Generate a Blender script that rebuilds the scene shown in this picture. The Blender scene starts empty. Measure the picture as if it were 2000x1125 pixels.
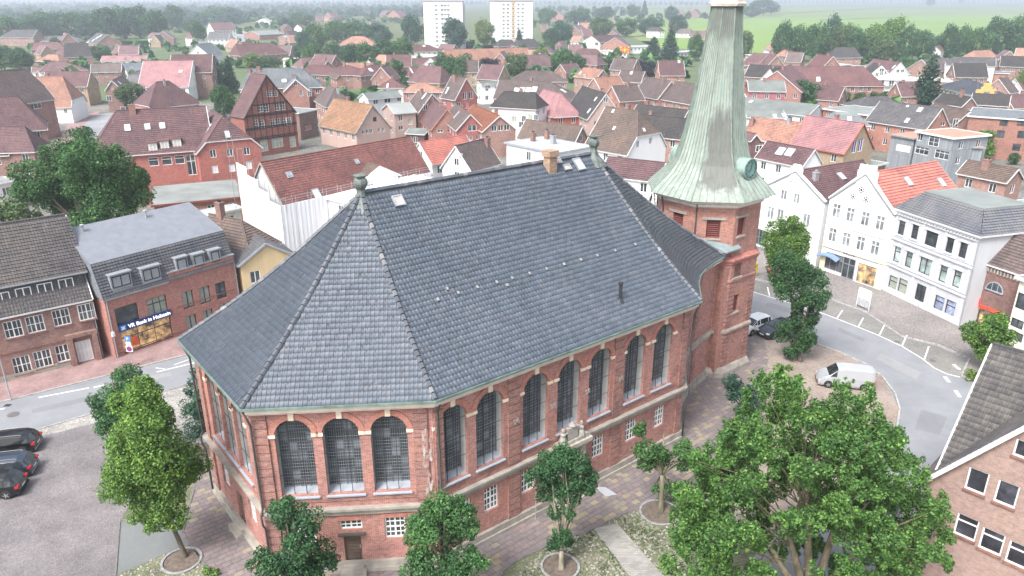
import bpy, math, random
import numpy as np
from mathutils import Vector, Matrix
random.seed(7); rng = np.random.default_rng(7)
S = bpy.context.scene
COL = S.collection
# ---------------------------------------------------------------- camera, sky, sun, exposure
FPX, HORIZON, CAMZ = 1460.0, -4.0, 32.0
PITCH = math.atan((562.5 - HORIZON) / FPX)
cam = bpy.data.cameras.new('camera'); camo = bpy.data.objects.new('camera', cam); COL.objects.link(camo)
camo.location = (0, 0, CAMZ); camo.rotation_euler = (math.pi / 2 - PITCH, 0, 0)
cam.sensor_width = 36; cam.lens = 36 * FPX / 2000; cam.clip_start = .5; cam.clip_end = 40000
S.camera = camo
W = bpy.data.worlds.new('World'); S.world = W; W.use_nodes = True
SUN_EL, SUN_AZ = math.radians(52), math.radians(215)   # azimuth clockwise from +Y: light comes from behind the camera, left
nt = W.node_tree; bg = nt.nodes['Background']; bg.inputs[1].default_value = .15
sk = nt.nodes.new('ShaderNodeTexSky'); sk.sky_type = 'NISHITA'; sk.sun_disc = False
sk.sun_elevation = SUN_EL; sk.sun_rotation = SUN_AZ; sk.air_density = 1.0; sk.dust_density = 4.0; sk.ozone_density = 1.0
hs = nt.nodes.new('ShaderNodeHueSaturation'); hs.inputs['Saturation'].default_value = .5; hs.inputs['Value'].default_value = 1.0
nt.links.new(sk.outputs[0], hs.inputs['Color']); nt.links.new(hs.outputs[0], bg.inputs[0])
sl = bpy.data.lights.new('sun', 'SUN'); sl.energy = 1.7; sl.angle = math.radians(18); sl.color = (1, .975, .95)
so = bpy.data.objects.new('sun', sl); COL.objects.link(so)
so.rotation_euler = (math.pi / 2 - SUN_EL, 0, -SUN_AZ + math.pi)
S.view_settings.view_transform = 'Standard'; S.view_settings.look = 'None'; S.view_settings.exposure = 1.3; S.view_settings.gamma = 1.0
S.view_settings.use_curve_mapping = False
S.cycles.max_bounces = 6; S.cycles.diffuse_bounces = 3; S.cycles.glossy_bounces = 2; S.cycles.transmission_bounces = 3
S.cycles.volume_bounces = 0; S.cycles.transparent_max_bounces = 6; S.cycles.use_denoising = True

# ---------------------------------------------------------------- from photo pixels to points in the place
def ray(px, py):
    x = (px - 1000) / FPX; y = -(py - 562.5) / FPX
    return np.array([x, math.cos(PITCH) + y * math.sin(PITCH), -math.sin(PITCH) + y * math.cos(PITCH)])
CAM = np.array([0, 0, CAMZ])
def at(px, py, z=0.0):
    r = ray(px, py); return CAM + r * ((z - CAMZ) / r[2])
def proj(p):
    d = np.array(p, float) - CAM
    f = d[1] * math.cos(PITCH) - d[2] * math.sin(PITCH); u = d[1] * math.sin(PITCH) + d[2] * math.cos(PITCH)
    return 1000 + FPX * d[0] / f, 562.5 - FPX * u / f
def stand(px, py, base):       # point on the upright plane facing the camera through a ground point
    b = np.array(base, float); r = ray(px, py); t = b[1] / r[1]; return CAM + r * t
def ground_height(base_px, top_y):
    b = at(*base_px); return b, stand(base_px[0], top_y, b)[2]

# ---------------------------------------------------------------- materials
MATS = {}
class NT:
    def __init__(s, name):
        s.m = bpy.data.materials.new(name); s.m.use_nodes = True; s.t = s.m.node_tree; s.b = s.t.nodes['Principled BSDF']
    def n(s, t, **k):
        q = s.t.nodes.new(t)
        for a, b in k.items():
            if hasattr(q, a): setattr(q, a, b)
            else: q.inputs[a].default_value = b
        return q
    def l(s, a, b): s.t.links.new(a, b)
    def noise(s, scale, vec=None, detail=3, rough=.55):
        q = s.n('ShaderNodeTexNoise', Scale=scale, Detail=detail, Roughness=rough)
        if vec is not None: s.l(vec, q.inputs['Vector'])
        return q.outputs['Fac']
    def ramp(s, fac, pts):
        q = s.n('ShaderNodeValToRGB'); e = q.color_ramp.elements
        while len(e) < len(pts): e.new(.5)
        for i, (p, c) in enumerate(pts): e[i].position = p; e[i].color = (*c, 1) if len(c) == 3 else c
        s.l(fac, q.inputs[0]); return q.outputs[0]
    def mix(s, a, b, fac, mode='MIX'):
        q = s.n('ShaderNodeMix', data_type='RGBA', blend_type=mode)
        for v, i in ((fac, 0), (a, 6), (b, 7)):
            if hasattr(v, 'links'): s.l(v, q.inputs[i])
            elif i == 0: q.inputs[0].default_value = v
            else: q.inputs[i].default_value = (*v, 1)
        return q.outputs[2]
    def math(s, op, a, b=0.0):
        q = s.n('ShaderNodeMath', operation=op)
        for v, i in ((a, 0), (b, 1)):
            if hasattr(v, 'links'): s.l(v, q.inputs[i])
            else: q.inputs[i].default_value = v
        return q.outputs[0]
    def bump(s, h, strength=.3, dist=.02):
        q = s.n('ShaderNodeBump', Strength=strength, Distance=dist); s.l(h, q.inputs['Height']); s.l(q.outputs[0], s.b.inputs['Normal'])
    def uv(s): return s.n('ShaderNodeTexCoord').outputs['UV']
    def obj(s): return s.n('ShaderNodeTexCoord').outputs['Object']
    def pos(s): return s.n('ShaderNodeNewGeometry').outputs['Position']
    def isl(s): return s.n('ShaderNodeNewGeometry').outputs['Random Per Island']
    def scaled(s, vec, sc):
        q = s.n('ShaderNodeMapping'); q.inputs['Scale'].default_value = sc; s.l(vec, q.inputs['Vector']); return q.outputs[0]
    def out(s, col, rough=.8, metal=0.0, spec=.4):
        if hasattr(col, 'links'): s.l(col, s.b.inputs['Base Color'])
        else: s.b.inputs['Base Color'].default_value = (*col, 1)
        s.b.inputs['Roughness'].default_value = rough; s.b.inputs['Metallic'].default_value = metal; s.b.inputs['Specular IOR Level'].default_value = spec
        return s.m
def cached(f):
    def g(*a, **k):
        key = (f.__name__, a, tuple(sorted(k.items())))
        if key not in MATS: MATS[key] = f(*a, **k)
        return MATS[key]
    return g
def sc(c, k): return tuple(min(1, max(0, x * k)) for x in c)
@cached
def plain(c, rough=.7, var=.12, metal=0.0, nscale=1.5, spec=.4):
    m = NT('paint'); f = m.noise(nscale, m.pos(), 5); m.bump(m.noise(30, m.pos(), 2), .08, .01)
    return m.out(m.ramp(f, [(.3, sc(c, 1 - var)), (.7, sc(c, 1 + var))]), rough, metal, spec)
@cached
def plaster(c, dirt=.25):
    m = NT('plaster'); p = m.pos(); f = m.noise(.35, p, 5)
    streak = m.noise(1.6, m.scaled(p, (1, 1, .12)), 4)
    col = m.mix(c, sc(c, 1 - dirt), m.ramp(streak, [(.5, (0, 0, 0)), (.8, (1, 1, 1))])); col = m.mix(col, sc(c, .93), f)
    m.bump(m.noise(14, p, 3), .12, .01); return m.out(col, .85, spec=.2)
@cached
def brick(c, mortar=(.32, .26, .22), var=.3, dirt=.35):
    m = NT('brick'); uv = m.uv()
    b = m.n('ShaderNodeTexBrick', offset=.5); m.l(uv, b.inputs['Vector'])
    b.inputs['Scale'].default_value = 1; b.inputs['Brick Width'].default_value = .25; b.inputs['Row Height'].default_value = .078
    b.inputs['Mortar Size'].default_value = .011; b.inputs['Mortar Smooth'].default_value = .3; b.inputs['Bias'].default_value = -.1
    b.inputs['Color1'].default_value = (*sc(c, 1 + var), 1); b.inputs['Color2'].default_value = (*sc(c, 1 - var), 1); b.inputs['Mortar'].default_value = (*mortar, 1)
    big = m.noise(.5, m.pos(), 6, .6); patch = m.ramp(big, [(.35, (.72, .70, .72)), (.5, (1, 1, 1)), (.66, (1.0, .93, .86))])
    col = m.mix(b.outputs['Color'], patch, dirt * 2 if dirt < .5 else 1, 'MULTIPLY')
    fine = m.ramp(m.noise(3.2, m.pos(), 5, .7), [(.35, (.80, .80, .82)), (.65, (1.2, 1.16, 1.12))]); col = m.mix(col, fine, .8, 'MULTIPLY')
    m.bump(m.math('SUBTRACT', 1, b.outputs['Fac']), .25, .01); return m.out(col, .88, spec=.2)
@cached
def tile(c, c2=None, tw=.24, th=.34, moss=0.0, rough=.65, var=.22):
    m = NT('roof tile'); uv = m.uv(); c2 = c2 or sc(c, 1 - var)
    b = m.n('ShaderNodeTexBrick', offset=0.0); m.l(uv, b.inputs['Vector'])
    b.inputs['Scale'].default_value = 1; b.inputs['Brick Width'].default_value = tw; b.inputs['Row Height'].default_value = th
    b.inputs['Mortar Size'].default_value = .028; b.inputs['Mortar Smooth'].default_value = .3  # dark tile joints, widened as painted shadow lines between courses
    b.inputs['Color1'].default_value = (*sc(c, 1 + var), 1); b.inputs['Color2'].default_value = (*c2, 1); b.inputs['Mortar'].default_value = (*sc(c, .45), 1)
    p = m.pos(); col = m.mix(b.outputs['Color'], m.ramp(m.noise(.35, p, 6, .65), [(.35, (.72, .74, .78)), (.6, (1.12, 1.06, 1.0))]), .9, 'MULTIPLY')
    col = m.mix(col, m.ramp(m.noise(2.2, m.scaled(uv, (1, .25, 1)), 4), [(.4, (.82, .82, .82)), (.7, (1.1, 1.1, 1.1))]), .7, 'MULTIPLY')
    if moss: col = m.mix(col, (.17, .15, .05), m.ramp(m.noise(.9, p, 6, .7), [(.62 - moss * .25, (0, 0, 0)), (.85, (1, 1, 1))]))
    w = m.n('ShaderNodeTexWave', wave_type='BANDS', bands_direction='X', Scale=1 / tw / 1.0 * .314 * 1.0); m.l(uv, w.inputs['Vector'])
    h = m.math('ADD', m.math('MULTIPLY', w.outputs['Fac'], .5), m.math('SUBTRACT', 1, b.outputs['Fac'])); m.bump(h, .5, .03)
    return m.out(col, rough, spec=.35)
@cached
def glaze_tile(c, c3, rough=.42):
    m = NT('glazed pantile'); r = m.n('ShaderNodeObjectInfo').outputs['Random']; r = m.math('FRACT', m.math('ADD', m.isl(), r))
    col = m.ramp(r, [(0, sc(c, .84)), (.5, c), (.85, sc(c, 1.14)), (1, c3)])
    p = m.pos(); col = m.mix(col, m.ramp(m.noise(.3, p, 6, .65), [(.36, (.86, .87, .9)), (.62, (1.14, 1.1, 1.1))]), .9, 'MULTIPLY')
    run = m.noise(2.4, m.scaled(p, (1, 1, .22)), 5, .7); col = m.mix(col, (.24, .255, .26), m.ramp(run, [(.58, (0, 0, 0)), (.78, (.5, .5, .5))]))
    return m.out(col, rough, spec=.5)
@cached
def glass(c=(.03, .036, .04), rough=.08):
    m = NT('window glass'); col = m.ramp(m.noise(.7, m.pos(), 4, .6), [(.38, c), (.56, sc(c, 2.2)), (.72, sc(c, 5.0))])
    return m.out(col, rough, spec=.6)
def pane_glass(c):
    m = NT('old window glass'); r = m.n('ShaderNodeObjectInfo').outputs['Random']; n = m.noise(.6, m.pos(), 4, .6)  # reflections differing from pane to pane are painted into the colour
    col = m.ramp(m.math('ADD', m.math('MULTIPLY', r, .45), m.math('MULTIPLY', n, .55)), [(.25, sc(c, .7)), (.45, c), (.6, sc(c, 2.0)), (.8, sc(c, 4.2))]); m.bump(m.noise(1.4, m.pos(), 2), .06, .05); return m.out(col, .06, spec=.65)
@cached
def speckle(c1, c2, scale, c3=None, rough=.9, big=.25, bumps=.3, bdist=.02, kind='vor', bigscale=.16):
    m = NT('ground'); p = m.pos()
    v = m.n('ShaderNodeTexVoronoi', Scale=scale, feature='F1'); m.l(p, v.inputs['Vector'])
    sep = m.n('ShaderNodeSeparateColor'); m.l(v.outputs['Color'], sep.inputs[0])
    col = m.ramp(sep.outputs[0], [(0, c1), (.5, c2), (1, c3 or c1)])
    e = m.n('ShaderNodeTexVoronoi', Scale=scale, feature='DISTANCE_TO_EDGE'); m.l(p, e.inputs['Vector'])
    edge = m.ramp(e.outputs['Distance'], [(0, (.45, .43, .42)), (.12, (1, 1, 1))]); col = m.mix(col, edge, .8, 'MULTIPLY')
    col = m.mix(col, m.ramp(m.noise(bigscale, p, 7, .62), [(.35, (1 - big,) * 3), (.65, (1 + big,) * 3)]), 1.0, 'MULTIPLY')
    m.bump(e.outputs['Distance'], bumps, bdist); return m.out(col, rough, spec=.2)
@cached
def asphalt(c=(.14, .142, .15)):
    m = NT('asphalt'); p = m.pos(); f = m.noise(.25, p, 8, .65); g = m.noise(28, p, 3)
    col = m.mix(m.ramp(f, [(.3, sc(c, .82)), (.7, sc(c, 1.15))]), m.ramp(g, [(.3, (.85, .85, .85)), (.7, (1.15, 1.15, 1.15))]), .8, 'MULTIPLY')
    m.bump(g, .2, .01); return m.out(col, .85, spec=.3)
@cached
def grass(c=(.075, .12, .03), c2=(.11, .15, .045), scale=.05):
    m = NT('grass'); p = m.pos(); f = m.noise(scale, m.scaled(p, (1, 2.2, 1)), 8, .6)
    g = m.noise(1.3, p, 5); col = m.mix(m.ramp(f, [(.35, c), (.65, c2)]), m.ramp(g, [(.3, (.8, .8, .8)), (.7, (1.2, 1.2, 1.2))]), .7, 'MULTIPLY'); return m.out(col, .95, spec=.1)
@cached
def leaf(c, c2):
    m = NT('leaves'); r = m.isl(); oi = m.n('ShaderNodeObjectInfo').outputs['Random']
    col = m.ramp(r, [(0, sc(c, .5)), (.45, c), (.85, c2), (1, sc(c2, 1.55))])
    col = m.mix(col, m.ramp(m.noise(.55, m.pos(), 4), [(.35, (.68, .74, .78)), (.65, (1.2, 1.18, 1.05))]), .9, 'MULTIPLY')
    col = m.mix(col, m.ramp(oi, [(0, (.88, .94, 1)), (1, (1.1, 1.08, .95))]), .8, 'MULTIPLY')
    m.out(col, .6, spec=.3)
    tr = m.n('ShaderNodeBsdfTranslucent'); m.l(col, tr.inputs[0]); ms = m.n('ShaderNodeMixShader'); ms.inputs[0].default_value = .28
    m.l(m.b.outputs[0], ms.inputs[1]); m.l(tr.outputs[0], ms.inputs[2]); m.l(ms.outputs[0], m.t.nodes['Material Output'].inputs[0]); return m.m
@cached
def bark(c=(.12, .10, .075)):
    m = NT('bark'); p = m.pos(); f = m.noise(4, m.scaled(p, (1, 1, .3)), 6)
    m.bump(f, .6, .04); return m.out(m.ramp(f, [(.3, sc(c, .6)), (.7, sc(c, 1.4))]), .95, spec=.1)
@cached
def copper():
    m = NT('copper patina'); p = m.obj(); st = m.noise(1.5, m.scaled(p, (1, 1, .06)), 7, .75); f2 = m.noise(1.2, m.scaled(p, (1, 1, .5)), 6, .7)
    s = m.n('ShaderNodeSeparateXYZ'); m.l(p, s.inputs[0])
    # bare brown copper left on the weather side and under the lantern; its edges are torn into runs
    vm = m.n('ShaderNodeVectorMath', operation='MULTIPLY'); m.l(p, vm.inputs[0]); vm.inputs[1].default_value = (1, 1, 0); vn = m.n('ShaderNodeVectorMath', operation='NORMALIZE'); m.l(vm.outputs[0], vn.inputs[0])
    dt = m.n('ShaderNodeVectorMath', operation='DOT_PRODUCT'); m.l(vn.outputs[0], dt.inputs[0]); dt.inputs[1].default_value = (-.66, -.75, 0)
    def rng_(v, a, b): q = m.n('ShaderNodeMapRange'); m.l(v, q.inputs[0]); q.inputs[1].default_value = a; q.inputs[2].default_value = b; return q.outputs[0]
    side = rng_(dt.outputs['Value'], .84, .97); zz = s.outputs[2]; low = m.math('MULTIPLY', rng_(zz, 16.6, 17.8), rng_(zz, 25.5, 22.0)); top = rng_(zz, 28.2, 29.6)
    mask = m.math('ADD', m.math('MULTIPLY', low, side), m.math('MULTIPLY', top, .75)); x = m.math('ADD', m.math('MULTIPLY', mask, .40), m.math('MULTIPLY', m.math('ADD', m.math('MULTIPLY', st, .7), m.math('MULTIPLY', f2, .3)), .9))
    green = m.ramp(m.math('ADD', m.math('MULTIPLY', st, .6), m.math('MULTIPLY', f2, .4)), [(.38, (.22, .29, .25)), (.46, (.285, .325, .285)), (.53, (.20, .235, .205)), (.58, (.26, .30, .262)), (.66, (.135, .145, .13))])
    col = m.mix(green, m.ramp(f2, [(.35, (.105, .11, .10)), (.65, (.15, .155, .14))]), m.ramp(x, [(.60, (0, 0, 0)), (.74, (1, 1, 1))]))
    m.bump(m.noise(9, p, 3), .15, .01); return m.out(col, .6, 0.0, .4)
@cached
def emit(c, k):
    m = NT('lit'); m.b.inputs['Emission Color'].default_value = (*c, 1); m.b.inputs['Emission Strength'].default_value = k; return m.out(c, .5)

WHITE = plain((.74, .74, .73), .55, .05); CREAM = plain((.70, .64, .50), .6, .08); DARK = plain((.03, .032, .036), .5, .2)
GREY = plain((.25, .26, .27), .6, .1); STONE = plain((.30, .275, .24), .85, .25); LEAD = plain((.30, .33, .37), .5, .12); TRIM = plain((.55, .55, .54), .6, .08)
ZINC = plain((.34, .36, .38), .45, .08, .3); PIPE = plain((.06, .06, .06), .6, .2); COPPER_G = plain((.20, .285, .245), .6, .3); GUTTER = plain((.13, .185, .16), .6, .35)
GLASS = glass(); GLASS_L = glass((.10, .11, .115), .15)

# ---------------------------------------------------------------- mesh building
def unit(v): v = np.array(v, float); return v / (np.linalg.norm(v) + 1e-12)
def tag(o, label=None, cat=None, group=None, kind=None):
    if label: o['label'] = label
    if cat: o['category'] = cat
    if group: o['group'] = group
    if kind: o['kind'] = kind
    return o
def add_uv(me):
    n = len(me.polygons)
    if not n: return
    nor = np.empty(n * 3); me.polygons.foreach_get('normal', nor); nor = nor.reshape(-1, 3)
    tot = np.empty(n, int); me.polygons.foreach_get('loop_total', tot)
    li = np.empty(len(me.loops), int); me.loops.foreach_get('vertex_index', li)
    co = np.empty(len(me.vertices) * 3); me.vertices.foreach_get('co', co); co = co.reshape(-1, 3)[li]
    flat = np.abs(nor[:, 2]) > .985
    t = np.stack([-nor[:, 1], nor[:, 0], np.zeros(n)], 1); t /= np.linalg.norm(t, axis=1)[:, None] + 1e-9; t[flat] = (1, 0, 0)
    b = np.cross(nor, t); b[flat] = (0, 1, 0); t = np.repeat(t, tot, 0); b = np.repeat(b, tot, 0)
    uv = np.stack([(co * t).sum(1), (co * b).sum(1)], 1).ravel()
    me.uv_layers.new(name='UV').data.foreach_set('uv', uv)
def mesh_np(name, v, f, mats, parent=None, smooth=False, uv=False, mi=None):
    v = np.asarray(v, float); f = np.asarray(f, int); me = bpy.data.meshes.new(name); k = f.shape[1]
    me.vertices.add(len(v)); me.vertices.foreach_set('co', v.ravel()); me.loops.add(f.size); me.loops.foreach_set('vertex_index', f.ravel().astype(np.int32))
    me.polygons.add(len(f)); me.polygons.foreach_set('loop_start', np.arange(0, f.size, k, dtype=np.int32)); me.polygons.foreach_set('loop_total', np.full(len(f), k, np.int32))
    if mi is not None: me.polygons.foreach_set('material_index', np.asarray(mi, np.int32))
    me.update(calc_edges=True); me.validate()
    if uv: add_uv(me)
    if smooth: me.polygons.foreach_set('use_smooth', np.ones(len(f), bool))
    for m in (mats if isinstance(mats, (list, tuple)) else [mats]): me.materials.append(m)
    return link(name, me, parent)
def link(name, me, parent=None, loc=None, rz=0.0):
    o = bpy.data.objects.new(name, me); COL.objects.link(o)
    if parent is not None: o.parent = parent
    if loc is not None: o.location = loc
    if rz: o.rotation_euler.z = rz
    return o
def empty(name, loc, rz=0.0, label=None, cat=None, group=None, kind=None):
    o = bpy.data.objects.new(name, None); COL.objects.link(o); o.location = loc; o.rotation_euler.z = rz; o.empty_display_size = .3
    return tag(o, label, cat, group, kind)
class MB:
    def __init__(s): s.v = []; s.f = []; s.m = []
    def poly(s, pts, mi=0):
        i = len(s.v); s.v += [tuple(map(float, p)) for p in pts]; s.f.append(tuple(range(i, i + len(pts)))); s.m.append(mi); return s
    def hexa(s, p, mi=0):      # p: 8 corners, bottom 4 counter-clockwise then top 4
        for q in ((3, 2, 1, 0), (4, 5, 6, 7), (0, 1, 5, 4), (1, 2, 6, 5), (2, 3, 7, 6), (3, 0, 4, 7)): s.poly([p[k] for k in q], mi)
        return s
    def box(s, x0, x1, y0, y1, z0, z1, mi=0):
        x0, x1 = min(x0, x1), max(x0, x1); y0, y1 = min(y0, y1), max(y0, y1); z0, z1 = min(z0, z1), max(z0, z1)
        return s.hexa([(x0, y0, z0), (x1, y0, z0), (x1, y1, z0), (x0, y1, z0), (x0, y0, z1), (x1, y0, z1), (x1, y1, z1), (x0, y1, z1)], mi)
    def bar(s, a, b, w, h, up=(0, 0, 1), mi=0):
        a = np.array(a, float); b = np.array(b, float); d = unit(b - a); up = np.array(up, float)
        if abs(d @ up) > .99: up = np.array((1., 0, 0))
        r = unit(np.cross(d, up)); u = np.cross(r, d)
        c = [a - r * w / 2 - u * h / 2, a + r * w / 2 - u * h / 2, b + r * w / 2 - u * h / 2, b - r * w / 2 - u * h / 2]
        return s.hexa(c + [p + u * h for p in c], mi)
    def tube(s, path, rad, n=6, mi=0, cap=True):
        path = [np.array(p, float) for p in path]; R = rad if isinstance(rad, (list, tuple)) else [rad] * len(path); rings = []
        for i, p in enumerate(path):
            d = unit((path[min(i + 1, len(path) - 1)] - path[max(i - 1, 0)])); a = np.array((0, 0, 1.)) if abs(d[2]) < .9 else np.array((1., 0, 0))
            r = unit(np.cross(d, a)); u = np.cross(r, d); i0 = len(s.v)
            for k in range(n):
                t = 2 * math.pi * k / n; s.v.append(tuple(p + (r * math.cos(t) + u * math.sin(t)) * R[i]))
            rings.append(i0)
        for a, b in zip(rings, rings[1:]):
            for k in range(n): s.f.append((a + k, a + (k + 1) % n, b + (k + 1) % n, b + k)); s.m.append(mi)
        if cap: s.f.append(tuple(rings[0] + k for k in range(n))[::-1]); s.m.append(mi); s.f.append(tuple(rings[-1] + k for k in range(n))); s.m.append(mi)
        return s
    def lathe(s, prof, n=12, c=(0, 0, 0), mi=0, rot=0.0):
        rings = []
        for r, z in prof:
            rings.append(len(s.v))
            for k in range(n):
                t = 2 * math.pi * k / n + rot; s.v.append((c[0] + r * math.cos(t), c[1] + r * math.sin(t), c[2] + z))
        for a, b in zip(rings, rings[1:]):
            for k in range(n): s.f.append((a + k, a + (k + 1) % n, b + (k + 1) % n, b + k)); s.m.append(mi)
        s.f.append(tuple(rings[-1] + k for k in range(n))); s.m.append(mi); s.f.append(tuple(rings[0] + k for k in range(n))[::-1]); s.m.append(mi)
        return s
    def xf(s, fn): s.v = [tuple(fn(p)) for p in s.v]; return s
    def mesh(s, name, mats, smooth=False, uv=True):
        me = bpy.data.meshes.new(name); me.from_pydata(s.v, [], s.f)
        for m in (mats if isinstance(mats, (list, tuple)) else [mats]): me.materials.append(m)
        me.polygons.foreach_set('material_index', s.m); me.update()
        if uv: add_uv(me)
        if smooth: me.polygons.foreach_set('use_smooth', [True] * len(me.polygons))
        return me
    def build(s, name, mats, parent=None, smooth=False, kind=None, label=None):
        if not s.f: return None
        o = link(name, s.mesh(name, mats, smooth), parent); return tag(o, label=label, kind=kind)
def text(body, size, parent, loc, rot, mat, extrude=.012, spacing=1.0, bold=.0, name='lettering'):
    cu = bpy.data.curves.new(name, 'FONT'); cu.body = body; cu.size = size; cu.extrude = extrude; cu.align_x = 'CENTER'; cu.align_y = 'CENTER'; cu.space_character = spacing; cu.offset = bold
    o = bpy.data.objects.new('t', cu); COL.objects.link(o); me = bpy.data.meshes.new_from_object(o); bpy.data.objects.remove(o); me.materials.clear(); me.materials.append(mat); o = link(name, me, parent, loc); o.rotation_euler = rot; return o

# rows of roofing laid up a flat slope: each course is a step of its own
def slope(mb, poly, row=.34, lift=.07, mi=0):
    P = [np.array(p, float) for p in poly]; n = unit(sum(np.cross(P[i] - P[0], P[i + 1] - P[0]) for i in range(1, len(P) - 1)))
    if n[2] < 0: n = -n; P = P[::-1]
    if row is None or abs(n[2]) > .995: mb.poly(P, mi); return
    t = unit(np.cross((0, 0, 1), n)); b = np.cross(n, t); o = P[0]; q = [((p - o) @ t, (p - o) @ b) for p in P]
    lo, hi = min(y for _, y in q), max(y for _, y in q); N = max(1, int(round((hi - lo) / row))); ys = np.linspace(lo, hi, N + 1)
    def ext(y):
        xs = []
        for (x0, y0), (x1, y1) in zip(q, q[1:] + q[:1]):
            if (y0 - y) * (y1 - y) <= 1e-9:
                if abs(y1 - y0) < 1e-6: xs += [x0, x1]
                else: xs.append(x0 + (x1 - x0) * (y - y0) / (y1 - y0))
        return (min(xs), max(xs)) if xs else (0, 0)
    for y0, y1 in zip(ys, ys[1:]):
        a, c = ext(y0 + 1e-5), ext(y1 - 1e-5); w = lambda x, y, h: o + t * x + b * y + n * h
        mb.poly([w(a[0], y0, lift), w(a[1], y0, lift), w(c[1], y1, 0), w(c[0], y1, 0)], mi)
        mb.poly([w(a[0], y0, 0), w(a[1], y0, 0), w(a[1], y0, lift), w(a[0], y0, lift)], mi)
# single pantiles: nearest ones as parts, the rest as one mesh
def pantiles(surface, cells, parent, mat, tw, th, nsingle=0, name='roof_tile', rise=.05):
    xs = np.array([0, .18, .42, .66, .86, 1.0]) * tw * 1.0; hs = np.array([.0, .2, -.15, .15, 1.0, .75]) * rise
    V = []; 
    for j, (y, h) in enumerate(((0, .022), (1, .0))):
        for x, z in zip(xs, hs): V.append((x - tw / 2, (y - .5) * th * 1.06, z + h))
    for x, z in zip(xs, hs): V.append((x - tw / 2, -.53 * th, z - .01))
    V = np.array(V); F = []
    for k in range(5): F.append((k, k + 1, 7 + k, 6 + k)); F.append((12 + k, 13 + k, k + 1, k))
    F = np.array(F); O, T, B, N = surface(np.array(cells))
    d = np.linalg.norm(O - np.array(parent.matrix_world.inverted() @ Vector(CAM)), axis=1) if False else None
    n = len(O); jit = 1 + rng.normal(0, .012, n)
    if nsingle:
        base = np.array(parent.location); c, s_ = math.cos(parent.rotation_euler.z), math.sin(parent.rotation_euler.z)
        wx = O[:, 0] * c - O[:, 1] * s_ + base[0]; wy = O[:, 0] * s_ + O[:, 1] * c + base[1]
        order = np.argsort(wx ** 2 + wy ** 2 + (O[:, 2] - CAMZ) ** 2); vis = [i for i in order if -20 < proj((wx[i], wy[i], O[i, 2]))[0] < 2020 and proj((wx[i], wy[i], O[i, 2]))[1] < 1135]
        one = np.array(vis[:nsingle]); keep = np.setdiff1d(np.arange(n), one)
        me = mesh_np(name, V, F, mat); m0 = me.data; bpy.data.objects.remove(me)
        for i in one:
            o = link(name, m0, parent); o.matrix_local = Matrix([[*np.array([T[i][a], B[i][a], N[i][a]]), O[i][a] + N[i][a] * rng.normal(0, .004)] for a in range(3)] + [[0, 0, 0, 1]])
    else: keep = np.arange(n)
    vv = O[keep][:, None, :] + V[None, :, 0:1] * T[keep][:, None, :] + V[None, :, 1:2] * B[keep][:, None, :] + (V[None, :, 2:3] + rng.normal(0, .005, len(keep))[:, None, None]) * N[keep][:, None, :]
    ff = F[None] + (np.arange(len(keep)) * len(V))[:, None, None]
    o = mesh_np(name + 's', vv.reshape(-1, 3), ff.reshape(-1, 4), mat, parent); o['kind'] = 'stuff'; return o
def plane_tiles(poly, parent, mat, tw=.24, th=.34, nsingle=0, off=.03, name='roof_tile', rise=.05):
    P = [np.array(p, float) for p in poly]; n = unit(np.cross(P[1] - P[0], P[2] - P[0])); n = n if n[2] > 0 else -n
    t = unit(np.cross((0, 0, 1), n)); b = np.cross(n, t); o = P[0]; q = np.array([((p - o) @ t, (p - o) @ b) for p in P])
    X, Y = np.meshgrid(np.arange(q[:, 0].min() + tw / 2, q[:, 0].max(), tw), np.arange(q[:, 1].min() + th / 2, q[:, 1].max(), th)); X = X.ravel(); Y = Y.ravel()
    k = inside(X, Y, q); c = np.stack([X[k], Y[k]], 1)
    def surf(c):
        m = len(c); return o + c[:, :1] * t + c[:, 1:] * b + n * off, np.tile(t, (m, 1)), np.tile(b, (m, 1)), np.tile(n, (m, 1))
    return pantiles(surf, c, parent, mat, tw, th, nsingle, name, rise)
def inside(X, Y, q):
    r = np.zeros(len(X), bool)
    for (x0, y0), (x1, y1) in zip(q, np.roll(q, -1, 0)):
        c = ((y0 > Y) != (y1 > Y)) & (X < (x1 - x0) * (Y - y0) / ((y1 - y0) or 1e-9) + x0); r ^= c
    return r
from mathutils.geometry import tessellate_polygon
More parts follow.
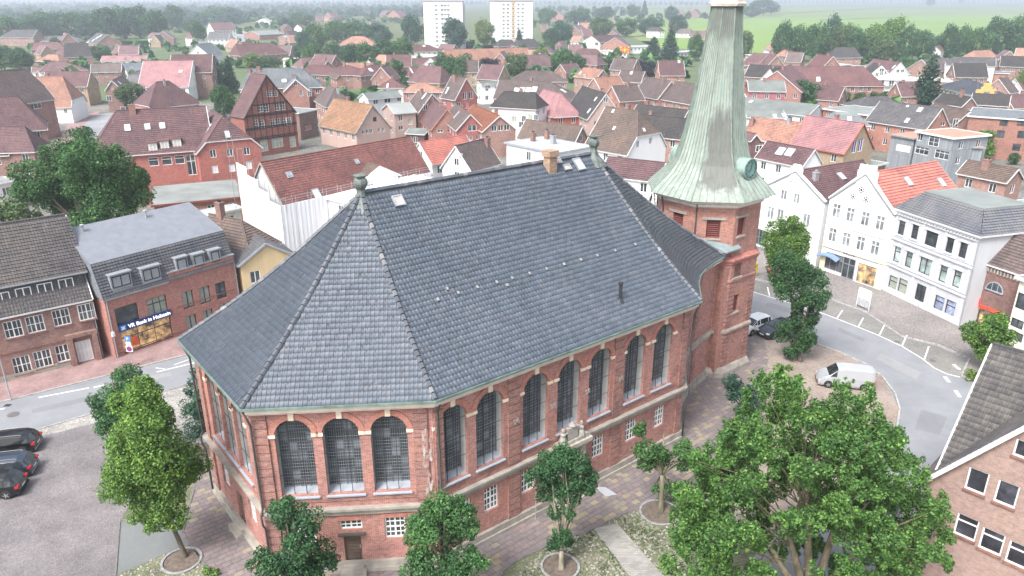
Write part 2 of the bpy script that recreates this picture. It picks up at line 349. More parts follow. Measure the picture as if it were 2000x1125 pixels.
# ---------------------------------------------------------------- windows and doors
WCACHE = {}
def win_mesh(w, h, style, fcol, gcol, arch=False):
    key = (round(w, 1), round(h, 1), style, id(fcol), id(gcol), arch)
    if key in WCACHE: return WCACHE[key]
    w, h = max(.3, round(w, 1)), max(.3, round(h, 1)); t = min(.08, w * .13); f = MB(); D0, D1 = -.02, .06
    f.box(-w / 2, w / 2, D0, D1, 0, t); f.box(-w / 2, w / 2, D0, D1, h - t, h); f.box(-w / 2, -w / 2 + t, D0, D1, t, h - t); f.box(w / 2 - t, w / 2, D0, D1, t, h - t)
    nx, ny, m = {'1': (1, 1, .05), '2': (2, 1, .09), '3': (3, 1, .08), 't': (2, 0, .09), 'x': (2, 3, .045), 'g': (4, 4, .05), 'h': (4, 2, .05), 'v': (3, 0, .05), 'k': (1, 0, .07), 's': (1, 1, .05)}[style]
    for i in range(1, nx):
        x = -w / 2 + w * i / nx; mm = m * (1.9 if style in 'gh' and i == nx // 2 else 1); f.box(x - mm / 2, x + mm / 2, D0 + .01, D1, t, h - t)
    if ny == 0: f.box(-w / 2 + t, w / 2 - t, D0 + .005, D1 - .005, h * .68 - .035, h * .68 + .035)
    for i in range(1, max(ny, 1)):
        z = h * i / ny; mm = m * (1.9 if style == 'g' and i == 2 else 1); f.box(-w / 2 + t, w / 2 - t, D0 + .015, D1 - .005, z - mm / 2, z + mm / 2)
    p = MB(); p.poly([(-w / 2 + .01, .035, .01), (w / 2 - .01, .035, .01), (w / 2 - .01, .035, h - .01), (-w / 2 + .01, .035, h - .01)])
    WCACHE[key] = (f.mesh('window', fcol), p.mesh('pane', gcol)); return WCACHE[key]
def put_window(parent, loc, rz, w, h, style='2', fcol=None, gcol=None, name='window', label=None):
    a, b = win_mesh(w, h, style, fcol or WHITE, gcol or GLASS)
    o = link(name, a, parent, loc, rz); link('pane', b, o); return tag(o, label)
def skylight_mesh(w, h, g):
    key = ('sky', w, h, id(g))
    if key not in WCACHE:
        f = MB(); f.box(-w / 2, w / 2, -h / 2, -h / 2 + .1, 0, .14); f.box(-w / 2, w / 2, h / 2 - .1, h / 2, 0, .14); f.box(-w / 2, -w / 2 + .09, -h / 2 + .1, h / 2 - .1, 0, .14); f.box(w / 2 - .09, w / 2, -h / 2 + .1, h / 2 - .1, 0, .14)
        p = MB().poly([(-w / 2 + .02, -h / 2 + .02, .1), (w / 2 - .02, -h / 2 + .02, .1), (w / 2 - .02, h / 2 - .02, .1), (-w / 2 + .02, h / 2 - .02, .1)]); WCACHE[key] = (f.mesh('skylight', ZINC), p.mesh('pane', g))
    return WCACHE[key]
SKYG = glass((.42, .46, .50), .06); SKYG2 = glass((.14, .16, .18), .06)
def wall_poly(mb, outline, holes, P, out, depth=.14, mi=0, mr=None):
    """outline, holes in wall coordinates (s, z); P(s, z, d) gives the point d behind the face; out = outward normal."""
    loops = [[Vector((s, z, 0)) for s, z in outline]] + [[Vector((s, z, 0)) for s, z in h] for h in holes]
    pts = [p for l in loops for p in l]
    for tri in tessellate_polygon(loops):
        q = [P(pts[i].x, pts[i].y, 0) for i in tri]; n = np.cross(np.array(q[1]) - q[0], np.array(q[2]) - q[0])
        mb.poly(q if n @ np.array(out) > 0 else q[::-1], mi)
    for h in holes:
        for a, b in zip(h, h[1:] + h[:1]): mb.poly([P(*a, 0), P(*b, 0), P(*b, depth), P(*a, depth)], mi if mr is None else mr)
class House:
    def __init__(s, name, label, cat, origin, ang, group=None):
        s.o = np.array([origin[0], origin[1], 0.0]); s.a = ang; s.c, s.s = math.cos(ang), math.sin(ang)
        s.root = empty(name, (origin[0], origin[1], 0), ang, label, cat, group); s.walls = []; s.roofs = []; s.wmb = MB(); s.wmat = None; s.n = 0; s.fcol = WHITE; s.gcol = GLASS; s.depth = .12
    def loc(s, p): d = np.array(p, float) - s.o; return np.array([d[0] * s.c + d[1] * s.s, -d[0] * s.s + d[1] * s.c, d[2]])
    def wld(s, p): return np.array([p[0] * s.c - p[1] * s.s, p[0] * s.s + p[1] * s.c, p[2]]) + s.o
    def rayl(s, px, py):
        r = ray(px, py); return s.loc(CAM), np.array([r[0] * s.c + r[1] * s.s, -r[0] * s.s + r[1] * s.c, r[2]])
    def add_wall(s, p0, p1, outline):      # p0 -> p1 runs left to right seen from outside
        p0, p1 = np.array(p0, float), np.array(p1, float); d = unit(p1 - p0); s.walls.append(dict(p=p0, d=d, n=np.array([d[1], -d[0]]), L=np.linalg.norm(p1 - p0), out=outline, holes=[]))
    def pick(s, px, py):
        o, r = s.rayl(px, py); best = None
        for w in s.walls:
            den = w['n'] @ r[:2]
            if den >= -1e-6: continue
            t = (w['n'] @ (w['p'] - o[:2])) / den; q = o + r * t; u = w['d'] @ (q[:2] - w['p'])
            if -.6 < u < w['L'] + .6 and 0 < q[2] < max(z for _, z in w['out']) + .3 and (best is None or t < best[0]): best = (t, w, u, q[2])
        return best
    def onwall(s, i, px, py):
        o, r = s.rayl(px, py); w = s.walls[i]; t = (w['n'] @ (w['p'] - o[:2])) / (w['n'] @ r[:2]); q = o + r * t; return t, w, float(np.clip(w['d'] @ (q[:2] - w['p']), 1.3, w['L'] - 1.3)), q[2]
    def win(s, px, py, w=1.0, h=1.3, style='2', fcol=None, gcol=None, sill=False, name='window', label=None, u=None):
        b = s.pick(px, py)
        if not b: print('MISS window', s.root['label'][:40], px, py); return
        _, wl, u_, z = b; s.win_at(wl, u if u is not None else u_, z, w, h, style, fcol, gcol, sill, name, label)
    def win_at(s, wl, u, z, w=1.0, h=1.3, style='2', fcol=None, gcol=None, sill=False, name='window', label=None):
        w, h = max(.3, round(w, 1)), max(.3, round(h, 1)); z = max(z - h / 2, .05)
        hole = [(u - w / 2, z), (u + w / 2, z), (u + w / 2, z + h), (u - w / 2, z + h)]
        O = wl['out']; q = np.array(O); k = inside(np.array([a for a, _ in hole]), np.array([b for _, b in hole]), q)
        ok = all(k) and not any(abs(u - (g[0][0] + g[1][0]) / 2) < (w + g[1][0] - g[0][0]) / 2 + .04 and abs(z + h / 2 - (g[0][1] + g[2][1]) / 2) < (h + g[2][1] - g[0][1]) / 2 + .04 for g in wl['holes'])
        dep = s.depth if ok else -.03
        if ok: wl['holes'].append(hole)
        p = wl['p'] + wl['d'] * u - wl['n'] * (dep - .03); rz = math.atan2(wl['d'][1], wl['d'][0])
        o = put_window(s.root, (*p, z), rz, w, h, style, fcol or s.fcol, gcol or s.gcol, name, label)
        if sill:
            key = ('sill', w); 
            if key not in WCACHE: WCACHE[key] = MB().box(-w / 2 - .06, w / 2 + .06, -.2, .02, -.1, -.003).mesh('sill', BRICKSILL)
            link('sill', WCACHE[key], o)
        return o
    def row(s, a, b, n, **k):
        for i in range(n):
            t = i / max(1, n - 1); s.win(a[0] + (b[0] - a[0]) * t, a[1] + (b[1] - a[1]) * t, **k)
    def finish_walls(s, mat, name='wall'):
        mb = MB()
        for w in s.walls:
            P = lambda u, z, d, w=w: (*(w['p'] + w['d'] * u - w['n'] * d), z)
            wall_poly(mb, w['out'], w['holes'], P, (*w['n'], 0), s.depth + .02)
        s.wall = mb.build(name, mat, s.root)
    def roofhit(s, px, py):
        o, r = s.rayl(px, py); best = None
        for P in s.roofs:
            P = [np.array(p, float) for p in P]; n = unit(np.cross(P[1] - P[0], P[2] - P[0])); n = n if n[2] > 0 else -n
            if n @ r > -1e-6: continue
            t = (n @ (P[0] - o)) / (n @ r); q = o + r * t; tt = unit(np.cross((0, 0, 1), n)) if n[2] < .999 else np.array((1., 0, 0)); b = np.cross(n, tt)
            Q = np.array([((p - P[0]) @ tt, (p - P[0]) @ b) for p in P]); c = (q - P[0]) @ tt, (q - P[0]) @ b
            if inside(np.array([c[0]]), np.array([c[1]]), Q)[0] and (best is None or t < best[0]): best = (t, q, n, tt, b)
        return best
    def sky(s, px, py, w=.9, h=1.3, g=None):
        b = s.roofhit(px, py)
        if not b: print('MISS skylight', s.root['label'][:40], px, py); return
        f, p = skylight_mesh(w, h, g or SKYG); _, q, n, t, bb = b; q = q + n * .04
        o = link('skylight', f, s.root); o.matrix_local = Matrix([[t[i], bb[i], n[i], q[i]] for i in range(3)] + [[0, 0, 0, 1]]); link('pane', p, o)
    def chimney(s, px, py, h=1.6, w=.8, mat=None, cap=None, d=None):
        b = s.roofhit(px, py)
        if not b: print('MISS chimney', s.root['label'][:40], px, py); return
        q = b[1]; d = d or w * .8; m = MB().box(q[0] - w / 2, q[0] + w / 2, q[1] - d / 2, q[1] + d / 2, q[2] - 1.2, q[2] + h)
        m.box(q[0] - w / 2 - .06, q[0] + w / 2 + .06, q[1] - d / 2 - .06, q[1] + d / 2 + .06, q[2] + h, q[2] + h + .14)
        o = m.build('chimney', mat or BRICK_D, s.root); c = MB()
        for k in (-1, 1): c.lathe([(.1, 0), (.12, .3), (.1, .32)], 8, (q[0] + k * w * .22, q[1], q[2] + h + .12))
        c.build('chimney_pot', cap or DARK, o)
BRICK_R = brick((.30, .135, .115)); BRICK_D = brick((.22, .115, .105)); BRICK_P = brick((.31, .175, .15)); BRICK_Y = brick((.34, .25, .16)); BRICK_O = brick((.38, .165, .125)); BRICK_N = brick((.20, .11, .10), (.2, .17, .15))
BRICKSILL = brick((.22, .10, .08), (.2, .16, .14)); PL_W = plaster((.78, .78, .77), .12); PL_C = plaster((.74, .72, .62), .15); PL_G = plaster((.56, .57, .58)); PL_Y = plaster((.62, .48, .28)); PL_P = plaster((.45, .33, .29))
T_RED = tile((.205, .11, .112)); T_DRED = tile((.16, .095, .10)); T_BR = tile((.155, .122, .118), moss=.06); T_OR = tile((.40, .225, .17), moss=.12); T_BO = tile((.56, .215, .175), var=.06, th=.4); T_GR = tile((.14, .14, .148)); T_DK = tile((.075, .07, .07), moss=.05)
T_PK = tile((.37, .20, .21), var=.08, th=.4); T_OLD = tile((.35, .20, .125), moss=.5); T_MO = tile((.165, .125, .11), moss=.25); T_PU = tile((.20, .12, .125)); T_BL = tile((.19, .215, .235)); FELT = plain((.19, .21, .2), .9, .2, nscale=.3); FELT_L = plain((.36, .38, .37), .9, .12, nscale=.3); SHEET = plain((.36, .38, .38), .6, .12, nscale=.3)
SHADE = 'shade'
ROOF = dict(red=T_RED, dred=T_DRED, br=T_BR, orange=T_OR, bright=T_BO, grey=T_GR, dark=T_DK, pink=T_PK, old=T_OLD, mossy=T_MO, purple=T_PU, blue=T_BL, felt=FELT, feltl=FELT_L, sheet=SHEET)
WALL = dict(r=BRICK_R, d=BRICK_D, p=BRICK_P, y=BRICK_Y, o=BRICK_O, n=BRICK_N, w=PL_W, c=PL_C, g=PL_G, yel=PL_Y, pk=PL_P)
def autowin(H):       # plain rows of windows on the walls that face this way and show none of their own
    for w in H.walls:
        c = H.wld((*(w['p'] + w['d'] * w['L'] / 2), 0)); nn = np.array([w['n'][0] * H.c - w['n'][1] * H.s, w['n'][0] * H.s + w['n'][1] * H.c])
        if w['holes'] or (CAM[:2] - c[:2]) @ nn < .15 * np.linalg.norm(c[:2]) or w['L'] < 2.6: continue
        zt = w['out'][2][1]; n = max(1, int((w['L'] - .8) / 2.7)); zs = [zt - 1.35] + ([zt - 4.1] if zt > 5.2 else [])
        for z in zs:
            if z < .9: continue
            for i in range(n): H.win_at(w, w['L'] * (i + .5) / n, z, 1.1, 1.35, '2')
        top = max(z for _, z in w['out'])
        if top > zt + 2.4: H.win_at(w, w['L'] / 2, zt + 1.0, 1.0, 1.2, '2')
def house(name, label, r1, r2, hr, he, e, roof='red', wall='r', e1=(0, 0), e2=(0, 0), win=(), rows=(), sky=(), chim=(), cat='house', trim=None, oh=.35, row=.34, lo=False, group=None, extra=None, tiles=None, w2=None, verge=.12, back=None, x1=None, x2=None, sill=False, style='2', Lmax=None, auto=None):
    """Ridge from pixel r1 to pixel r2 at height hr; e is a pixel on the near eave at height he, or the half width in metres."""
    A, B = at(*r1, hr), at(*r2, hr); d = B - A; L = float(np.linalg.norm(d[:2])); mx = Lmax or (24 if A[1] > 300 else 45)
    if L > mx: B = A + d * mx / L if A[1] < B[1] else B; A = A if A[1] < B[1] else B - d * mx / L; d = B - A; L = mx
    ang = math.atan2(d[1], d[0]); M = (A + B) / 2
    H = House(name, label, cat, M[:2], ang, group)
    w = abs(H.loc(at(*e, he))[1]) if isinstance(e, tuple) else float(e); H.w = w; H.L = L; H.hr = hr; H.he = he
    wb = w2 or w; sl = (hr - he) / w
    def yy(z, sgn): return sgn * (w if sgn < 0 else wb) * (hr - z) / (hr - he)
    ends = []
    for sgn, (a, zc) in ((-1, e1), (1, e2)): ends.append((sgn * (L / 2 + a), a > 0, zc if a > 0 else hr))
    (X1, h1, z1), (X2, h2, z2) = ends; z1 = max(z1, he) if h1 else hr; z2 = max(z2, he) if h2 else hr
    def clean(P):
        Q = []
        for p in P:
            if not Q or np.linalg.norm(np.array(p) - Q[-1]) > .02: Q.append(p)
        if np.linalg.norm(np.array(Q[0]) - Q[-1]) < .02: Q.pop()
        return Q
    for sg in (-1, 1):
        y0 = -w if sg < 0 else wb
        P = clean([(X1, y0, he), (X2, y0, he), (X2, yy(z2, sg), z2), (L / 2, 0, hr), (-L / 2, 0, hr), (X1, yy(z1, sg), z1)]); H.roofs.append(P)
    if h1: H.roofs.append([(X1, yy(z1, -1), z1), (X1, yy(z1, 1), z1), (-L / 2, 0, hr)])
    if h2: H.roofs.append([(X2, yy(z2, -1), z2), (X2, yy(z2, 1), z2), (L / 2, 0, hr)])
    mb = MB()
    for i, P in enumerate(H.roofs):
        if tiles and i in tiles: slope(mb, P, None)
        else: slope(mb, P, None if lo else row)
    H.roof = mb.build('roof', ROOF.get(roof, roof) if isinstance(roof, str) else roof, H.root)
    tm = trim or TRIM; tb = MB()
    for sg in (-1, 1):
        y0 = -w if sg < 0 else wb; tb.bar((X1, y0, he - .08), (X2, y0, he - .08), .12, .16)
        for X, hip, z in ((X1, h1, z1), (X2, h2, z2)):
            k = np.sign(X) * verge * .3; tb.bar((X + k, y0, he - .09), (X + k, yy(z, sg), z - .09), verge, .2)
    for X, hip, z in ((X1, h1, z1), (X2, h2, z2)):
        if hip: tb.bar((X, yy(z, -1), z - .08), (X, yy(z, 1), z - .08), .12, .16)
    tb.build('fascia', tm, H.root)
    rb = MB(); rb.bar((-L / 2, 0, hr + .04), (L / 2, 0, hr + .04), .24, .12)
    for X, hip, z, q in ((X1, h1, z1, -L / 2), (X2, h2, z2, L / 2)):
        if hip:
            for sg in (-1, 1): rb.bar((X, yy(z, sg), z + .04), (q, 0, hr + .04), .22, .1)
    rb.build('ridge_cap', ROOF.get(roof, roof) if isinstance(roof, str) else roof, H.root)
    ww, wwb = w - oh, wb - oh; zt = he + oh * sl - .1; g = min(.2, oh)
    x1_, x2_ = X1 + g if not h1 or z1 > he + .3 else X1 + oh, X2 - g if not h2 or z2 > he + .3 else X2 - oh
    def gab(X, hip, z, flip):     # outline of an end wall in (s, z), s from one side
        a, b = (wwb, ww) if flip else (ww, wwb)
        O = [(0, 0), (a + b, 0), (a + b, zt)]
        if not hip: O += [(a, hr - .12)]
        elif z > he + .3:
            f = (hr - z) / (hr - he); zz = z - .1; O += [(a + (w if flip else wb) * f - .1, zz), (a - (wb if flip else w) * f + .1, zz)]
        return O + [(0, zt)]
    H.add_wall((x1_, -ww), (x2_, -ww), [(0, 0), (x2_ - x1_, 0), (x2_ - x1_, zt), (0, zt)])
    H.add_wall((x2_, -ww), (x2_, wwb), gab(X2, h2, z2, False))
    H.add_wall((x2_, wwb), (x1_, wwb), [(0, 0), (x2_ - x1_, 0), (x2_ - x1_, zt), (0, zt)])
    H.add_wall((x1_, wwb), (x1_, -ww), gab(X1, h1, z1, True))
    for q in win:
        k = q[2] if len(q) > 2 else {}; H.win(q[0], q[1], **{**dict(sill=sill, style=style), **k})
    for q in rows: H.row(q[0], q[1], q[2], **{**dict(sill=sill, style=style), **(q[3] if len(q) > 3 else {})})
    for q in sky: H.sky(*q)
    for q in chim: H.chimney(*q)
    if extra: extra(H)
    elif auto is None: autowin(H)
    if not chim and not lo and cat == 'house' and M[1] > 135 and hr < 14 and hr - he > 2:
        q = random.Random(int(M[0] * 7 + M[1])); x = q.uniform(-.35, .35) * L; c_ = .32; c = MB().box(x - c_, x + c_, .1, .75, hr - 1.6, hr + .75); c.box(x - c_ - .06, x + c_ + .06, .04, .81, hr + .75, hr + .88); c.build('chimney', BRICK_D, H.root)
    H.finish_walls(WALL.get(wall, wall) if isinstance(wall, str) else wall); return H
def flat(name, label, p1, p2, depth, he, roof='felt', wall='g', mans=None, win=(), rows=(), chim=(), sky=(), cat='building', oh=.3, trim=None, base=0.0, mmat=None, lip=.12, style='2', extra=None, mrow=.3):
    """Flat or mansard roofed block: front eave from pixel p1 to p2 at height he, depth in metres away from the viewer."""
    A, B = at(*p1, he), at(*p2, he); d = B - A; L = float(np.linalg.norm(d[:2])); ang = math.atan2(d[1], d[0]); H = House(name, label, cat, A[:2], ang); H.L = L; H.he = he
    if mans:
        hm, ins = mans; zt = he + hm
        R = [(0, 0), (L, 0), (L, depth), (0, depth)]; T = [(ins, ins), (L - ins, ins), (L - ins, depth - ins), (ins, depth - ins)]
        for i in range(4): j = (i + 1) % 4; H.roofs.append([(*R[i], he), (*R[j], he), (*T[j], zt), (*T[i], zt)])
        m = MB()
        for P in H.roofs: slope(m, P, mrow)
        m.build('mansard_roof', mmat or T_GR, H.root); H.roofs.append([(*t, zt) for t in T]); c = MB()
        c.box(ins - .08, L - ins + .08, ins - .08, depth - ins + .08, zt - .1, zt + lip); c.build('roof', ROOF.get(roof, roof) if isinstance(roof, str) else roof, H.root)
        MB().box(-.06, L + .06, -.06, depth + .06, he - .2, he - .01).build('fascia', trim or TRIM, H.root)
    else:
        H.roofs.append([(0, 0, he), (L, 0, he), (L, depth, he), (0, depth, he)])
        MB().box(.1, L - .1, .1, depth - .1, he - .12, he).build('roof', ROOF.get(roof, roof) if isinstance(roof, str) else roof, H.root); e = MB()
        for a in ((0, 0, L, 0), (L, 0, L, depth), (L, depth, 0, depth), (0, depth, 0, 0)):
            q = unit((a[2] - a[0], a[3] - a[1])) * .09; s_ = 1 if a[1] == a[3] else -1
            e.bar((a[0] - q[0] * s_, a[1] - q[1] * s_, he - .08), (a[2] + q[0] * s_, a[3] + q[1] * s_, he - .08), .18, .3)
        e.build('fascia', trim or TRIM, H.root)
    o = oh; zt = he - .14
    for a, b in (((o, o), (L - o, o)), ((L - o, o), (L - o, depth - o)), ((L - o, depth - o), (o, depth - o)), ((o, depth - o), (o, o))):
        l = np.linalg.norm(np.array(b) - a); H.add_wall(a, b, [(0, base), (l, base), (l, zt), (0, zt)])
    for q in win: H.win(q[0], q[1], **{**dict(style=style), **(q[2] if len(q) > 2 else {})})
    for q in rows: H.row(q[0], q[1], q[2], **{**dict(style=style), **(q[3] if len(q) > 3 else {})})
    for q in chim: H.chimney(*q)
    for q in sky: H.sky(*q)
    if extra: extra(H)
    elif oh < .5: autowin(H)
    H.finish_walls(WALL.get(wall, wall) if isinstance(wall, str) else wall); return H
def dormer(H, px, py, w=1.3, h=1.4, depth=2.2, roof=None, cheek=None, fcol=None, peak=0.0, zoff=0.0, style='2', overhang=.15):
    """Dormer whose window centre is seen at the pixel, standing on the front slope."""
    b = H.roofhit(px, py)
    if not b: print('MISS dormer', H.root['label'][:40], px, py); return
    _, q, n, t, up = b; out = unit((n[0], n[1], 0)); q = q + out * .35; rz = math.atan2(out[0], -out[1])
    m = MB(); z0, z1 = q[2] - h / 2 - .35, q[2] + h / 2
    m.box(-w / 2 - .12, w / 2 + .12, 0, depth, z0, z1 + .08)
    o = link('dormer', m.mesh('dormer', cheek or ZINC), H.root, (q[0], q[1], 0), rz)
    r = MB()
    if peak: r.poly([(-w / 2 - .3, -overhang, z1), (0, -overhang, z1 + peak), (0, depth + 1, z1 + peak), (-w / 2 - .3, depth, z1)]); r.poly([(w / 2 + .3, -overhang, z1), (w / 2 + .3, depth, z1), (0, depth + 1, z1 + peak), (0, -overhang, z1 + peak)]); r.poly([(-w / 2 - .28, -overhang + .03, z1), (w / 2 + .28, -overhang + .03, z1), (0, -overhang + .03, z1 + peak)])
    else: r.box(-w / 2 - .22, w / 2 + .22, -overhang, depth, z1 + .085, z1 + .2)
    link('dormer_roof', r.mesh('dormer_roof', roof or ZINC), o)
    a, p = win_mesh(w, h, style, fcol or DARK, GLASS); link('window', a, o, (0, -.03, z0 + .35)); link('pane', p, o, (0, -.03, z0 + .35)); return o
# ---------------------------------------------------------------- the ground
def G(pts, z=0.0): return [at(x, y, z)[:2] for x, y in pts]
def sheet(name, pts, lvl, mat, world=False, parent=None):
    P = pts if world else G(pts); m = MB(); m.poly([(p[0], p[1], .004 * lvl) for p in P]); me = m.mesh(name, mat)
    if me.polygons[0].normal.z < 0: me.flip_normals()
    return tag(link(name, me, parent), kind='structure')
bigm = grass((.085, .105, .05), (.13, .15, .07), .02)
sheet('ground', [(-6000, -60), (6000, -60), (14000, 16000), (-14000, 16000)], 0, bigm, True)
town = speckle((.16, .155, .15), (.20, .19, .18), 1.2, (.13, .15, .10), big=.4, bigscale=.06)
sheet('town_ground', [(-600, -40), (260, -40), (260, 330), (150, 620), (-500, 640)], 1, town, True)
CHURCHYARD = speckle((.22, .21, .16), (.14, .165, .09), 4.5, (.19, .205, .13), big=.3, bumps=.8, bdist=.05, bigscale=.5)
SETT = speckle((.215, .20, .205), (.17, .16, .165), 9, (.235, .212, .208), big=.2, bumps=.5, bigscale=.35)
SETT_L = speckle((.38, .36, .33), (.26, .25, .235), 6, (.40, .39, .36), big=.2, bumps=.6, bigscale=.5)
SETT_T = speckle((.35, .28, .235), (.27, .215, .185), 8, (.32, .29, .26), big=.2, bumps=.5, bigscale=.35)
PAV_G = speckle((.26, .245, .235), (.22, .205, .20), 5, (.28, .255, .24), big=.16, bumps=.3)
def pavers(c, w=.2, h=.1):
    m = NT('pavers'); b = m.n('ShaderNodeTexBrick', offset=.5); m.l(m.uv(), b.inputs['Vector']); b.inputs['Scale'].default_value = 1
    b.inputs['Brick Width'].default_value = w; b.inputs['Row Height'].default_value = h; b.inputs['Mortar Size'].default_value = .008
    b.inputs['Color1'].default_value = (*sc(c, 1.15), 1); b.inputs['Color2'].default_value = (*sc(c, .85), 1); b.inputs['Mortar'].default_value = (*sc(c, .55), 1)
    col = m.mix(b.outputs['Color'], m.ramp(m.noise(.6, m.pos(), 6), [(.35, (.8,) * 3), (.65, (1.12,) * 3)]), 1.0, 'MULTIPLY'); m.bump(b.outputs['Fac'], -.3, .01); return m.out(col, .85, spec=.25)
PAV_R = pavers((.305, .205, .198)); PAV_Y = pavers((.30, .29, .268), .3, .15)
ASPH = asphalt((.215, .222, .235)); ASPH_L = asphalt((.25, .255, .265))
sheet('garden_ground', [(-320, 250), (200, 250), (330, 620), (-560, 640)], 2, grass((.075, .12, .05), (.13, .15, .09), .05), True)
sheet('churchyard_ground', [(-80, 880), (420, 800), (900, 1000), (1350, 850), (1600, 900), (1560, 1400), (-100, 1400)], 2, CHURCHYARD)
sheet('street', [(-700, 980), (-500, 800), (0, 775), (160, 735), (380, 680), (560, 560), (900, 480), (1300, 500), (1470, 530), (1620, 575), (1760, 640), (1900, 700), (1990, 800), (2050, 1250), (1380, 1250), (1500, 1040), (1640, 960), (1735, 870), (1757, 800), (1722, 735), (1640, 688), (1530, 655), (1440, 640), (1300, 640), (900, 640), (520, 700), (380, 745), (180, 808), (0, 862)], 3, ASPH)
sheet('market_square', [(-600, 1010), (0, 873), (180, 828), (260, 812), (300, 900), (232, 1025), (224, 1140), (200, 1500), (-900, 1500)], 4, SETT)
sheet('cobbled_verge', [(-600, 965), (0, 862), (180, 808), (330, 764), (420, 740), (430, 860), (380, 880), (262, 812), (180, 828), (0, 873), (-600, 985)], 5, SETT_L)
sheet('asphalt_patch', [(234, 1020), (313, 1006), (390, 985), (366, 1063), (226, 1124)], 4, asphalt((.155, .165, .165)))
sheet('parking_court', [(1380, 640), (1530, 655), (1640, 688), (1722, 735), (1757, 800), (1735, 870), (1640, 960), (1500, 1040), (1440, 1000), (1480, 900), (1470, 800), (1440, 700)], 4, SETT_T)
sheet('shop_pavement', [(1440, 470), (1475, 543), (1560, 562), (1620, 582), (1690, 608), (1760, 655), (1830, 672), (1893, 700), (1881, 733), (1910, 742), (1960, 730), (2100, 760), (2150, 640), (1900, 560), (1700, 500), (1560, 440)], 5, PAV_G)
sheet('parking_lane', [(1475, 548), (1560, 566), (1620, 586), (1690, 612), (1760, 659), (1830, 676), (1888, 703), (1876, 737), (1830, 725), (1780, 687), (1762, 677), (1678, 640), (1609, 613), (1545, 593), (1467, 569)], 5, speckle((.24, .235, .22), (.19, .19, .18), 9, (.27, .26, .24), big=.2))
sheet('brick_pavement', [(-700, 900), (-400, 760), (0, 700), (160, 690), (380, 640), (470, 590), (480, 610), (470, 640), (376, 690), (180, 741), (0, 786), (-500, 905)], 6, PAV_R)
sheet('stone_path', [(1160, 1033), (1205, 1022), (1300, 1130), (1330, 1170), (1270, 1185), (1232, 1130)], 4, PAV_Y)
sheet('side_street', [(168, 300), (160, 262), (168, 238), (192, 224), (240, 216), (232, 236), (236, 300), (180, 330), (120, 360), (90, 330)], 3, ASPH_L)
sheet('side_pavement', [(66, 330), (90, 290), (122, 262), (134, 240), (160, 226), (196, 216), (192, 224), (168, 238), (160, 262), (168, 300), (120, 360)], 4, PAV_R)
sheet('far_street', [(436, 130), (455, 90), (462, 62), (490, 60), (486, 90), (474, 130)], 3, ASPH_L)
sheet('meadow', [(1120, 14), (1800, 1), (2400, 2), (2600, 60), (2000, 52), (1900, 70), (1500, 108), (1270, 90)], 2, grass((.15, .19, .075), (.18, .225, .085), .004))
sheet('lower_meadow', [(1260, 38), (1560, 34), (2600, 20), (2600, 90), (1850, 100), (1500, 106), (1280, 92)], 3, grass((.15, .235, .06), (.18, .265, .075), .006))
sheet('mown_lawn', [(222, 78), (292, 76), (290, 92), (222, 94)], 2, grass((.14, .24, .04), (.15, .26, .05)))
sheet('tower_block_lawn', [(870, 90), (1060, 86), (1080, 98), (880, 102)], 2, grass((.14, .22, .06), (.15, .24, .06)))
sheet('garden_lawn', [(1540, 178), (1760, 165), (1830, 176), (1790, 210), (1560, 215)], 2, grass((.12, .18, .05), (.14, .2, .06)))
ditch = grass((.10, .12, .06), (.08, .10, .05), .05)
for i, q in enumerate(([(1130, 18), (1500, 12), (1750, 9), (2100, 11), (2100, 12.5), (1750, 10.5), (1500, 14), (1130, 20)], [(1500, 27), (1745, 14), (1900, 16), (1900, 17), (1745, 15.5), (1500, 29)], [(1600, 38), (1760, 33), (1760, 34.5), (1600, 40)])): sheet('ditch', q, 5 + i, ditch)
PATCH = asphalt((.185, .19, .20)); PATCH2 = asphalt((.25, .255, .26))
for q, m_ in (([(1500, 590), (1560, 607), (1552, 616), (1494, 598)], PATCH), ([(1720, 690), (1800, 728), (1790, 742), (1712, 702)], PATCH2), ([(1800, 800), (1850, 815), (1835, 850), (1786, 838)], PATCH), ([(60, 800), (200, 768), (203, 776), (64, 808)], PATCH), ([(250, 745), (330, 727), (336, 734), (256, 753)], PATCH2), ([(1640, 640), (1690, 662), (1686, 668), (1636, 646)], PATCH)): sheet('asphalt_repair', q, 4, m_)
# road paint
PAINT = plain((.72, .72, .70), .7, .1)
def paint(pts, w=.13, closed=False, zl=7, name='road_marking'):
    P = [np.array([*at(*p)[:2], .004 * zl]) for p in pts]; m = MB()
    for a, b in zip(P, P[1:]):
        d = unit(b - a); n = np.array([-d[1], d[0], 0]) * w / 2; m.poly([a - n, b - n, b + n, a + n])
    return m.build(name, PAINT, kind='structure')
paint([(1467, 569), (1545, 593), (1609, 613), (1678, 640), (1717, 656), (1762, 677), (1800, 700), (1826, 720), (1850, 731), (1875, 737)])
for a, b in (((1499, 561), (1503, 578)), ((1531, 573), (1521, 586)), ((1645, 607), (1634, 623)), ((1686, 621), (1676, 639)), ((1727, 636), (1717, 656)), ((1771, 655), (1761, 677)), ((1814, 677), (1805, 703))): paint([a, b], .12)
for a, b in (((1845, 736), (1854, 747)), ((1866, 763), (1875, 776)), ((1862, 712), (1874, 722))): paint([a, b], .3)
for a, b, w in (((75, 777), (174, 758), .16), ((183, 757), (212, 751), .16), ((306, 727), (400, 704), .16), ((304, 719), (322, 721), .1), ((340, 713), (368, 703), .1), ((0, 800), (10, 798), .16)): paint([a, b], w)
PAINTG = plain((.45, .45, .44), .8, .1)
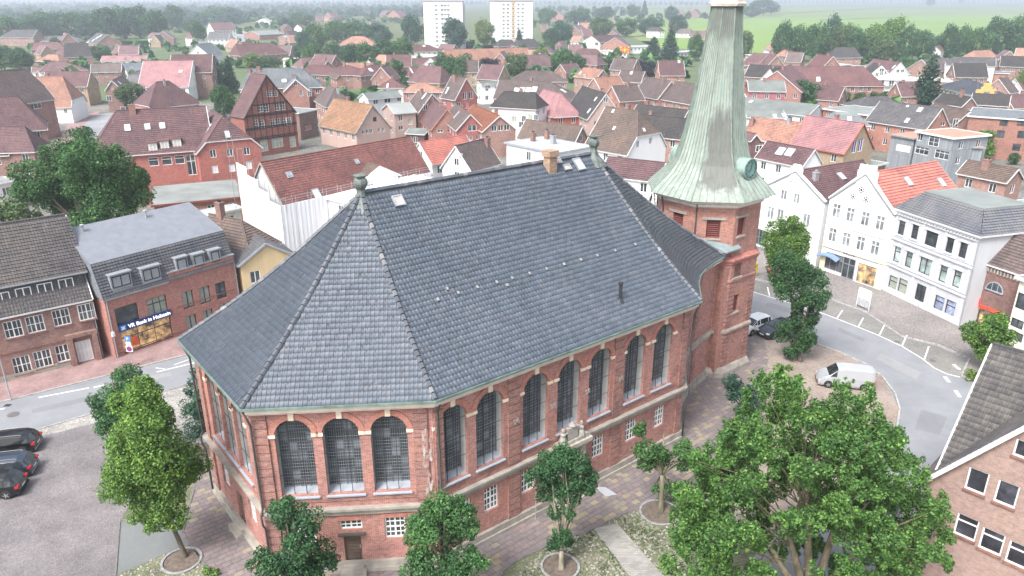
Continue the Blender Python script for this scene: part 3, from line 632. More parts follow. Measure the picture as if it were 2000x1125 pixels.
# kerbs: every stone is a piece
KERB = plain((.34, .33, .31), .85, .25, nscale=3)
def kerb(pts, name='kerb', w=.14, h=.1, step=1.0, mat=None, z0=0.02):
    P = [at(*p)[:2] for p in pts]; root = empty(name, (*P[0], 0), kind='structure'); root['label'] = 'row of kerb stones'
    key = ('kerb', w, h, step)
    if key not in WCACHE: WCACHE[key] = MB().box(.01, step - .01, -w / 2, w / 2, -.05, h).mesh('kerb_stone', mat or KERB)
    for a, b in zip(P, P[1:]):
        n = max(1, int(round(np.linalg.norm(b - a) / step))); an = math.atan2(b[1] - a[1], b[0] - a[0])
        for i in range(n): q = a + (b - a) * i / n - P[0]; link('kerb_stone', WCACHE[key], root, (q[0], q[1], z0), an)
    return root
kerb([(-30, 795), (0, 787), (180, 742), (376, 691), (440, 665)])
kerb([(1475, 546), (1560, 564), (1620, 584), (1690, 610), (1760, 657), (1830, 674), (1893, 701), (1878, 735), (1900, 744)])
kerb([(1440, 642), (1530, 656), (1585, 670), (1640, 689), (1690, 712), (1722, 736), (1748, 770), (1757, 800), (1752, 835), (1735, 870), (1690, 920)], h=.12)
kerb([(-30, 869), (0, 862), (180, 808), (300, 773)], h=.06)
paint([(0, 862), (180, 808)], .0) if False else None

# ---------------------------------------------------------------- the church
HE = 11.7
_A, _B, _C, _D = [at(*p, HE)[:2] for p in ((352, 663), (467, 800), (850, 782), (1370, 588))]
CA = math.atan2(_D[1] - _C[1], _D[0] - _C[0]); CO = _C
church = empty('church', (*CO, 0), CA, 'large red brick parish church with tall arched windows and dark pantiled hipped roof', 'church')
cc, cs = math.cos(CA), math.sin(CA)
def cl(p): d = np.array(p, float)[:2] - CO; return np.array([d[0] * cc + d[1] * cs, -d[0] * cs + d[1] * cc])
def cray(px, py):
    r = ray(px, py); o = cl(CAM); return np.array([*o, CAMZ]), np.array([r[0] * cc + r[1] * cs, -r[0] * cs + r[1] * cc, r[2]])
a_, b_, c_, d_ = cl(_A), cl(_B), cl(_C), cl(_D)
VC = 11.16; UE = (a_[0] + b_[0]) / 2; b_ = np.array([UE, b_[1]]); a_ = np.array([UE, 2 * VC - b_[1]]); c_ = np.array([0., 0.]); d_ = np.array([d_[0], 0.])
HR = 20.65; APE = np.array([2.2, VC]); APW = np.array([22.4, VC])
curve = [d_] + [cl(at(*p, HE)) for p in ((1366, 568), (1364, 551), (1368, 536), (1378, 525), (1395, 512), (1415.5, 500.5))]
mir = lambda p: np.array([p[0], 2 * VC - p[1]])
SAG = .055
def zprof(t): return HE + (HR - HE) * (t - SAG * np.sin(math.pi * np.minimum(t, 1)) * 1.0)
GZ = glaze_tile((.077, .096, .121), (.10, .11, .128), .5); GZB = plain((.055, .06, .07), .7, .3); GZW = tile((.07, .082, .098), tw=.24, th=.36, rough=.5, var=.16)
# roof facets: (eave start, eave end, top start, top end)
facets = [(c_, d_, APE, APW), (b_, c_, APE, APE), (a_, b_, APE, APE), (mir(c_), a_, APE, APE), (mir(d_), mir(c_), APW, APE)]
roofmb = MB()
for fi, (e0, e1, t0, t1) in enumerate(facets):
    n = 16
    for k in range(n):
        a, b = k / n, (k + 1) / n; f = lambda t, e, q: (*(e + (q - e) * t), float(zprof(t)))
        roofmb.poly([f(a, e0, t0), f(a, e1, t1), f(b, e1, t1), f(b, e0, t0)])
roof = roofmb.build('roof', GZB, church)
for fi, (e0, e1, t0, t1) in enumerate(facets[:3]):
    d = unit(e1 - e0); inn = np.array([-d[1], d[0]]); D = (t0 - e0) @ inn
    # arc length along the bell-cast slope
    ts = np.linspace(0, 1, 200); zz = zprof(ts); arc = np.concatenate([[0], np.cumsum(np.hypot(np.diff(ts) * D, np.diff(zz)))])
    th, tw = .36, .245; cells = []
    for r in range(int(arc[-1] / th)):
        t = np.interp((r + .5) * th, arc, ts); x0 = ((t0 - e0) @ d) * t; x1 = np.linalg.norm(e1 - e0) * (1 - t) + ((t1 - e0) @ d) * t
        for x in np.arange(math.ceil(x0 / tw) * tw + tw / 2, x1, tw): cells.append((x, t))
    def surf(c, e0=e0, d=d, inn=inn, D=D):
        x, t = c[:, 0], c[:, 1]; dz = (zprof(t + .01) - zprof(t - .01)) / (.02 * D); m = len(c)
        O = np.stack([e0[0] + d[0] * x + inn[0] * D * t, e0[1] + d[1] * x + inn[1] * D * t, zprof(t)], 1); T = np.tile([d[0], d[1], 0], (m, 1))
        B = np.stack([inn[0] * np.ones(m), inn[1] * np.ones(m), dz], 1); B /= np.linalg.norm(B, axis=1)[:, None]; return O, T, B, np.cross(T, B)
    pantiles(surf, cells, church, GZ, tw, th, 299 if fi == 1 else 0)
# concave western sweep and the part that meets the tower
wm = MB(); fine = []
for p, q in zip(curve, curve[1:]):
    for k in range(4): fine.append(p + (q - p) * k / 4)
fine.append(curve[-1])
for flip in (0, 1):
    C_ = [mir(p) for p in fine][::-1] if flip else fine
    nr = 42
    for p, q in zip(C_, C_[1:]):
        for k in range(nr):
            a, b = k / nr, (k + 1) / nr; g = lambda t, e, l=0: (*(e + (APW - e) * t), float(zprof(t)) + l)
            wm.poly([g(a, p, .05), g(a, q, .05), g(b, q), g(b, p)]); wm.poly([g(a, p), g(a, q), g(a, q, .05), g(a, p, .05)])
g = lambda t, e: (*(e + (APW - e) * t), float(zprof(t)))
E1, E2 = curve[-1], mir(curve[-1])
for k in range(10): a, b = k / 10, (k + 1) / 10; wm.poly([g(a, E1), g(a, E2), g(b, E2), g(b, E1)])
wm.build('west_roof', GZW, church)
# hips, ridge, gutter, cornice
hip = MB(); RC = glaze_tile((.09, .10, .115), (.2, .2, .2), .5)
def caps(e, q, n=34, r=.15):
    for k in range(n):
        a, b = k / n, (k + .93) / n; p0 = np.array(g2(a, e, q)); p1 = np.array(g2(b, e, q)); hip.tube([p0 + (0, 0, .07), p1 + (0, 0, .04)], [r, r * .85], 6)
g2 = lambda t, e, q: (*(e + (q - e) * t), float(zprof(t)))
for e, q in ((c_, APE), (b_, APE), (a_, APE), (d_, APW), (E1, APW), (mir(d_), APW), (mir(c_), APE)): caps(e, q)
for k in range(60): x0 = APE[0] + (APW[0] - APE[0]) * k / 60; hip.tube([(x0, VC, HR + .05), (x0 + .32, VC, HR + .07)], [.15, .16], 6)
hip.build('hip_and_ridge_tiles', RC, church)
eave = [mir(c_), a_, b_, c_, d_] + curve[1:]
def offs(P, o):      # inset an open polyline to its left
    R = []
    for i, p in enumerate(P):
        d0 = unit(P[i] - P[i - 1]) if i else unit(P[1] - P[0]); d1 = unit(P[i + 1] - P[i]) if i < len(P) - 1 else d0
        n0, n1 = np.array([-d0[1], d0[0]]), np.array([-d1[1], d1[0]]); m = unit(n0 + n1); R.append(p + m * o / max(.5, m @ n0))
    return R
def band(mb, P, o0, o1, z0, z1, mi=0):       # moulding between two insets
    A, B = offs(P, o0), offs(P, o1)
    for i in range(len(P) - 1): mb.hexa([(*A[i], z0), (*A[i + 1], z0), (*B[i + 1], z0), (*B[i], z0), (*A[i], z1), (*A[i + 1], z1), (*B[i + 1], z1), (*B[i], z1)], mi)
band(MB(), eave, 0, 0, 0, 0)
m = MB(); band(m, eave, -.1, .06, HE - .14, HE - .005); m.build('gutter', GUTTER, church)
m = MB(); band(m, eave, .1, .8, HE - .42, HE - .15); band(m, eave, .3, .8, HE - .62, HE - .421); m.build('cornice', plain((.62, .52, .45), .7, .15), church)
INS = .7; WP = offs(eave, INS)
CB = brick((.325, .128, .105), (.44, .35, .32), var=.34, dirt=.42); CB2 = brick((.38, .135, .10), (.42, .30, .26), var=.2, dirt=.3)
BLK = brick((.27, .115, .095), (.36, .30, .27), var=.35, dirt=.45)
GLZ = pane_glass((.062, .07, .078)); JAMB = plain((.40, .40, .39), .9, .15); BARS = plain((.10, .115, .13), .6, .15)
def hx_one(k, *a): m = MB(); hx(m, *a); return m.build(k[0], k[1], church)
KEYM = plain((.70, .60, .46), .75, .15)
class Seg:
    def __init__(s, i): s.p, s.q = WP[i], WP[i + 1]; s.L = np.linalg.norm(s.q - s.p); s.d = unit(s.q - s.p); s.n = np.array([s.d[1], -s.d[0]]); s.arch = []; s.holes = []
    def P(s, u, z, d=0): r = s.p + s.d * u - s.n * d; return (r[0], r[1], z)
    def hit(s, px, py):
        o, r = cray(px, py); t = (s.n @ (s.p - o[:2])) / (s.n @ r[:2]); q = o + r * t; return s.d @ (q[:2] - s.p), q[2]
segs = [Seg(i) for i in range(len(WP) - 1)]
def archpts(u, w, z0, zs, n=14): return [(u - w / 2, z0), (u + w / 2, z0)] + [(u + w / 2 * math.cos(math.pi * k / n), zs + w / 2 * math.sin(math.pi * k / n)) for k in range(n + 1)]
ZS, ZA, AW = 5.5, 9.5, 2.04
wall = MB(); ringm = MB(); stonem = MB(); sillm = MB(); jamb = MB(); pil = MB()
# arched window unit (local: x along wall, -y outwards)
WD = .78
def arch_unit():
    w, h, hs = AW, ZA - ZS, AW / 2; f = MB(); n = 12
    for k in range(n):
        a, b = math.pi * k / n, math.pi * (k + 1) / n
        f.bar((w / 2 * math.cos(a) * .97, 0, h + w / 2 * math.sin(a) * .97), (w / 2 * math.cos(b) * .97, 0, h + w / 2 * math.sin(b) * .97), .08, .06, (0, 1, 0))
    for s_ in (-1, 1): f.box(s_ * (w / 2 - .04) - .04, s_ * (w / 2 - .04) + .04, -.03, .03, 0, h)
    f.box(-w / 2, w / 2, -.03, .03, 0, .08)
    top = lambda x: h + math.sqrt(max(0, (w / 2) ** 2 - x * x))
    for i in range(1, 4): x = -w / 2 + w * i / 4; f.box(x - .025, x + .025, -.03, .02, .08, top(x) - .03)
    rows_ = 8; rh = (h + w / 2) / rows_
    for j in range(1, rows_): z = j * rh; hw = w / 2 if z < h else math.sqrt(max(0, (w / 2) ** 2 - (z - h) ** 2)); f.box(-hw, hw, -.035, .015, z - .03, z + .03)
    lat = MB()
    for i in range(1, 16):
        if i % 4: x = -w / 2 + w * i / 16; lat.box(x - .005, x + .005, -.015, .012, .08, top(x) - .03)
    for j in range(1, rows_ * 3):
        if j % 3: z = j * rh / 3; hw = w / 2 if z < h else math.sqrt(max(0, (w / 2) ** 2 - (z - h) ** 2)); lat.box(-hw, hw, -.013, .01, z - .007, z + .007)
    panes = []
    for i in range(4):
        for j in range(rows_):
            x0, x1 = -w / 2 + w * i / 4, -w / 2 + w * (i + 1) / 4; z0, z1 = j * rh, (j + 1) * rh
            t0_, t1_ = min(z1, top(x0)), min(z1, top(x1))
            if max(t0_, t1_) <= z0 + .05: continue
            p = MB().poly([(x0, .03, z0), (x1, .03, z0), (x1, .03, max(t1_, z0)), (x0, .03, max(t0_, z0))]); panes.append(p.mesh('pane', GLZ))
    g_ = MB()       # protective bars in the outer plane
    for i in range(1, 3): x = -w / 2 + w * i / 3; g_.box(x - .018, x + .018, -.55, -.52, -.02, top(x) - .02)
    for z in (1.3, 2.6, 3.9): g_.box(-w / 2, w / 2, -.555, -.535, z - .012, z + .012)
    return f.mesh('arched_window', BARS), lat.mesh('leading', plain((.30, .32, .34), .5, .1)), panes, g_.mesh('protective_bars', DARK)
AF, AL, AP, AG = arch_unit()
def arched(sg, u):
    H = archpts(u, AW, ZS, ZA); sg.holes.append(H); rz = math.atan2(sg.d[1], sg.d[0])
    o = link('arched_window', AF, church, sg.P(u, ZS, WD - .04), rz); link('leading', AL, o); link('protective_bars', AG, o)
    for p in AP: link('pane', p, o)
    for a, b in zip(H, H[1:] + H[:1]): jamb.poly([sg.P(*a, .22), sg.P(*b, .22), sg.P(*b, WD), sg.P(*a, WD)])
    n = 14; r0, r1 = AW / 2, AW / 2 + .34; ringm = MB()
    for k in range(n):
        a, b = math.pi * k / n, math.pi * (k + 1) / n; c = lambda r, t, d: sg.P(u + r * math.cos(t), ZA + r * math.sin(t), d)
        ringm.hexa([c(r0, a, .05), c(r1, a, .05), c(r1, a, -.06), c(r0, a, -.06), c(r0, b, .05), c(r1, b, .05), c(r1, b, -.06), c(r0, b, -.06)])
    ringm.build('window_arch', CB2, church)
    hx(('keystone', KEYM), sg, u - .15, u + .15, ZA + r0 - .02, ZA + r0 + .58, -.13, .05); 
    for s_ in (-1, 1): hx(('impost_block', KEYM), sg, u + s_ * (AW / 2 + .15) - .2, u + s_ * (AW / 2 + .15) + .2, ZA - .1, ZA + .09, -.1, .05)
    sillm = MB(); q = [sg.P(u - AW / 2 - .1, ZS - .16, -.14), sg.P(u + AW / 2 + .1, ZS - .16, -.14), sg.P(u + AW / 2 + .1, ZS - .1, WD), sg.P(u - AW / 2 - .1, ZS - .1, WD)]
    sillm.hexa(q + [sg.P(u - AW / 2 - .1, ZS - .09, -.14), sg.P(u + AW / 2 + .1, ZS - .09, -.14), sg.P(u + AW / 2 - .002, ZS + .14, WD), sg.P(u - AW / 2 + .002, ZS + .14, WD)]); sillm.build('lead_sill', LEAD, church)
def hx(mb, sg, u0, u1, z0, z1, d0, d1, mi=0):
    if isinstance(mb, tuple): return hx_one(mb, sg, u0, u1, z0, z1, d0, d1)
    mb.hexa([sg.P(u0, z0, d0), sg.P(u1, z0, d0), sg.P(u1, z0, d1), sg.P(u0, z0, d1), sg.P(u0, z1, d0), sg.P(u1, z1, d0), sg.P(u1, z1, d1), sg.P(u0, z1, d1)], mi)
LW = []
def lower(sg, u, w=1.15, h=1.75, z=2.05):
    H = [(u - w / 2, z), (u + w / 2, z), (u + w / 2, z + h), (u - w / 2, z + h)]; sg.holes.append(H)
    o = put_window(church, sg.P(u, z, .13), math.atan2(sg.d[1], sg.d[0]), w, h, 'g', WHITE, GLASS)
    hx(('flat_arch', CB2), sg, u - w / 2 - .1, u + w / 2 + .1, z + h + .01, z + h + .3, -.05, .05)
def pilaster(sg, u, w=.85, dd=.13):
    z = .75
    while z < HE - .75:
        if not (3.95 < z < 4.75): hx(('pilaster_block', BLK), sg, u - w / 2, u + w / 2, z, min(z + .46, HE - .64), -dd, .02)
        z += .52
    hx(('pilaster', BLK), sg, u - w / 2 + .05, u + w / 2 - .05, .75, HE - .66, -dd + .07, .02)
S_AB, S_BC, S_CD = segs[1], segs[2], segs[3]
kx = [(882, 774), (956, 750), (1047, 718), (1114, 696), (1175, 671), (1245, 645), (1300, 625)]
us = [S_CD.hit(*k)[0] for k in kx]
for u in us: arched(S_CD, u)
for u in ((us[1] + us[2]) / 2, (us[4] + us[5]) / 2): pilaster(S_CD, u, .9)
pilaster(S_CD, .35, .55); pilaster(S_CD, S_CD.L - .45, .6)
for x, y in ((905, 992), (960, 968), (1032, 935), (1168, 875), (1232, 845), (1287, 818)): lower(S_CD, S_CD.hit(x, y)[0])
for x, y in ((1005, 820), (1077, 790), (1144, 762), (1209, 738)):      # iron wall anchors, four-armed
    u, z = S_CD.hit(x, y); q = MB()
    for k in range(4): t = math.pi / 4 + math.pi / 2 * k; q.bar(S_CD.P(u, z, -.2), S_CD.P(u + .21 * math.cos(t), z + .21 * math.sin(t), -.2), .07, .05); q.bar(S_CD.P(u + .21 * math.cos(t), z + .21 * math.sin(t), -.2), S_CD.P(u + .21 * math.cos(t + .7), z + .21 * math.sin(t + .7), -.2), .06, .05)
    q.build('wall_anchor', plain((.30, .28, .27), .7, .2), church)
ub = [S_BC.hit(*k)[0] for k in ((568, 812), (662, 810), (757, 806))]
for u in ub: arched(S_BC, u)
pilaster(S_BC, ub[0] - 1.75, .8); pilaster(S_BC, ub[2] + 1.75, .8)
lower(S_BC, S_BC.hit(772, 1030)[0], 1.2, 1.5, 2.15); lower(S_BC, ub[0], 1.2, 1.5, 2.15)
for u in (S_AB.L / 2 - 2.35, S_AB.L / 2, S_AB.L / 2 + 2.35): arched(S_AB, u)
pilaster(S_AB, .6, .8); pilaster(S_AB, S_AB.L - .6, .8)
lower(S_AB, S_AB.L / 2 - 2.35); lower(S_AB, S_AB.L / 2 + 2.35)
# doors
def door(sg, u, w, h, z0=.55, glazed=True):
    sg.holes.append([(u - w / 2, z0), (u + w / 2, z0), (u + w / 2, z0 + h), (u - w / 2, z0 + h)]); rz = math.atan2(sg.d[1], sg.d[0])
    m = MB(); WOOD = plain((.12, .085, .065), .7, .3)
    m.box(-w / 2, w / 2, -.02, .05, 0, h)
    for k in range(7): m.box(-w / 2 + .16, w / 2 - .16, -.06, -.021, .12 + k * .24, .3 + k * .24)
    o = link('door', m.mesh('door', WOOD), church, sg.P(u, z0, .2), rz)
    hd = MB().box(w / 2 - .12, w / 2 - .07, -.12, -.04, .95, 1.15); link('handle', hd.mesh('handle', ZINC), o)
    st = MB(); hx(st, sg, u - w / 2 - .25, u + w / 2 + .25, 0, .34, -.75, 0); hx(st, sg, u - w / 2 - .12, u + w / 2 + .12, .345, z0, -.4, 0); st.build('door_step', STONE, church)
ud = S_BC.hit(687, 1040)[0]; door(S_BC, ud, 1.0, 1.95)
hx(('flat_arch', CB2), S_BC, ud - .75, ud + .75, 3.62, 3.85, -.05, .05)
z_ = 2.95; S_BC.holes.append([(ud - .65, z_), (ud + .65, z_), (ud + .65, z_ + .6), (ud - .65, z_ + .6)])
put_window(church, S_BC.P(ud, z_, .13), math.atan2(S_BC.d[1], S_BC.d[0]), 1.3, .6, 'h', WHITE, GLASS); hx(('door_lintel', plain((.08, .07, .06), .8)), S_BC, ud - .8, ud + .8, 2.6, 2.72, -.2, .05)
door(S_AB, S_AB.L / 2, 1.1, 2.3)
# sandstone portal with carved relief on the south side
u, zt_ = S_CD.hit(1120, 875); u = us[3] + .05; POR = plain((.38, .35, .30), .9, .25, nscale=2.5); m = MB()
for s_ in (-1, 1): hx(m, S_CD, u + s_ * 1.05 - .22, u + s_ * 1.05 + .22, .3, 4.0, -.42, 0)
for k in range(10):
    a, b = math.pi * k / 10, math.pi * (k + 1) / 10
    for r0, r1, d in ((.62, .85, -.3),):
        c = lambda r, t, dd: S_CD.P(u + r * math.cos(t), 2.75 + r * math.sin(t), dd); m.hexa([c(r0, a, 0), c(r1, a, 0), c(r1, a, d), c(r0, a, d), c(r0, b, 0), c(r1, b, 0), c(r1, b, d), c(r0, b, d)])
for s_ in (-1, 1): hx(m, S_CD, u + s_ * .73 - .11, u + s_ * .73 + .11, .3, 2.75, -.28, 0)
hx(m, S_CD, u - 1.4, u + 1.4, 4.0, 4.3, -.5, 0); hx(m, S_CD, u - 1.6, u + 1.6, 4.31, 4.6, -.72, 0); hx(m, S_CD, u - 1.25, u + 1.25, 4.61, 4.85, -.55, 0)
hx(m, S_CD, u - 1.3, u + 1.3, 0, .28, -.95, 0); m.build('portal', POR, church)
m = MB()      # relief: a shield held between two seated figures
m.hexa([S_CD.P(u + x, z, d) for z, sx in ((4.86, .42), (5.75, .5)) for x, d in ((-sx, -.45), (sx, -.45), (sx, -.2), (-sx, -.2))])
m.lathe([(.22, 0), (.28, .12), (.12, .3), (.02, .36)], 8, S_CD.P(u, 5.75, -.32))
for s_ in (-1, 1):
    b0 = np.array(S_CD.P(u + s_ * .82, 4.86, -.35)); m.lathe([(.3, 0), (.26, .2), (.17, .45), (.2, .62), (.08, .74), (.13, .86), (.1, 1.02), (.02, 1.08)], 8, b0)
    m.tube([b0 + (0, 0, .6), np.array(S_CD.P(u + s_ * .55, 5.55, -.5))], [.08, .05], 6); m.tube([b0 + (0, 0, .15), np.array(S_CD.P(u + s_ * 1.25, 4.92, -.55))], [.13, .07], 6)
m.build('carved_relief', plain((.33, .31, .285), .9, .25, nscale=6), church, smooth=False)
S_CD.holes.append([(u - .62, .3), (u + .62, .3), (u + .62, 2.75)] + [(u + .62 * math.cos(math.pi * k / 8), 2.75 + .62 * math.sin(math.pi * k / 8)) for k in range(1, 8)] + [(u - .62, 2.75)])
m = MB(); hx(m, S_CD, u - .6, u + .6, .3, 3.4, .25, .3); m.build('south_door', plain((.07, .12, .08), .6, .2), church)
# windows on the western sweep
sw = segs[4]
for sg in segs[4:6]:
    pass
u = min(segs[4].L / 2, 1.0); H_ = [(u - .5, ZS), (u + .5, ZS), (u + .5, 10.4), (u - .5, 10.4)]; segs[4].holes.append(H_)
m = MB(); hx(m, segs[4], u - .5, u + .5, ZS, 10.4, .4, .44); m.build('tall_window', GLZ, church); m = MB()
for x in (-.5, -.17, .17, .46): hx(m, segs[4], u + x, u + x + .04, ZS, 10.4, .36, .39)
for z in np.arange(ZS, 10.4, .6): hx(m, segs[4], u - .5, u + .5, z, z + .04, .35, .38)
m.build('window_bars', BARS, church); hx(('lead_sill', LEAD), segs[4], u - .6, u + .6, ZS - .16, ZS, -.14, .4); lower(segs[4], u, .9, 1.9, 1.9)
for sg in segs:
    wall_poly(wall, [(0, 0), (sg.L, 0), (sg.L, HE - .4), (0, HE - .4)], sg.holes, lambda s_, z, d, sg=sg: sg.P(s_, z, d), (*sg.n, 0), .23)
for sg in segs[6:9]: pilaster(sg, sg.L / 2, min(.7, sg.L * .6), .1)
wall.build('wall', CB, church); jamb.build('window_reveals', JAMB, church)
m = MB(); band(m, eave, INS - .22, INS + .02, 4.28, 4.46); band(m, eave, INS - .34, INS + .02, 4.462, 4.62); band(m, eave, INS - .16, INS + .02, 4.1, 4.278); m.build('belt_course', STONE, church)
m = MB(); band(m, eave, INS - .2, INS + .02, 0, .72); band(m, eave, INS - .32, INS - .202, 0, .3); m.build('plinth', STONE, church)
m = MB(); band(m, eave, INS - .05, INS + .02, 5.0, 5.24); m.build('sill_band', BLK, church)
# white lime stain on the east corner is wear on the wall, downpipes
LIME = NT('lime bloom'); LIME.l(LIME.ramp(LIME.noise(3.5, LIME.scaled(LIME.pos(), (1, 1, .35)), 6, .7), [(.5, (0, 0, 0)), (.66, (.75, .75, .75))]), LIME.b.inputs['Alpha']); LIME.out((.62, .58, .55), .9)
m = MB(); hx(m, S_BC, S_BC.L - .62, S_BC.L - .1, 5.2, 9.6, -.136, -.134); m.build('lime_stain', LIME.m, church)
def pipe(pts, name='downpipe', mat=PIPE, r=.065, parent=church): m = MB(); m.tube(pts, r, 7); return m.build(name, mat, parent, smooth=True)
def corner_pipe(i, out=.0, du=.0):
    e = np.array(eave[i]); w = np.array(WP[i]); dirn = unit(e - w); a = w + dirn * .2
    pipe([(*(e + dirn * -.05), HE - .2), (*(a + dirn * .12), HE - 1.3), (*(a + dirn * .1), 4.9), (*(a + dirn * .3), 4.5), (*(a + dirn * .26), 3.9), (*(a + dirn * .1), 3.5), (*(a + dirn * .1), .1)])
corner_pipe(1); corner_pipe(2); corner_pipe(4)
w = S_CD; pipe([w.P(.25, HE - .15, -.6), w.P(.25, HE - 1.1, -.16), w.P(.25, 4.8, -.16), w.P(.25, 4.6, -.42), w.P(.25, 4.0, -.42), w.P(.25, 3.8, -.12), w.P(.25, .1, -.12)])
# lantern caps at both ridge ends
def urn(c, zb, name='ridge_ventilator'):
    m = MB(); r = math.pi / 4; x, y = c
    k = .7; f = lambda P: [(a * k, b * k) for a, b in P]
    m.lathe(f([(1.7, -1.1), (1.15, -.5), (.72, -.05), (.48, .3), (.42, .55)]), 8, (x, y, zb), 0, r / 2)
    m.lathe(f([(.40, .5), (.40, .85), (.60, 1.15), (.66, 1.42), (.6, 1.7), (.42, 1.95), (.42, 2.05)]), 8, (x, y, zb), 0, r / 2)
    m.lathe(f([(.74, 2.05), (.76, 2.14), (.08, 2.3)]), 4, (x, y, zb), 0, r); return m.build(name, plain((.105, .125, .115), .55, .5, nscale=2.5), church)
urn(APE, HR - .35); urn(APW, HR - .1)
def rplane(px, py):     # where a pixel meets the south slope
    o, r = cray(px, py); lo, hi = 20.0, 120.0
    f = lambda t: (o + r * t)[2] - float(zprof(np.clip((o + r * t)[1] / VC, 0, 1)))
    lo = (21 - o[2]) / r[2]; hi = (HE - o[2]) / r[2]
    for _ in range(60):
        mm = (lo + hi) / 2
        if f(mm) > 0: lo = mm
        else: hi = mm
    q = o + r * lo; t = q[1] / VC; s_ = math.atan((zprof(t + .01) - zprof(t - .01)) / (.02 * VC)); return q, s_
def slope_obj(name, me, px, py, off=.1, label=None):
    q, s_ = rplane(px, py); o = link(name, me, church, (q[0], q[1], q[2] + off / math.cos(s_))); o.rotation_euler = (s_, 0, 0); return tag(o, label)
def hatch(px, py, w, h, g):
    f, p = skylight_mesh(w, h, g); o = slope_obj('skylight', f, px, py); link('pane', p, o)
hatch(778, 397, .75, .8, glass((.2, .17, .16), .4)); hatch(1130, 325, .75, 1.1, SKYG); hatch(1087, 319, .8, .5, glass((.25, .2, .18), .3)); hatch(1107, 331, .7, .5, glass((.25, .2, .18), .3))
sg_me = MB().box(-.075, .075, -.1, .1, 0, .07).mesh('snow_hook', plain((.25, .25, .25), .8, .2))
for x, y in ((855, 588), (895, 575), (932, 564), (970, 554), (1000, 546), (1034, 537), (1067, 528), (1101, 519), (1134, 510), (1166, 502), (1201, 492), (1240, 480), (873, 567), (990, 560)): slope_obj('snow_hook', sg_me, x, y, .08)
q, _ = rplane(1211, 587); m = MB(); m.tube([(q[0], q[1], q[2] - .3), (q[0], q[1], q[2] + 1.15)], .12, 10); m.lathe([(.17, 1.15), (.17, 1.3)], 10, tuple(q)); m.lathe([(.3, -.1), (.14, .15)], 8, tuple(q)); m.build('flue', DARK, church)
q, _ = rplane(1068, 320); m = MB(); z = HR; m.box(q[0] - .36, q[0] + .36, VC - .85, VC - .15, z - 1.5, z + .5); m.box(q[0] - .46, q[0] + .46, VC - .95, VC - .05, z + .5, z + .74); m.box(q[0] - .46, q[0] + .46, VC - .94, VC - .06, z + .74, z + .95)
m.build('chimney', brick((.31, .205, .15), (.35, .28, .2)), church)
m = MB()
for px, t0_ in ((795, .97),): pass
for x in (2.9,): m.tube([(x + 0.0, *( (VC * (1 - .0)) * np.array([k]) ), float(zprof(k)) + .16) for k in np.linspace(.04, .97, 14)], .009, 4)
m.build('lightning_conductor', plain((.13, .14, .15), .6), church)

# ---------------------------------------------------------------- the tower
TU, TV = 35.2, 9.4
tower = empty('church_tower', (*(CO + np.array([TU * cc - TV * cs, TU * cs + TV * cc])), 0), CA, 'octagonal brick church tower with green copper spire and clock dials', 'church tower')
TB = brick((.31, .125, .095), (.36, .31, .28), var=.32, dirt=.45); K8 = math.pi / 8; AP8 = math.cos(K8)
def ring8(ap, z): return [(ap / AP8 * math.cos(K8 + k * 2 * K8), ap / AP8 * math.sin(K8 + k * 2 * K8), z) for k in range(8)]
class TF:       # one face of the octagon: k = index of outward direction (k * 45 degrees)
    def __init__(s, k, ap, z0, z1): t = k * 2 * K8; s.n = np.array([math.cos(t), math.sin(t)]); s.d = np.array([-s.n[1], s.n[0]]); s.p = s.n * ap; s.h = ap * math.tan(K8); s.z0, s.z1, s.holes, s.rz = z0, z1, [], math.atan2(s.d[1], s.d[0])
    def P(s, u, z, d=0): r = s.p + s.d * u - s.n * d; return (r[0], r[1], z)
def tl(px, py, f):
    r = ray(px, py); o = cl(CAM) - (TU, TV); rr = np.array([r[0] * cc + r[1] * cs, -r[0] * cs + r[1] * cc, r[2]]); t = (f.n @ (f.p - o)) / (f.n @ rr[:2]); q = np.array([*o, CAMZ]) + rr * t; return f.d @ (q[:2] - f.p), q[2]
ZT = 15.95; ZM = 11.0; wmb = MB(); upper = [TF(k, 4.2, ZM, ZT) for k in range(8)]; lowr = [TF(k, 4.42, 0, ZM) for k in range(8)]
LOUV = plain((.15, .045, .04), .7, .2)
def louvre(f, u, z, w, h):
    f.holes.append([(u - w / 2, z), (u + w / 2, z), (u + w / 2, z + h), (u - w / 2, z + h)])
    fr = MB(); fr.box(-w / 2, -w / 2 + .08, -.04, .06, 0, h); fr.box(w / 2 - .08, w / 2, -.04, .06, 0, h); fr.box(-w / 2, w / 2, .06, .1, 0, h)
    o = link('louvre_shutter', fr.mesh('louvre_shutter', LOUV), tower, f.P(u, z, .22), f.rz); n = int(h / .17)
    me = MB().hexa([(-w / 2 + .08, -.05, 0), (w / 2 - .08, -.05, 0), (w / 2 - .08, .05, .09), (-w / 2 + .08, .05, .09), (-w / 2 + .08, -.05, .03), (w / 2 - .08, -.05, .03), (w / 2 - .08, .05, .12), (-w / 2 + .08, .05, .12)]).mesh('slat', LOUV)
    for i in range(n): link('slat', me, o, (0, 0, .03 + i * h / n))
tst = MB()
for k, px, py, w in ((6, 1448, 441, 1.0), (5, 1384, 446, 1.15), (4, 1324, 432, 1.1)):
    u, z = tl(px, py, upper[k]); louvre(upper[k], 0.0 if k == 5 else u, z - .85, w, 1.6); f = upper[k]; u = 0.0 if k == 5 else u
    tst.hexa([f.P(a, zz, d) for zz in (z + .77, z + .98) for a, d in ((u - w * .85, -.1), (u + w * .85, -.1), (u + w * .85, .05), (u - w * .85, .05))])
    tst.hexa([f.P(a, zz, d) for zz in (z - 1.0, z - .87) for a, d in ((u - w * .6, -.12), (u + w * .6, -.12), (u + w * .6, .2), (u - w * .6, .2))])
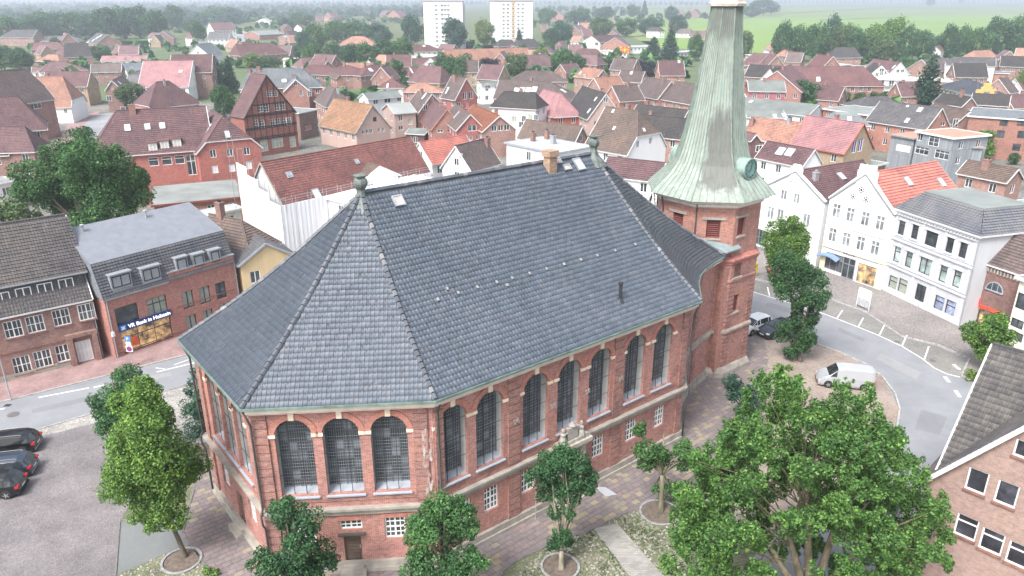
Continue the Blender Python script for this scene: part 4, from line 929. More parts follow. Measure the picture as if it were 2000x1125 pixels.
for px, py in ((1441, 523), (1436, 592)):
    f = lowr[6]; u, z = tl(px, py, f); louvre(f, u, z - .8, .95, 1.6); tst.hexa([f.P(a, zz, d) for zz in (z - .98, z - .83) for a, d in ((u - .65, -.12), (u + .65, -.12), (u + .65, .2), (u - .65, .2))])
for f in upper + lowr:
    wall_poly(wmb, [(-f.h, f.z0), (f.h, f.z0), (f.h, f.z1), (-f.h, f.z1)], f.holes, f.P, (*f.n, 0), .26)
wmb.build('wall', TB, tower)
def tband(ap0, z0, ap1, z1, mb):
    a, b = ring8(ap0, z0), ring8(ap1, z1)
    for k in range(8): mb.poly([a[k], a[(k + 1) % 8], b[(k + 1) % 8], b[k]])
def prof(mb, P):
    for (a, z), (b, y) in zip(P, P[1:]): tband(a, z, b, y, mb)
m = MB(); prof(m, [(4.4, ZM - .35), (4.52, ZM - .25), (4.52, ZM - .05), (4.62, ZM), (4.62, ZM + .14), (4.2, ZM + .36)]); m.build('brick_cornice', brick((.33, .12, .10), (.38, .22, .19), var=.14), tower)
m = MB(); prof(m, [(4.42, 4.2), (4.6, 4.3), (4.6, 4.5), (4.42, 4.65)]); m.build('belt_course', plain((.27, .22, .19), .85, .3), tower); m = MB(); prof(m, [(4.42, 9.05), (4.52, 9.1), (4.52, 9.3), (4.42, 9.35)]); m.build('brick_string', BLK, tower)
m = MB(); prof(m, [(4.85, 0), (4.85, .5), (4.65, .9), (4.42, .95)]); m.build('plinth', STONE, tower)
m = MB(); prof(m, [(4.2, ZT - .35), (4.4, ZT - .2), (4.42, ZT), (4.75, ZT + .12), (4.8, ZT + .32), (5.05, ZT + .42)]); m.build('cornice', plain((.66, .60, .55), .7, .12), tower)
tst.build('stone_dressings', STONE, tower); m = MB()
for f in lowr[5:8]:
    for s_ in (-1, 1):
        z = 1.0
        while z < 8.8:
            if not 4.0 < z + .2 < 5.0: MB().hexa([f.P(a, zz, d) for zz in (z, z + .3) for a, d in sorted(((s_ * f.h - s_ * .75, -.07), (s_ * f.h, -.07))) + sorted(((s_ * f.h, .03), (s_ * f.h - s_ * .75, .03)), reverse=True)]).build('quoin', BLK, tower)
            z += .4

# pier joining church and tower
m = MB(); m.box(-2.6, -1.5, -4.3, -1.5, 0, 10.6); m.box(-4.6, -2.0, -3.4, 3.4, 0, 11.6); m.build('link_wall', TB, tower)
m = MB(); m.hexa([(-2.9, -4.55, 12.0), (-.9, -4.55, 12.0), (-.9, -1.5, 12.4), (-4.6, -1.5, 12.4), (-2.9, -4.55, 12.12), (-.9, -4.55, 12.12), (-.9, -3.0, 13.0), (-4.6, -1.5, 13.2)]); m.build('lean_to_roof', plain((.2, .25, .26), .5, .2), tower)
# spire: bell-cast octagon of copper sheets with standing seams
prf = [(5.3, ZT + .42), (5.15, ZT + .62), (4.55, 17.2), (3.75, 18.0), (3.15, 18.9), (2.8, 19.9), (2.5, 21.2), (2.22, 22.8), (1.95, 24.6), (1.68, 26.6), (1.42, 28.6), (1.14, 31.5)]
sp = MB(); seam = MB(); prf = [(a * .985, z) for a, z in prf]
for k in range(8):
    t = k * 2 * K8; n = np.array([math.cos(t), math.sin(t), 0]); d = np.array([-n[1], n[0], 0]); N = 7
    for (a0, z0), (a1, z1) in zip(prf, prf[1:]):
        for i in range(N):
            q = []
            for a, z, f in ((a0, z0, i / N), (a0, z0, (i + 1) / N), (a1, z1, (i + 1) / N), (a1, z1, i / N)): q.append(n * a + d * a * math.tan(K8) * (2 * f - 1) + (0, 0, z))
            sp.poly(q)
        for i in range(N + 1):
            w = .05 if i in (0, N) else .025; f = i / N; p0 = n * (a0 + .02) + d * (a0 + .02) * math.tan(K8) * (2 * f - 1) + (0, 0, z0); p1 = n * (a1 + .02) + d * (a1 + .02) * math.tan(K8) * (2 * f - 1) + (0, 0, z1)
            seam.bar(p0, p1, w, w * 2, n)
s_o = sp.build('spire', copper(), tower); seam.build('seams', plain((.17, .215, .185), .6, .3), s_o)
m = MB(); prof(m, [(1.1, 31.35), (1.35, 31.4), (1.42, 31.62), (1.3, 31.7), (1.3, 31.95), (.9, 32.0)]); m.build('lantern_base', plain((.62, .54, .48), .7, .2), tower); m = MB()
for k in range(8): t = k * 2 * K8 + K8; m.box(math.cos(t) * .95 - .1, math.cos(t) * .95 + .1, math.sin(t) * .95 - .1, math.sin(t) * .95 + .1, 31.95, 34.2)
prof(m, [(1.2, 34.2), (1.25, 34.4), (.9, 35.2), (.4, 36.2), (.15, 38.5), (.02, 41.0)]); m.build('lantern', COPPER_G, tower)
# clocks on the south and north sides
r_ = ray(1466, 330); o_ = cl(CAM) - (TU, TV); rr = np.array([r_[0] * cc + r_[1] * cs, -r_[0] * cs + r_[1] * cc, r_[2]]); t_ = (0 - o_[0]) / rr[0]; qc = np.array([*o_, CAMZ]) + rr * t_
print('clock at', qc)
CR = .86; cy = min(-3.2, max(-5.0, qc[1])); czz = qc[2]
def clock(sgn):
    rt = empty('clock', (0, 0, 0)); rt.parent = tower; rt.rotation_euler.z = 0 if sgn < 0 else math.pi
    y0, y1 = cy, -1.2; m = MB(); n = 24; z = czz
    for k in range(n):
        a, b = 2 * math.pi * k / n, 2 * math.pi * (k + 1) / n; c = lambda r, t, y: (r * math.cos(t), y, z + r * math.sin(t))
        m.poly([c(CR, a, y0), c(CR, b, y0), c(CR, b, y1), c(CR, a, y1)]); m.poly([c(CR * 1.04, a, y0 - .05), c(CR * 1.04, b, y0 - .05), c(CR * 1.04, b, y0 + .15), c(CR * 1.04, a, y0 + .15)]); m.poly([c(CR * .9, a, y0 - .05), c(CR * .9, b, y0 - .05), c(CR * 1.04, b, y0 - .05), c(CR * 1.04, a, y0 - .05)])
        m.poly([c(CR * 1.04, a, y0 + .15), c(CR * 1.04, b, y0 + .15), c(CR, b, y0 + .15), c(CR, a, y0 + .15)])
    m.build('clock_drum', COPPER_G, rt); d = MB(); d.poly([(CR * .9 * math.cos(2 * math.pi * k / n), y0 - .01, z + CR * .9 * math.sin(2 * math.pi * k / n)) for k in range(n)]); d.build('dial', plain((.15, .27, .25), .5, .2), rt); h = MB()
    for k in range(12): t = math.pi / 6 * k; h.bar((CR * .66 * math.sin(t), y0 - .03, z + CR * .66 * math.cos(t)), (CR * .82 * math.sin(t), y0 - .03, z + CR * .82 * math.cos(t)), .07, .02, (0, 1, 0))
    for k in range(n): a, b = 2 * math.pi * k / n, 2 * math.pi * (k + 1) / n; h.bar((CR * .86 * math.sin(a), y0 - .03, z + CR * .86 * math.cos(a)), (CR * .86 * math.sin(b), y0 - .03, z + CR * .86 * math.cos(b)), .03, .02, (0, 1, 0))
    GD = plain((.03, .06, .055), .5, .1); h.build('hour_marks', GD, rt); h = MB()
    for ang, l, w in ((math.radians(232), .45, .08), (math.radians(8), .68, .06)): h.bar((0, y0 - .06, z), (CR * l * math.sin(ang), y0 - .06, z + CR * l * math.cos(ang)), w, .02, (0, 1, 0))
    h.build('clock_hands', GD, rt)
clock(-1); clock(1)
def tpt(u, v, z): return (u, v, z)
m = MB(); f = upper[5]; m.tube([f.P(-1.55, ZT + .3, -.3), f.P(-1.5, ZT - .6, -.08), f.P(-1.5, ZM + 1.4, -.08)], .06, 6); f = upper[4]; m.tube([f.P(-1.5, ZT + .3, -.4), f.P(-1.5, ZT - .9, -.08), f.P(-1.5, ZM + 1.5, -.08)], .06, 6); m.build('downpipe', PIPE, tower)
# slab pavement round the church: every slab near the viewer is a piece
pav = empty('church_pavement', (*CO, 0), CA, kind='structure'); pav['label'] = 'mauve and ochre slab pavement'
outer = [cl(at(*p)) for p in ((420, 872), (427, 904), (385, 934), (357, 1040), (405, 1112), (430, 1180), (905, 1180), (1006, 1098), (1062, 1070), (1160, 1033), (1300, 965), (1345, 938), (1375, 910), (1440, 860), (1490, 790), (1500, 700), (1490, 655), (1440, 640), (1380, 700), (900, 800))]
base_p = MB().poly([(p[0], p[1], .022) for p in outer]); b_me = base_p.mesh('pavement_bed', plain((.17, .15, .15), .95, .2))
if b_me.polygons[0].normal.z < 0: b_me.flip_normals()
link('pavement_bed', b_me, pav)
SL = [plain(c, .85, .14, nscale=2.2, spec=.25) for c in ((.19, .16, .16), (.215, .172, .167), (.175, .155, .15), (.265, .23, .168), (.235, .213, .175), (.182, .158, .163))]
OQ = np.array(outer); sw_, sh_ = .56, .42; ch = np.array([WP[i] for i in range(len(WP))] + [mir(p) for p in WP[4:]][::-1]); cells = []
for j, v in enumerate(np.arange(-14, 26, sh_)):
    for i, u in enumerate(np.arange(-16, 42, sw_)): cells.append((u + (j % 2) * sw_ / 2, v))
cells = np.array(cells); k = inside(cells[:, 0], cells[:, 1], OQ) & ~inside(cells[:, 0], cells[:, 1], ch); cells = cells[k]
wd = np.array([np.linalg.norm(CO + np.array([c[0] * cc - c[1] * cs, c[0] * cs + c[1] * cc])) for c in cells]); pr = np.array([proj((*(CO + np.array([c[0] * cc - c[1] * cs, c[0] * cs + c[1] * cc])), 0)) for c in cells])
invw = (pr[:, 0] > -10) & (pr[:, 0] < 2010) & (pr[:, 1] < 1130); wd[~invw] += 1000; od = np.argsort(wd)
def slabpick(): return int(rng.choice(6, p=(.3, .22, .2, .07, .05, .16)))
sme = [MB().hexa([(-sw_ / 2 + .012, -sh_ / 2 + .012, 0), (sw_ / 2 - .012, -sh_ / 2 + .012, 0), (sw_ / 2 - .012, sh_ / 2 - .012, 0), (-sw_ / 2 + .012, sh_ / 2 - .012, 0), (-sw_ / 2 + .02, -sh_ / 2 + .02, .03), (sw_ / 2 - .02, -sh_ / 2 + .02, .03), (sw_ / 2 - .02, sh_ / 2 - .02, .03), (-sw_ / 2 + .02, sh_ / 2 - .02, .03)]).mesh('paving_slab', s_) for s_ in SL]
rest = MB()
for r_i, i in enumerate(od):
    u, v = cells[i]; ci = slabpick()
    if v < 0 and .5 < (math.sin(u * .9) * math.cos(v * 1.3 + 1) * .5 + .5) and rng.random() < .25: ci = 3
    z = .022 + rng.random() * .008
    if r_i < 299: link('paving_slab', sme[ci], pav, (u, v, z))
    else: rest.box(u - sw_ / 2 + .012, u + sw_ / 2 - .012, v - sh_ / 2 + .012, v + sh_ / 2 - .012, z, z + .03, ci)
rest.build('paving_slabs', SL, pav, kind='stuff')
EDGE = plain((.16, .15, .145), .9, .25, nscale=3)
for q in ([(905, 1180), (1006, 1098), (1062, 1070), (1160, 1033), (1300, 965), (1345, 938), (1375, 910)], [(420, 872), (427, 904), (385, 934), (357, 1040), (405, 1112)], [(234, 1020), (226, 1124)]): kerb(q, w=.09, h=.05, step=.5, mat=EDGE)
m = MB(); o_ = [at(*p) for p in ((1161, 952), (1183, 953), (1205, 967), (1183, 971))]; m.poly([(*p[:2], .062) for p in o_]); m.build('drain_cover', plain((.36, .38, .41), .6, .1), kind='structure')
# ---------------------------------------------------------------- houses: roof pitch solved from the pixels
def hr_from_pitch(r1, r2, e, he, deg):
    tp = math.tan(math.radians(deg)); best = None
    for hr in np.arange(he + .6, 26, .05):
        A, B = at(*r1, hr), at(*r2, hr); d = unit((B - A)[:2]); n = np.array([-d[1], d[0]]); w = abs(n @ (at(*e, he)[:2] - A[:2])) if isinstance(e, tuple) else e
        s_ = (hr - he) - tp * w
        if best is None or abs(s_) < abs(best[0]): best = (s_, hr)
        if s_ > 0: break
    return float(best[1])
_house = house
def house(name, label, r1, r2, hr, he, e, *a, **k):
    if isinstance(hr, int): hr = hr_from_pitch(r1, r2, e, he, hr)
    return _house(name, label, r1, r2, hr, he, e, *a, **k)
_at = at
def at(px, py, z=0.0):          # also passes on points that are already in world coordinates
    return _at(px, py, z)
def front(b0, b1, apex=None, hr=None, far=None, depth=12):
    P0, P1 = at(*b0), at(*b1); d = unit((P1 - P0)[:2]); n = np.array([-d[1], d[0]]); w = np.linalg.norm((P1 - P0)[:2]) / 2; M = (P0 + P1) / 2
    if apex: r = ray(*apex); t = (n @ (M[:2] - CAM[:2])) / (n @ r[:2]); hr = (CAM + r * t)[2]
    if far: depth = float((at(*far, hr)[:2] - M[:2]) @ n)
    R1 = M[:2]; R2 = M[:2] + n * depth; f = lambda q: proj((*q, hr)); return f(R1), f(R2), float(hr), float(w)
WARM = emit((.55, .33, .14), .35); WARMG = NT('lit shop window')
_m = WARMG; _c = _m.ramp(_m.noise(1.1, _m.pos(), 4, .7), [(.38, (.05, .04, .035)), (.5, (.30, .19, .09)), (.62, (.62, .42, .2))]); _m.l(_c, _m.b.inputs['Emission Color']); _m.b.inputs['Emission Strength'].default_value = .3; WARMG = _m.out(_c, .12, spec=.6)
CURT = plain((.30, .33, .28), .6, .2)
BLUE = plain((.015, .03, .16), .4, .1); REDP = plain((.45, .03, .02), .5, .1)

# --- left: two brick houses along the road
def ex_left(H):
    w = H.w; L = H.L; sl = (H.hr - H.he) / w; yf = -(w - 1.0); m = MB(); zb = H.he + 1.0 * sl - .1; zt = zb + 1.35
    b = H.loc(at(160, 545, zb)); x1 = b[0]
    m.box(-L / 2 + .3, x1, yf, yf + 2.5, zb - .3, zt); o = m.build('dormer_band', tile((.10, .105, .115), tw=.2, th=.2, rough=.6), H.root)
    yt = -(w - .2) + (zt + 1.6 - H.he) / sl; rr = MB(); slope(rr, [(-L / 2 + .2, yf - .25, zt), (x1 + .3, yf - .25, zt), (x1 + .3, -.3, H.hr - .12), (-L / 2 + .2, -.3, H.hr - .12)], .34); rr.build('dormer_roof', tile((.105, .096, .096)), o)
    m = MB(); m.poly([(x1 + .02, yf, zb), (x1 + .02, -.4, H.hr - .4), (x1 + .02, yf, zt)]); m.build('cheek', tile((.105, .096, .096)), o)
    MB().bar((-L / 2 + .2, yf - .3, zt - .02), (x1 + .3, yf - .3, zt - .02), .12, .12).build('gutter', ZINC, o)
    for px, py in ((4, 582), (46, 572), (88, 563), (129, 554)):
        oo, r = H.rayl(px, py); t = (yf - oo[1]) / r[1]; q = oo + r * t; a, p = win_mesh(1.2, 1.0, '2', WHITE, GLASS); link('window', a, o, (q[0], yf - .02, q[2] - .5)); link('pane', p, o, (q[0], yf - .03, q[2] - .5))
    for px, py in ((26, 643), (69, 633), (120, 620), (169, 608)): H.win(px, py, 1.35, 1.6, 'h', sill=True)
    for px, py in ((43, 713), (84, 701), (126, 689)): H.win(px, py, 1.4, 1.7, 'h', sill=True)
    b = H.onwall(0, 183, 684); wl, u = b[1], b[2]; H.win_at(wl, u, 1.05, 1.3, 2.1, 'h', WHITE, plain((.62, .62, .60), .5), name='front_door'); p = wl['p']; y = p[1]; x = p[0] + u
    m = MB(); m.box(x - 1.25, x - .8, y - .5, y - .01, 0, 2.75); m.box(x + .8, x + 1.25, y - .5, y - .01, 0, 2.75); m.box(x - 1.3, x + 1.3, y - .5, y - .01, 2.76, 3.1); m.build('porch', BRICK_D, H.root)
    MB().box(-L / 2 + .25, x - 1.3, y - .09, y - .01, 0, .55).build('plinth', STONE, H.root); MB().box(-L / 2, L / 2, y - .06, y - .005, 2.55, 2.67).build('string_course', BRICKSILL, H.root)
    MB().tube([(L / 2 - .1, y - .1, H.he - .2), (L / 2 - .1, y - .1, .1)], .05, 6).build('downpipe', ZINC, H.root)
H1 = house('brick_house', 'dark red brick house with brown tile roof and long slate dormer at the left edge', (-170, 463), (127, 419), 50, 6.1, (198, 580), roof=tile((.105, .096, .096)), wall='d', extra=ex_left, x1=1)
plane_tiles([H1.roofs[0][i] for i in range(4)], H1.root, glaze_tile((.10, .093, .093), (.115, .105, .10), .8), .26, .36, 0)

def vr_bank():
    A, B = at(203, 586, 6.0), at(457, 511, 6.0); d = B - A; L = np.linalg.norm(d[:2]); H = House('bank_building', 'red brick bank building with blue sign, grey slate mansard and five dormers', 'bank', A[:2], math.atan2(d[1], d[0])); H.depth = .2
    def zy(px, py, y): o, r = H.rayl(px, py); q = o + r * ((y - o[1]) / r[1]); return q
    z1 = (zy(174, 511, 1.1)[2] + zy(427, 457, 1.1)[2]) / 2; z2 = (zy(138, 440, 6.0)[2] + zy(377, 397, 6.0)[2]) / 2; xs = zy(330, 543, -.1)[0]
    SL_ = tile((.13, .135, .15), tw=.3, th=.25, rough=.5, var=.1); ME = plain((.21, .225, .25), .55, .1, .2)
    lo_ = [(-.1, -.1, 6.0), (L, -.1, 6.0), (L, 1.1, z1), (-.1, 1.1, z1)]; up = [(-.1, 1.1, z1), (L, 1.1, z1), (L - .6, 6, z2), (.0, 6, z2)]; H.roofs += [lo_, up]
    m = MB(); slope(m, lo_, .3); m.build('mansard_roof', SL_, H.root); m = MB(); slope(m, up, None); m.poly([(0, 6, z2), (L - .6, 6, z2), (L, 11, 6), (0, 11, 6)]); m.poly([(L, -.1, 6), (L, 11, 6), (L - .6, 6, z2), (L, 1.1, z1)]); m.poly([(-.1, -.1, 6), (-.1, 1.1, z1), (0, 6, z2), (0, 11, 6)]); m.build('roof', ME, H.root)
    for a, b in (((0, 0), (L, 0)), ((L, 0), (L, 11)), ((L, 11), (0, 11)), ((0, 11), (0, 0))): l = np.linalg.norm(np.array(b) - a); H.add_wall(a, b, [(0, 0), (l, 0), (l, 5.9), (0, 5.9)])
    DK = plain((.035, .04, .045), .5, .1)
    H.win(249, 615, 2.2, 1.9, '1', DK, GLASS); H.win(308, 598, 2.0, 1.9, 'v', DK, CURT)
    for x, y in ((368, 585), (401, 576), (432, 567)): H.win(x, y, 1.2, 1.8, '2', DK, CURT if x < 420 else GLASS)
    for x, y in ((375, 634), (407, 620), (441, 606)): H.win(x, y, 1.2, 1.7, '2', DK, CURT)
    b = H.onwall(0, 291, 664); H.win_at(b[1], b[2], 1.25, 5.0, 2.3, 'v', DK, WARMG, name='shop_window')
    H.finish_walls(brick((.33, .125, .10), (.36, .28, .25), var=.25, dirt=.15)); u = b[2]
    m = MB(); m.box(u - 2.6, u + 2.6, -.16, -.01, 2.5, 3.12); o = m.build('shop_sign', BLUE, H.root); text('VR Bank in Holstein', .52, o, (u + .38, -.17, 2.8), (math.pi / 2, 0, 0), emit((.8, .85, .9), .5), spacing=1.0, bold=.012)
    m = MB(); m.box(u - 2.5, u - 1.95, -.175, -.161, 2.55, 3.07); m.build('logo_field', plain((.03, .22, .45), .4), o); m = MB()
    for k in range(2): x = u - 2.38 + k * .12; m.bar((x, -.19, 2.65), (x + .2, -.19, 2.95), .08, .01, (0, 1, 0)); m.bar((x + .2, -.19, 2.65), (x, -.19, 2.95), .07, .01, (0, 1, 0))
    m.build('logo', plain((.75, .8, .85), .4), o); m = MB().box(u - 1.6, u - .9, .12, .14, .6, 1.5); m.build('poster', plain((.6, .12, .05), .6, .3), H.root)
    MB().box(-.12, .12, -.2, -.02, 0, .3) ; m = MB(); m.box(xs, L + .02, -.03, .3, 5.9, 6.75); m.build('parapet', brick((.33, .125, .10), (.36, .28, .25), var=.25, dirt=.15), H.root)
    m = MB(); m.box(xs - .1, L + .1, -.1, .38, 6.75, 6.86); m.box(-.15, xs - .101, -.16, -.02, 5.86, 6.0); m.build('coping', ZINC, H.root)
    MB().tube([(.12, -.1, 5.9), (.12, -.1, .1)], .055, 6).build('downpipe', ZINC, H.root); MB().tube([(L - .05, -.1, 5.9), (L - .05, -.1, .1)], .055, 6).build('downpipe', ZINC, H.root)
    m = MB(); m.box(L * .5, L - .4, -.05, -.004, 2.98, 3.06); m.box(u - 3.3, L - .3, -.04, -.004, .35, .45); m.build('string_course', BRICKSILL, H.root)
    sg_ = MB().box(u - 3.35, u - 3.1, -.25, -.02, 2.3, 2.75).build('door_lamp', plain((.7, .7, .7), .4), H.root)
    for x, y, w in ((233, 546, 1.7), (292, 533, 1.6), (352, 514, 1.0), (385, 507, 1.0), (417, 499, .95)): dormer(H, x, y, w, 1.15, 1.5, ZINC, ZINC, DK, style='2' if w > 1.2 else '1')
    for x, y in ((162, 445), (285, 416)): q = zy(x, y + 6, 5.2); m = MB(); m.tube([(q[0], q[1], q[2] - .5), (q[0], q[1], q[2] + .5)], .1, 8); m.lathe([(.2, .5), (.22, .6), (.05, .68)], 8, tuple(q)); m.build('roof_vent', ZINC, H.root)
vr_bank()
house('yellow_house', 'pale yellow plastered house with brown tiled roof squeezed beside the bank', (408, 418), (470, 430), 50, 5.6, (438, 500), roof='mossy', wall='yel', e2=(3.5, 6.2), win=((497, 541, dict(w=1.0, h=1.3)), (522, 496, dict(w=.4, h=.6))), chim=((432, 424),))
house('yellow_gable', 'cream yellow gable of the low house between bank and wrapped building', (519, 474), (490, 452), 7.6, 5.6, 3.2, roof='grey', wall='yel', win=((499, 541, dict(w=1.1, h=1.4)),), trim=LEAD)

# --- right: shop row
r1, r2, hr, w = front((1476, 480), (1592, 520), (1551, 333), far=(1693, 314))
def ex_s1(H):
    x = -H.L / 2 - .05; m = MB()
    for s_ in (-1, 1): m.bar((x + .15, s_ * (w + .05), H.he), (x + .15, s_ * .9, H.hr - .45), .3, .3)
    m.box(x, x + .4, -.85, .85, H.hr - .9, H.hr + .35); m.box(x - .05, x + .45, -.5, .5, H.hr + .351, H.hr + .8); m.build('gable_coping', PL_W, H.root)
def s1w(H):
    for x, y, a, b in ((1544, 358, .4, .7), (1530, 381, 1.0, 1.3), (1555, 388, 1.0, 1.3), (1504, 416, 1.1, 1.7), (1523, 421, 1.1, 1.7), (1574, 431, 1.1, 1.7)): H.win(x, y, a, b, '2', WHITE, GLASS_L)
    H.win(1489, 464, 2.2, 2.2, 'h', GREY, GLASS)
    ex_s1(H)
house('white_shop_house', 'white gabled shop house with dark red roof just right of the church tower', r1, r2, hr, 8.4, w, roof='dred', wall='w', extra=s1w, oh=.05, sky=((1643, 345),), chim=((1592, 352, .9, .7, ZINC, ZINC),), trim=GREY)
r1, r2, hr, w = front((1598, 525), (1719, 567), (1686, 338), far=(1808, 311))
def s2w(H):
    for x, y in ((1633, 412), (1660, 420), (1689, 428), (1718, 436), (1625, 459), (1652, 468), (1680, 476), (1708, 485)): H.win(x, y, 1.1, 1.7, 't', WHITE, GLASS_L)
    H.win(1627, 512, 2.9, 2.2, 'v', GREY, glass((.05, .055, .06))); H.win(1656, 532, 1.7, 2.6, 't', GREY, GLASS); H.win(1697, 541, 3.3, 2.4, 'v', GREY, WARMG)
    x = -H.L / 2 - .05; m = MB()
    for s_ in (-1, 1): m.bar((x + .12, s_ * (w + .05), H.he - .05), (x + .12, s_ * 1.1, H.hr - .75), .3, .28)
    m.box(x, x + .8, -1.1, 1.1, H.hr - 1.3, H.hr + .3); m.build('gable_coping', PL_W, H.root); c = MB()
    for y in (-.85, -.3, .3, .85): c.box(x + .1, x + .5, y - .16, y + .16, H.hr + .3, H.hr + .95)
    c.build('gable_finials', PL_W, H.root)
    for px, py in ((1683, 371), (1667, 384), (1692, 390)):
        b = H.pick(px, py); wl, u, z = b[1:]; q = wl['p'] + wl['d'] * u + wl['n'] * .03; n = 12; s = MB(); P = lambda r, t, o=0: (q[0] + wl['n'][0] * o + wl['d'][0] * r * math.cos(t), q[1] + wl['n'][1] * o + wl['d'][1] * r * math.cos(t), z + r * math.sin(t))
        s.poly([P(.42, 2 * math.pi * k / n) for k in range(n)]); o = s.build('round_window', GLASS, H.root); s = MB()
        for k in range(6): a = math.pi / 3 * k; s.bar(P(.2, a, .03), P(.44, a, .03), .08, .03, (*wl['n'], 0)); s.bar(P(.2, a, .03), P(.2, a + math.pi / 3, .03), .06, .03, (*wl['n'], 0)); s.bar(P(.44, a, .03), P(.44, a + math.pi / 3, .03), .07, .03, (*wl['n'], 0))
        s.build('tracery', WHITE, o)
    b = (H.pick(1659, 496) or H.onwall(3, 1659, 496)); wl, u, z = b[1:]; q = wl['p'] + wl['d'] * u + wl['n'] * .06; text('REESE', .5, H.root, (*q, z), (math.pi / 2, 0, math.atan2(wl['d'][1], wl['d'][0])), plain((.12, .09, .07), .5), spacing=1.35)
    b = (H.pick(1621, 496) or H.onwall(3, 1621, 496)); wl, u, z = b[1:]; m = MB(); P = lambda s_, zz, o: (*(wl['p'] + wl['d'] * s_ + wl['n'] * o), zz)
    for k in range(8):
        t0, t1 = k / 8, (k + 1) / 8; f = lambda t: (u - 1.5 + 3 * t, z - .2 + .35 * math.sin(math.pi * t)); (a0, b0), (a1, b1) = f(t0), f(t1); m.hexa([P(a0, b0 - .35, .7), P(a1, b1 - .35, .7), P(a1, b1 - .35, .66), P(a0, b0 - .35, .66), P(a0, b0 - .25, .7), P(a1, b1 - .25, .7), P(a1, b1, .02), P(a0, b0, .02)])
    m.build('awning', plain((.16, .23, .38), .8, .1), H.root)
    m = MB(); m.bar(P(.1, 3.25, .1), P(2 * w - .1, 3.25, .1), .2, .14); m.bar(P(.1, 6.1, .05), P(2 * w - .1, 6.1, .05), .1, .1); m.build('string_course', PL_C, H.root); m = MB()
    for s0, s1 in ((.02, .75), (2 * w - .95, 2 * w - .02)): m.hexa([P(s0, 0, .06), P(s1, 0, .06), P(s1, 0, .005), P(s0, 0, .005), P(s0, 3.2, .06), P(s1, 3.2, .06), P(s1, 3.2, .005), P(s0, 3.2, .005)]); m.build('shop_pillar', plaster((.76, .72, .50), .1), H.root); m = MB()
    
house('white_gabled_shop', 'tall white gabled shop with bright orange roof and yellow-tinted shop front', r1, r2, hr, 9.2, w, roof='bright', wall='w', extra=s2w, oh=.05, sky=((1773, 355), (1838, 357)), trim=GREY, row=.38)
q = at(1995, 429, 9.9); q0 = at(1915, 462, 9.9)
def s3(H):
    L = H.L; y = .3; m = MB()
    for z, p, h in ((.0, .1, .7), (3.15, .16, .2), (3.5, .1, .12), (6.35, .18, .22), (6.7, .1, .1), (9.2, .14, .22), (9.5, .24, .2)): m.box(.3 - p, L - .3 + p, y - p, y - .003, z, z + h)
    k = 0
    while k * .42 < L - .8: m.box(.45 + k * .42, .62 + k * .42, y - .22, y - .15, 9.25, 9.48); k += 1
    for x in (.32, L * .36, L * .62, L - .75): m.box(x, x + .42, y - .07, y - .002, .72, 3.14); m.box(x, x + .42, y - .07, y - .002, 3.63, 6.34); m.box(x, x + .42, y - .07, y - .002, 6.82, 9.19)
    m.build('stucco_bands', plaster((.54, .55, .57), .15), H.root)
    BL = plain((.10, .13, .12), .5); GR = glass((.16, .2, .19), .15); hd = MB()
    for i, (x, yy) in enumerate(((1761, 445), (1787, 453), (1819, 467), (1855, 479), (1881, 489))): H.win(x, yy, 1.6 if i == 2 else .95, 1.55, 'k', DARK, GLASS)
    for i, (x, yy) in enumerate(((1752, 497), (1775, 507), (1807, 520), (1842, 535), (1869, 545))): H.win(x, yy, 1.6 if i == 2 else .95, 1.75, '2' if i == 2 else 'k', DARK, GR)
    for w_ in H.walls[0]['holes']:
        (x0, z0), (x1, _), (_, z1), _ = w_; hd.box(x0 + .3 - .15, x1 + .3 + .15, y - .14, y - .004, z1 + .06, z1 + .2); hd.box(x0 + .3 - .1, x1 + .3 + .1, y - .12, y - .004, z0 - .16, z0 - .03); hd.box(x0 + .3 - .14, x0 + .3 - .02, y - .05, y - .003, z0, z1); hd.box(x1 + .3 + .02, x1 + .3 + .14, y - .05, y - .003, z0, z1)
        if z0 > 3: hd.hexa([(x0 + .3 - .2, y - .16, z1 + .21), (x1 + .3 + .2, y - .16, z1 + .21), (x1 + .3 + .2, y - .004, z1 + .21), (x0 + .3 - .2, y - .004, z1 + .21), ((x0 + x1) / 2 + .3, y - .16, z1 + .42), ((x0 + x1) / 2 + .31, y - .16, z1 + .42), ((x0 + x1) / 2 + .31, y - .004, z1 + .42), ((x0 + x1) / 2 + .3, y - .004, z1 + .42)]) if z0 < 6 else None
    hd.build('window_surrounds', plaster((.58, .585, .60), .1), H.root)
    for x, yy in ((1743, 555), (1762, 561), (1833, 595), (1855, 604)): H.win(x, yy, 1.25, 1.9, 'k', DARK, CURT if x < 1800 else glass((.12, .14, .2), .1))
    H.win(1795, 583, 1.3, 2.5, 't', DARK, GLASS, name='door'); MB().tube([(L - .1, .12, 9.7), (L - .1, .12, .2)], .06, 6).build('downpipe', ZINC, H.root)
flat('stucco_office', 'grey white ornate stucco building with grey mansard roof on the street bend', (1745, 405), (1915, 462), float(np.linalg.norm((q - q0)[:2])), 9.9, 'felt', plaster((.50, .51, .53), .2), mans=(2.1, 2.0), extra=s3, mmat=tile((.17, .18, .20), tw=.4, th=.3, rough=.5, var=.06))
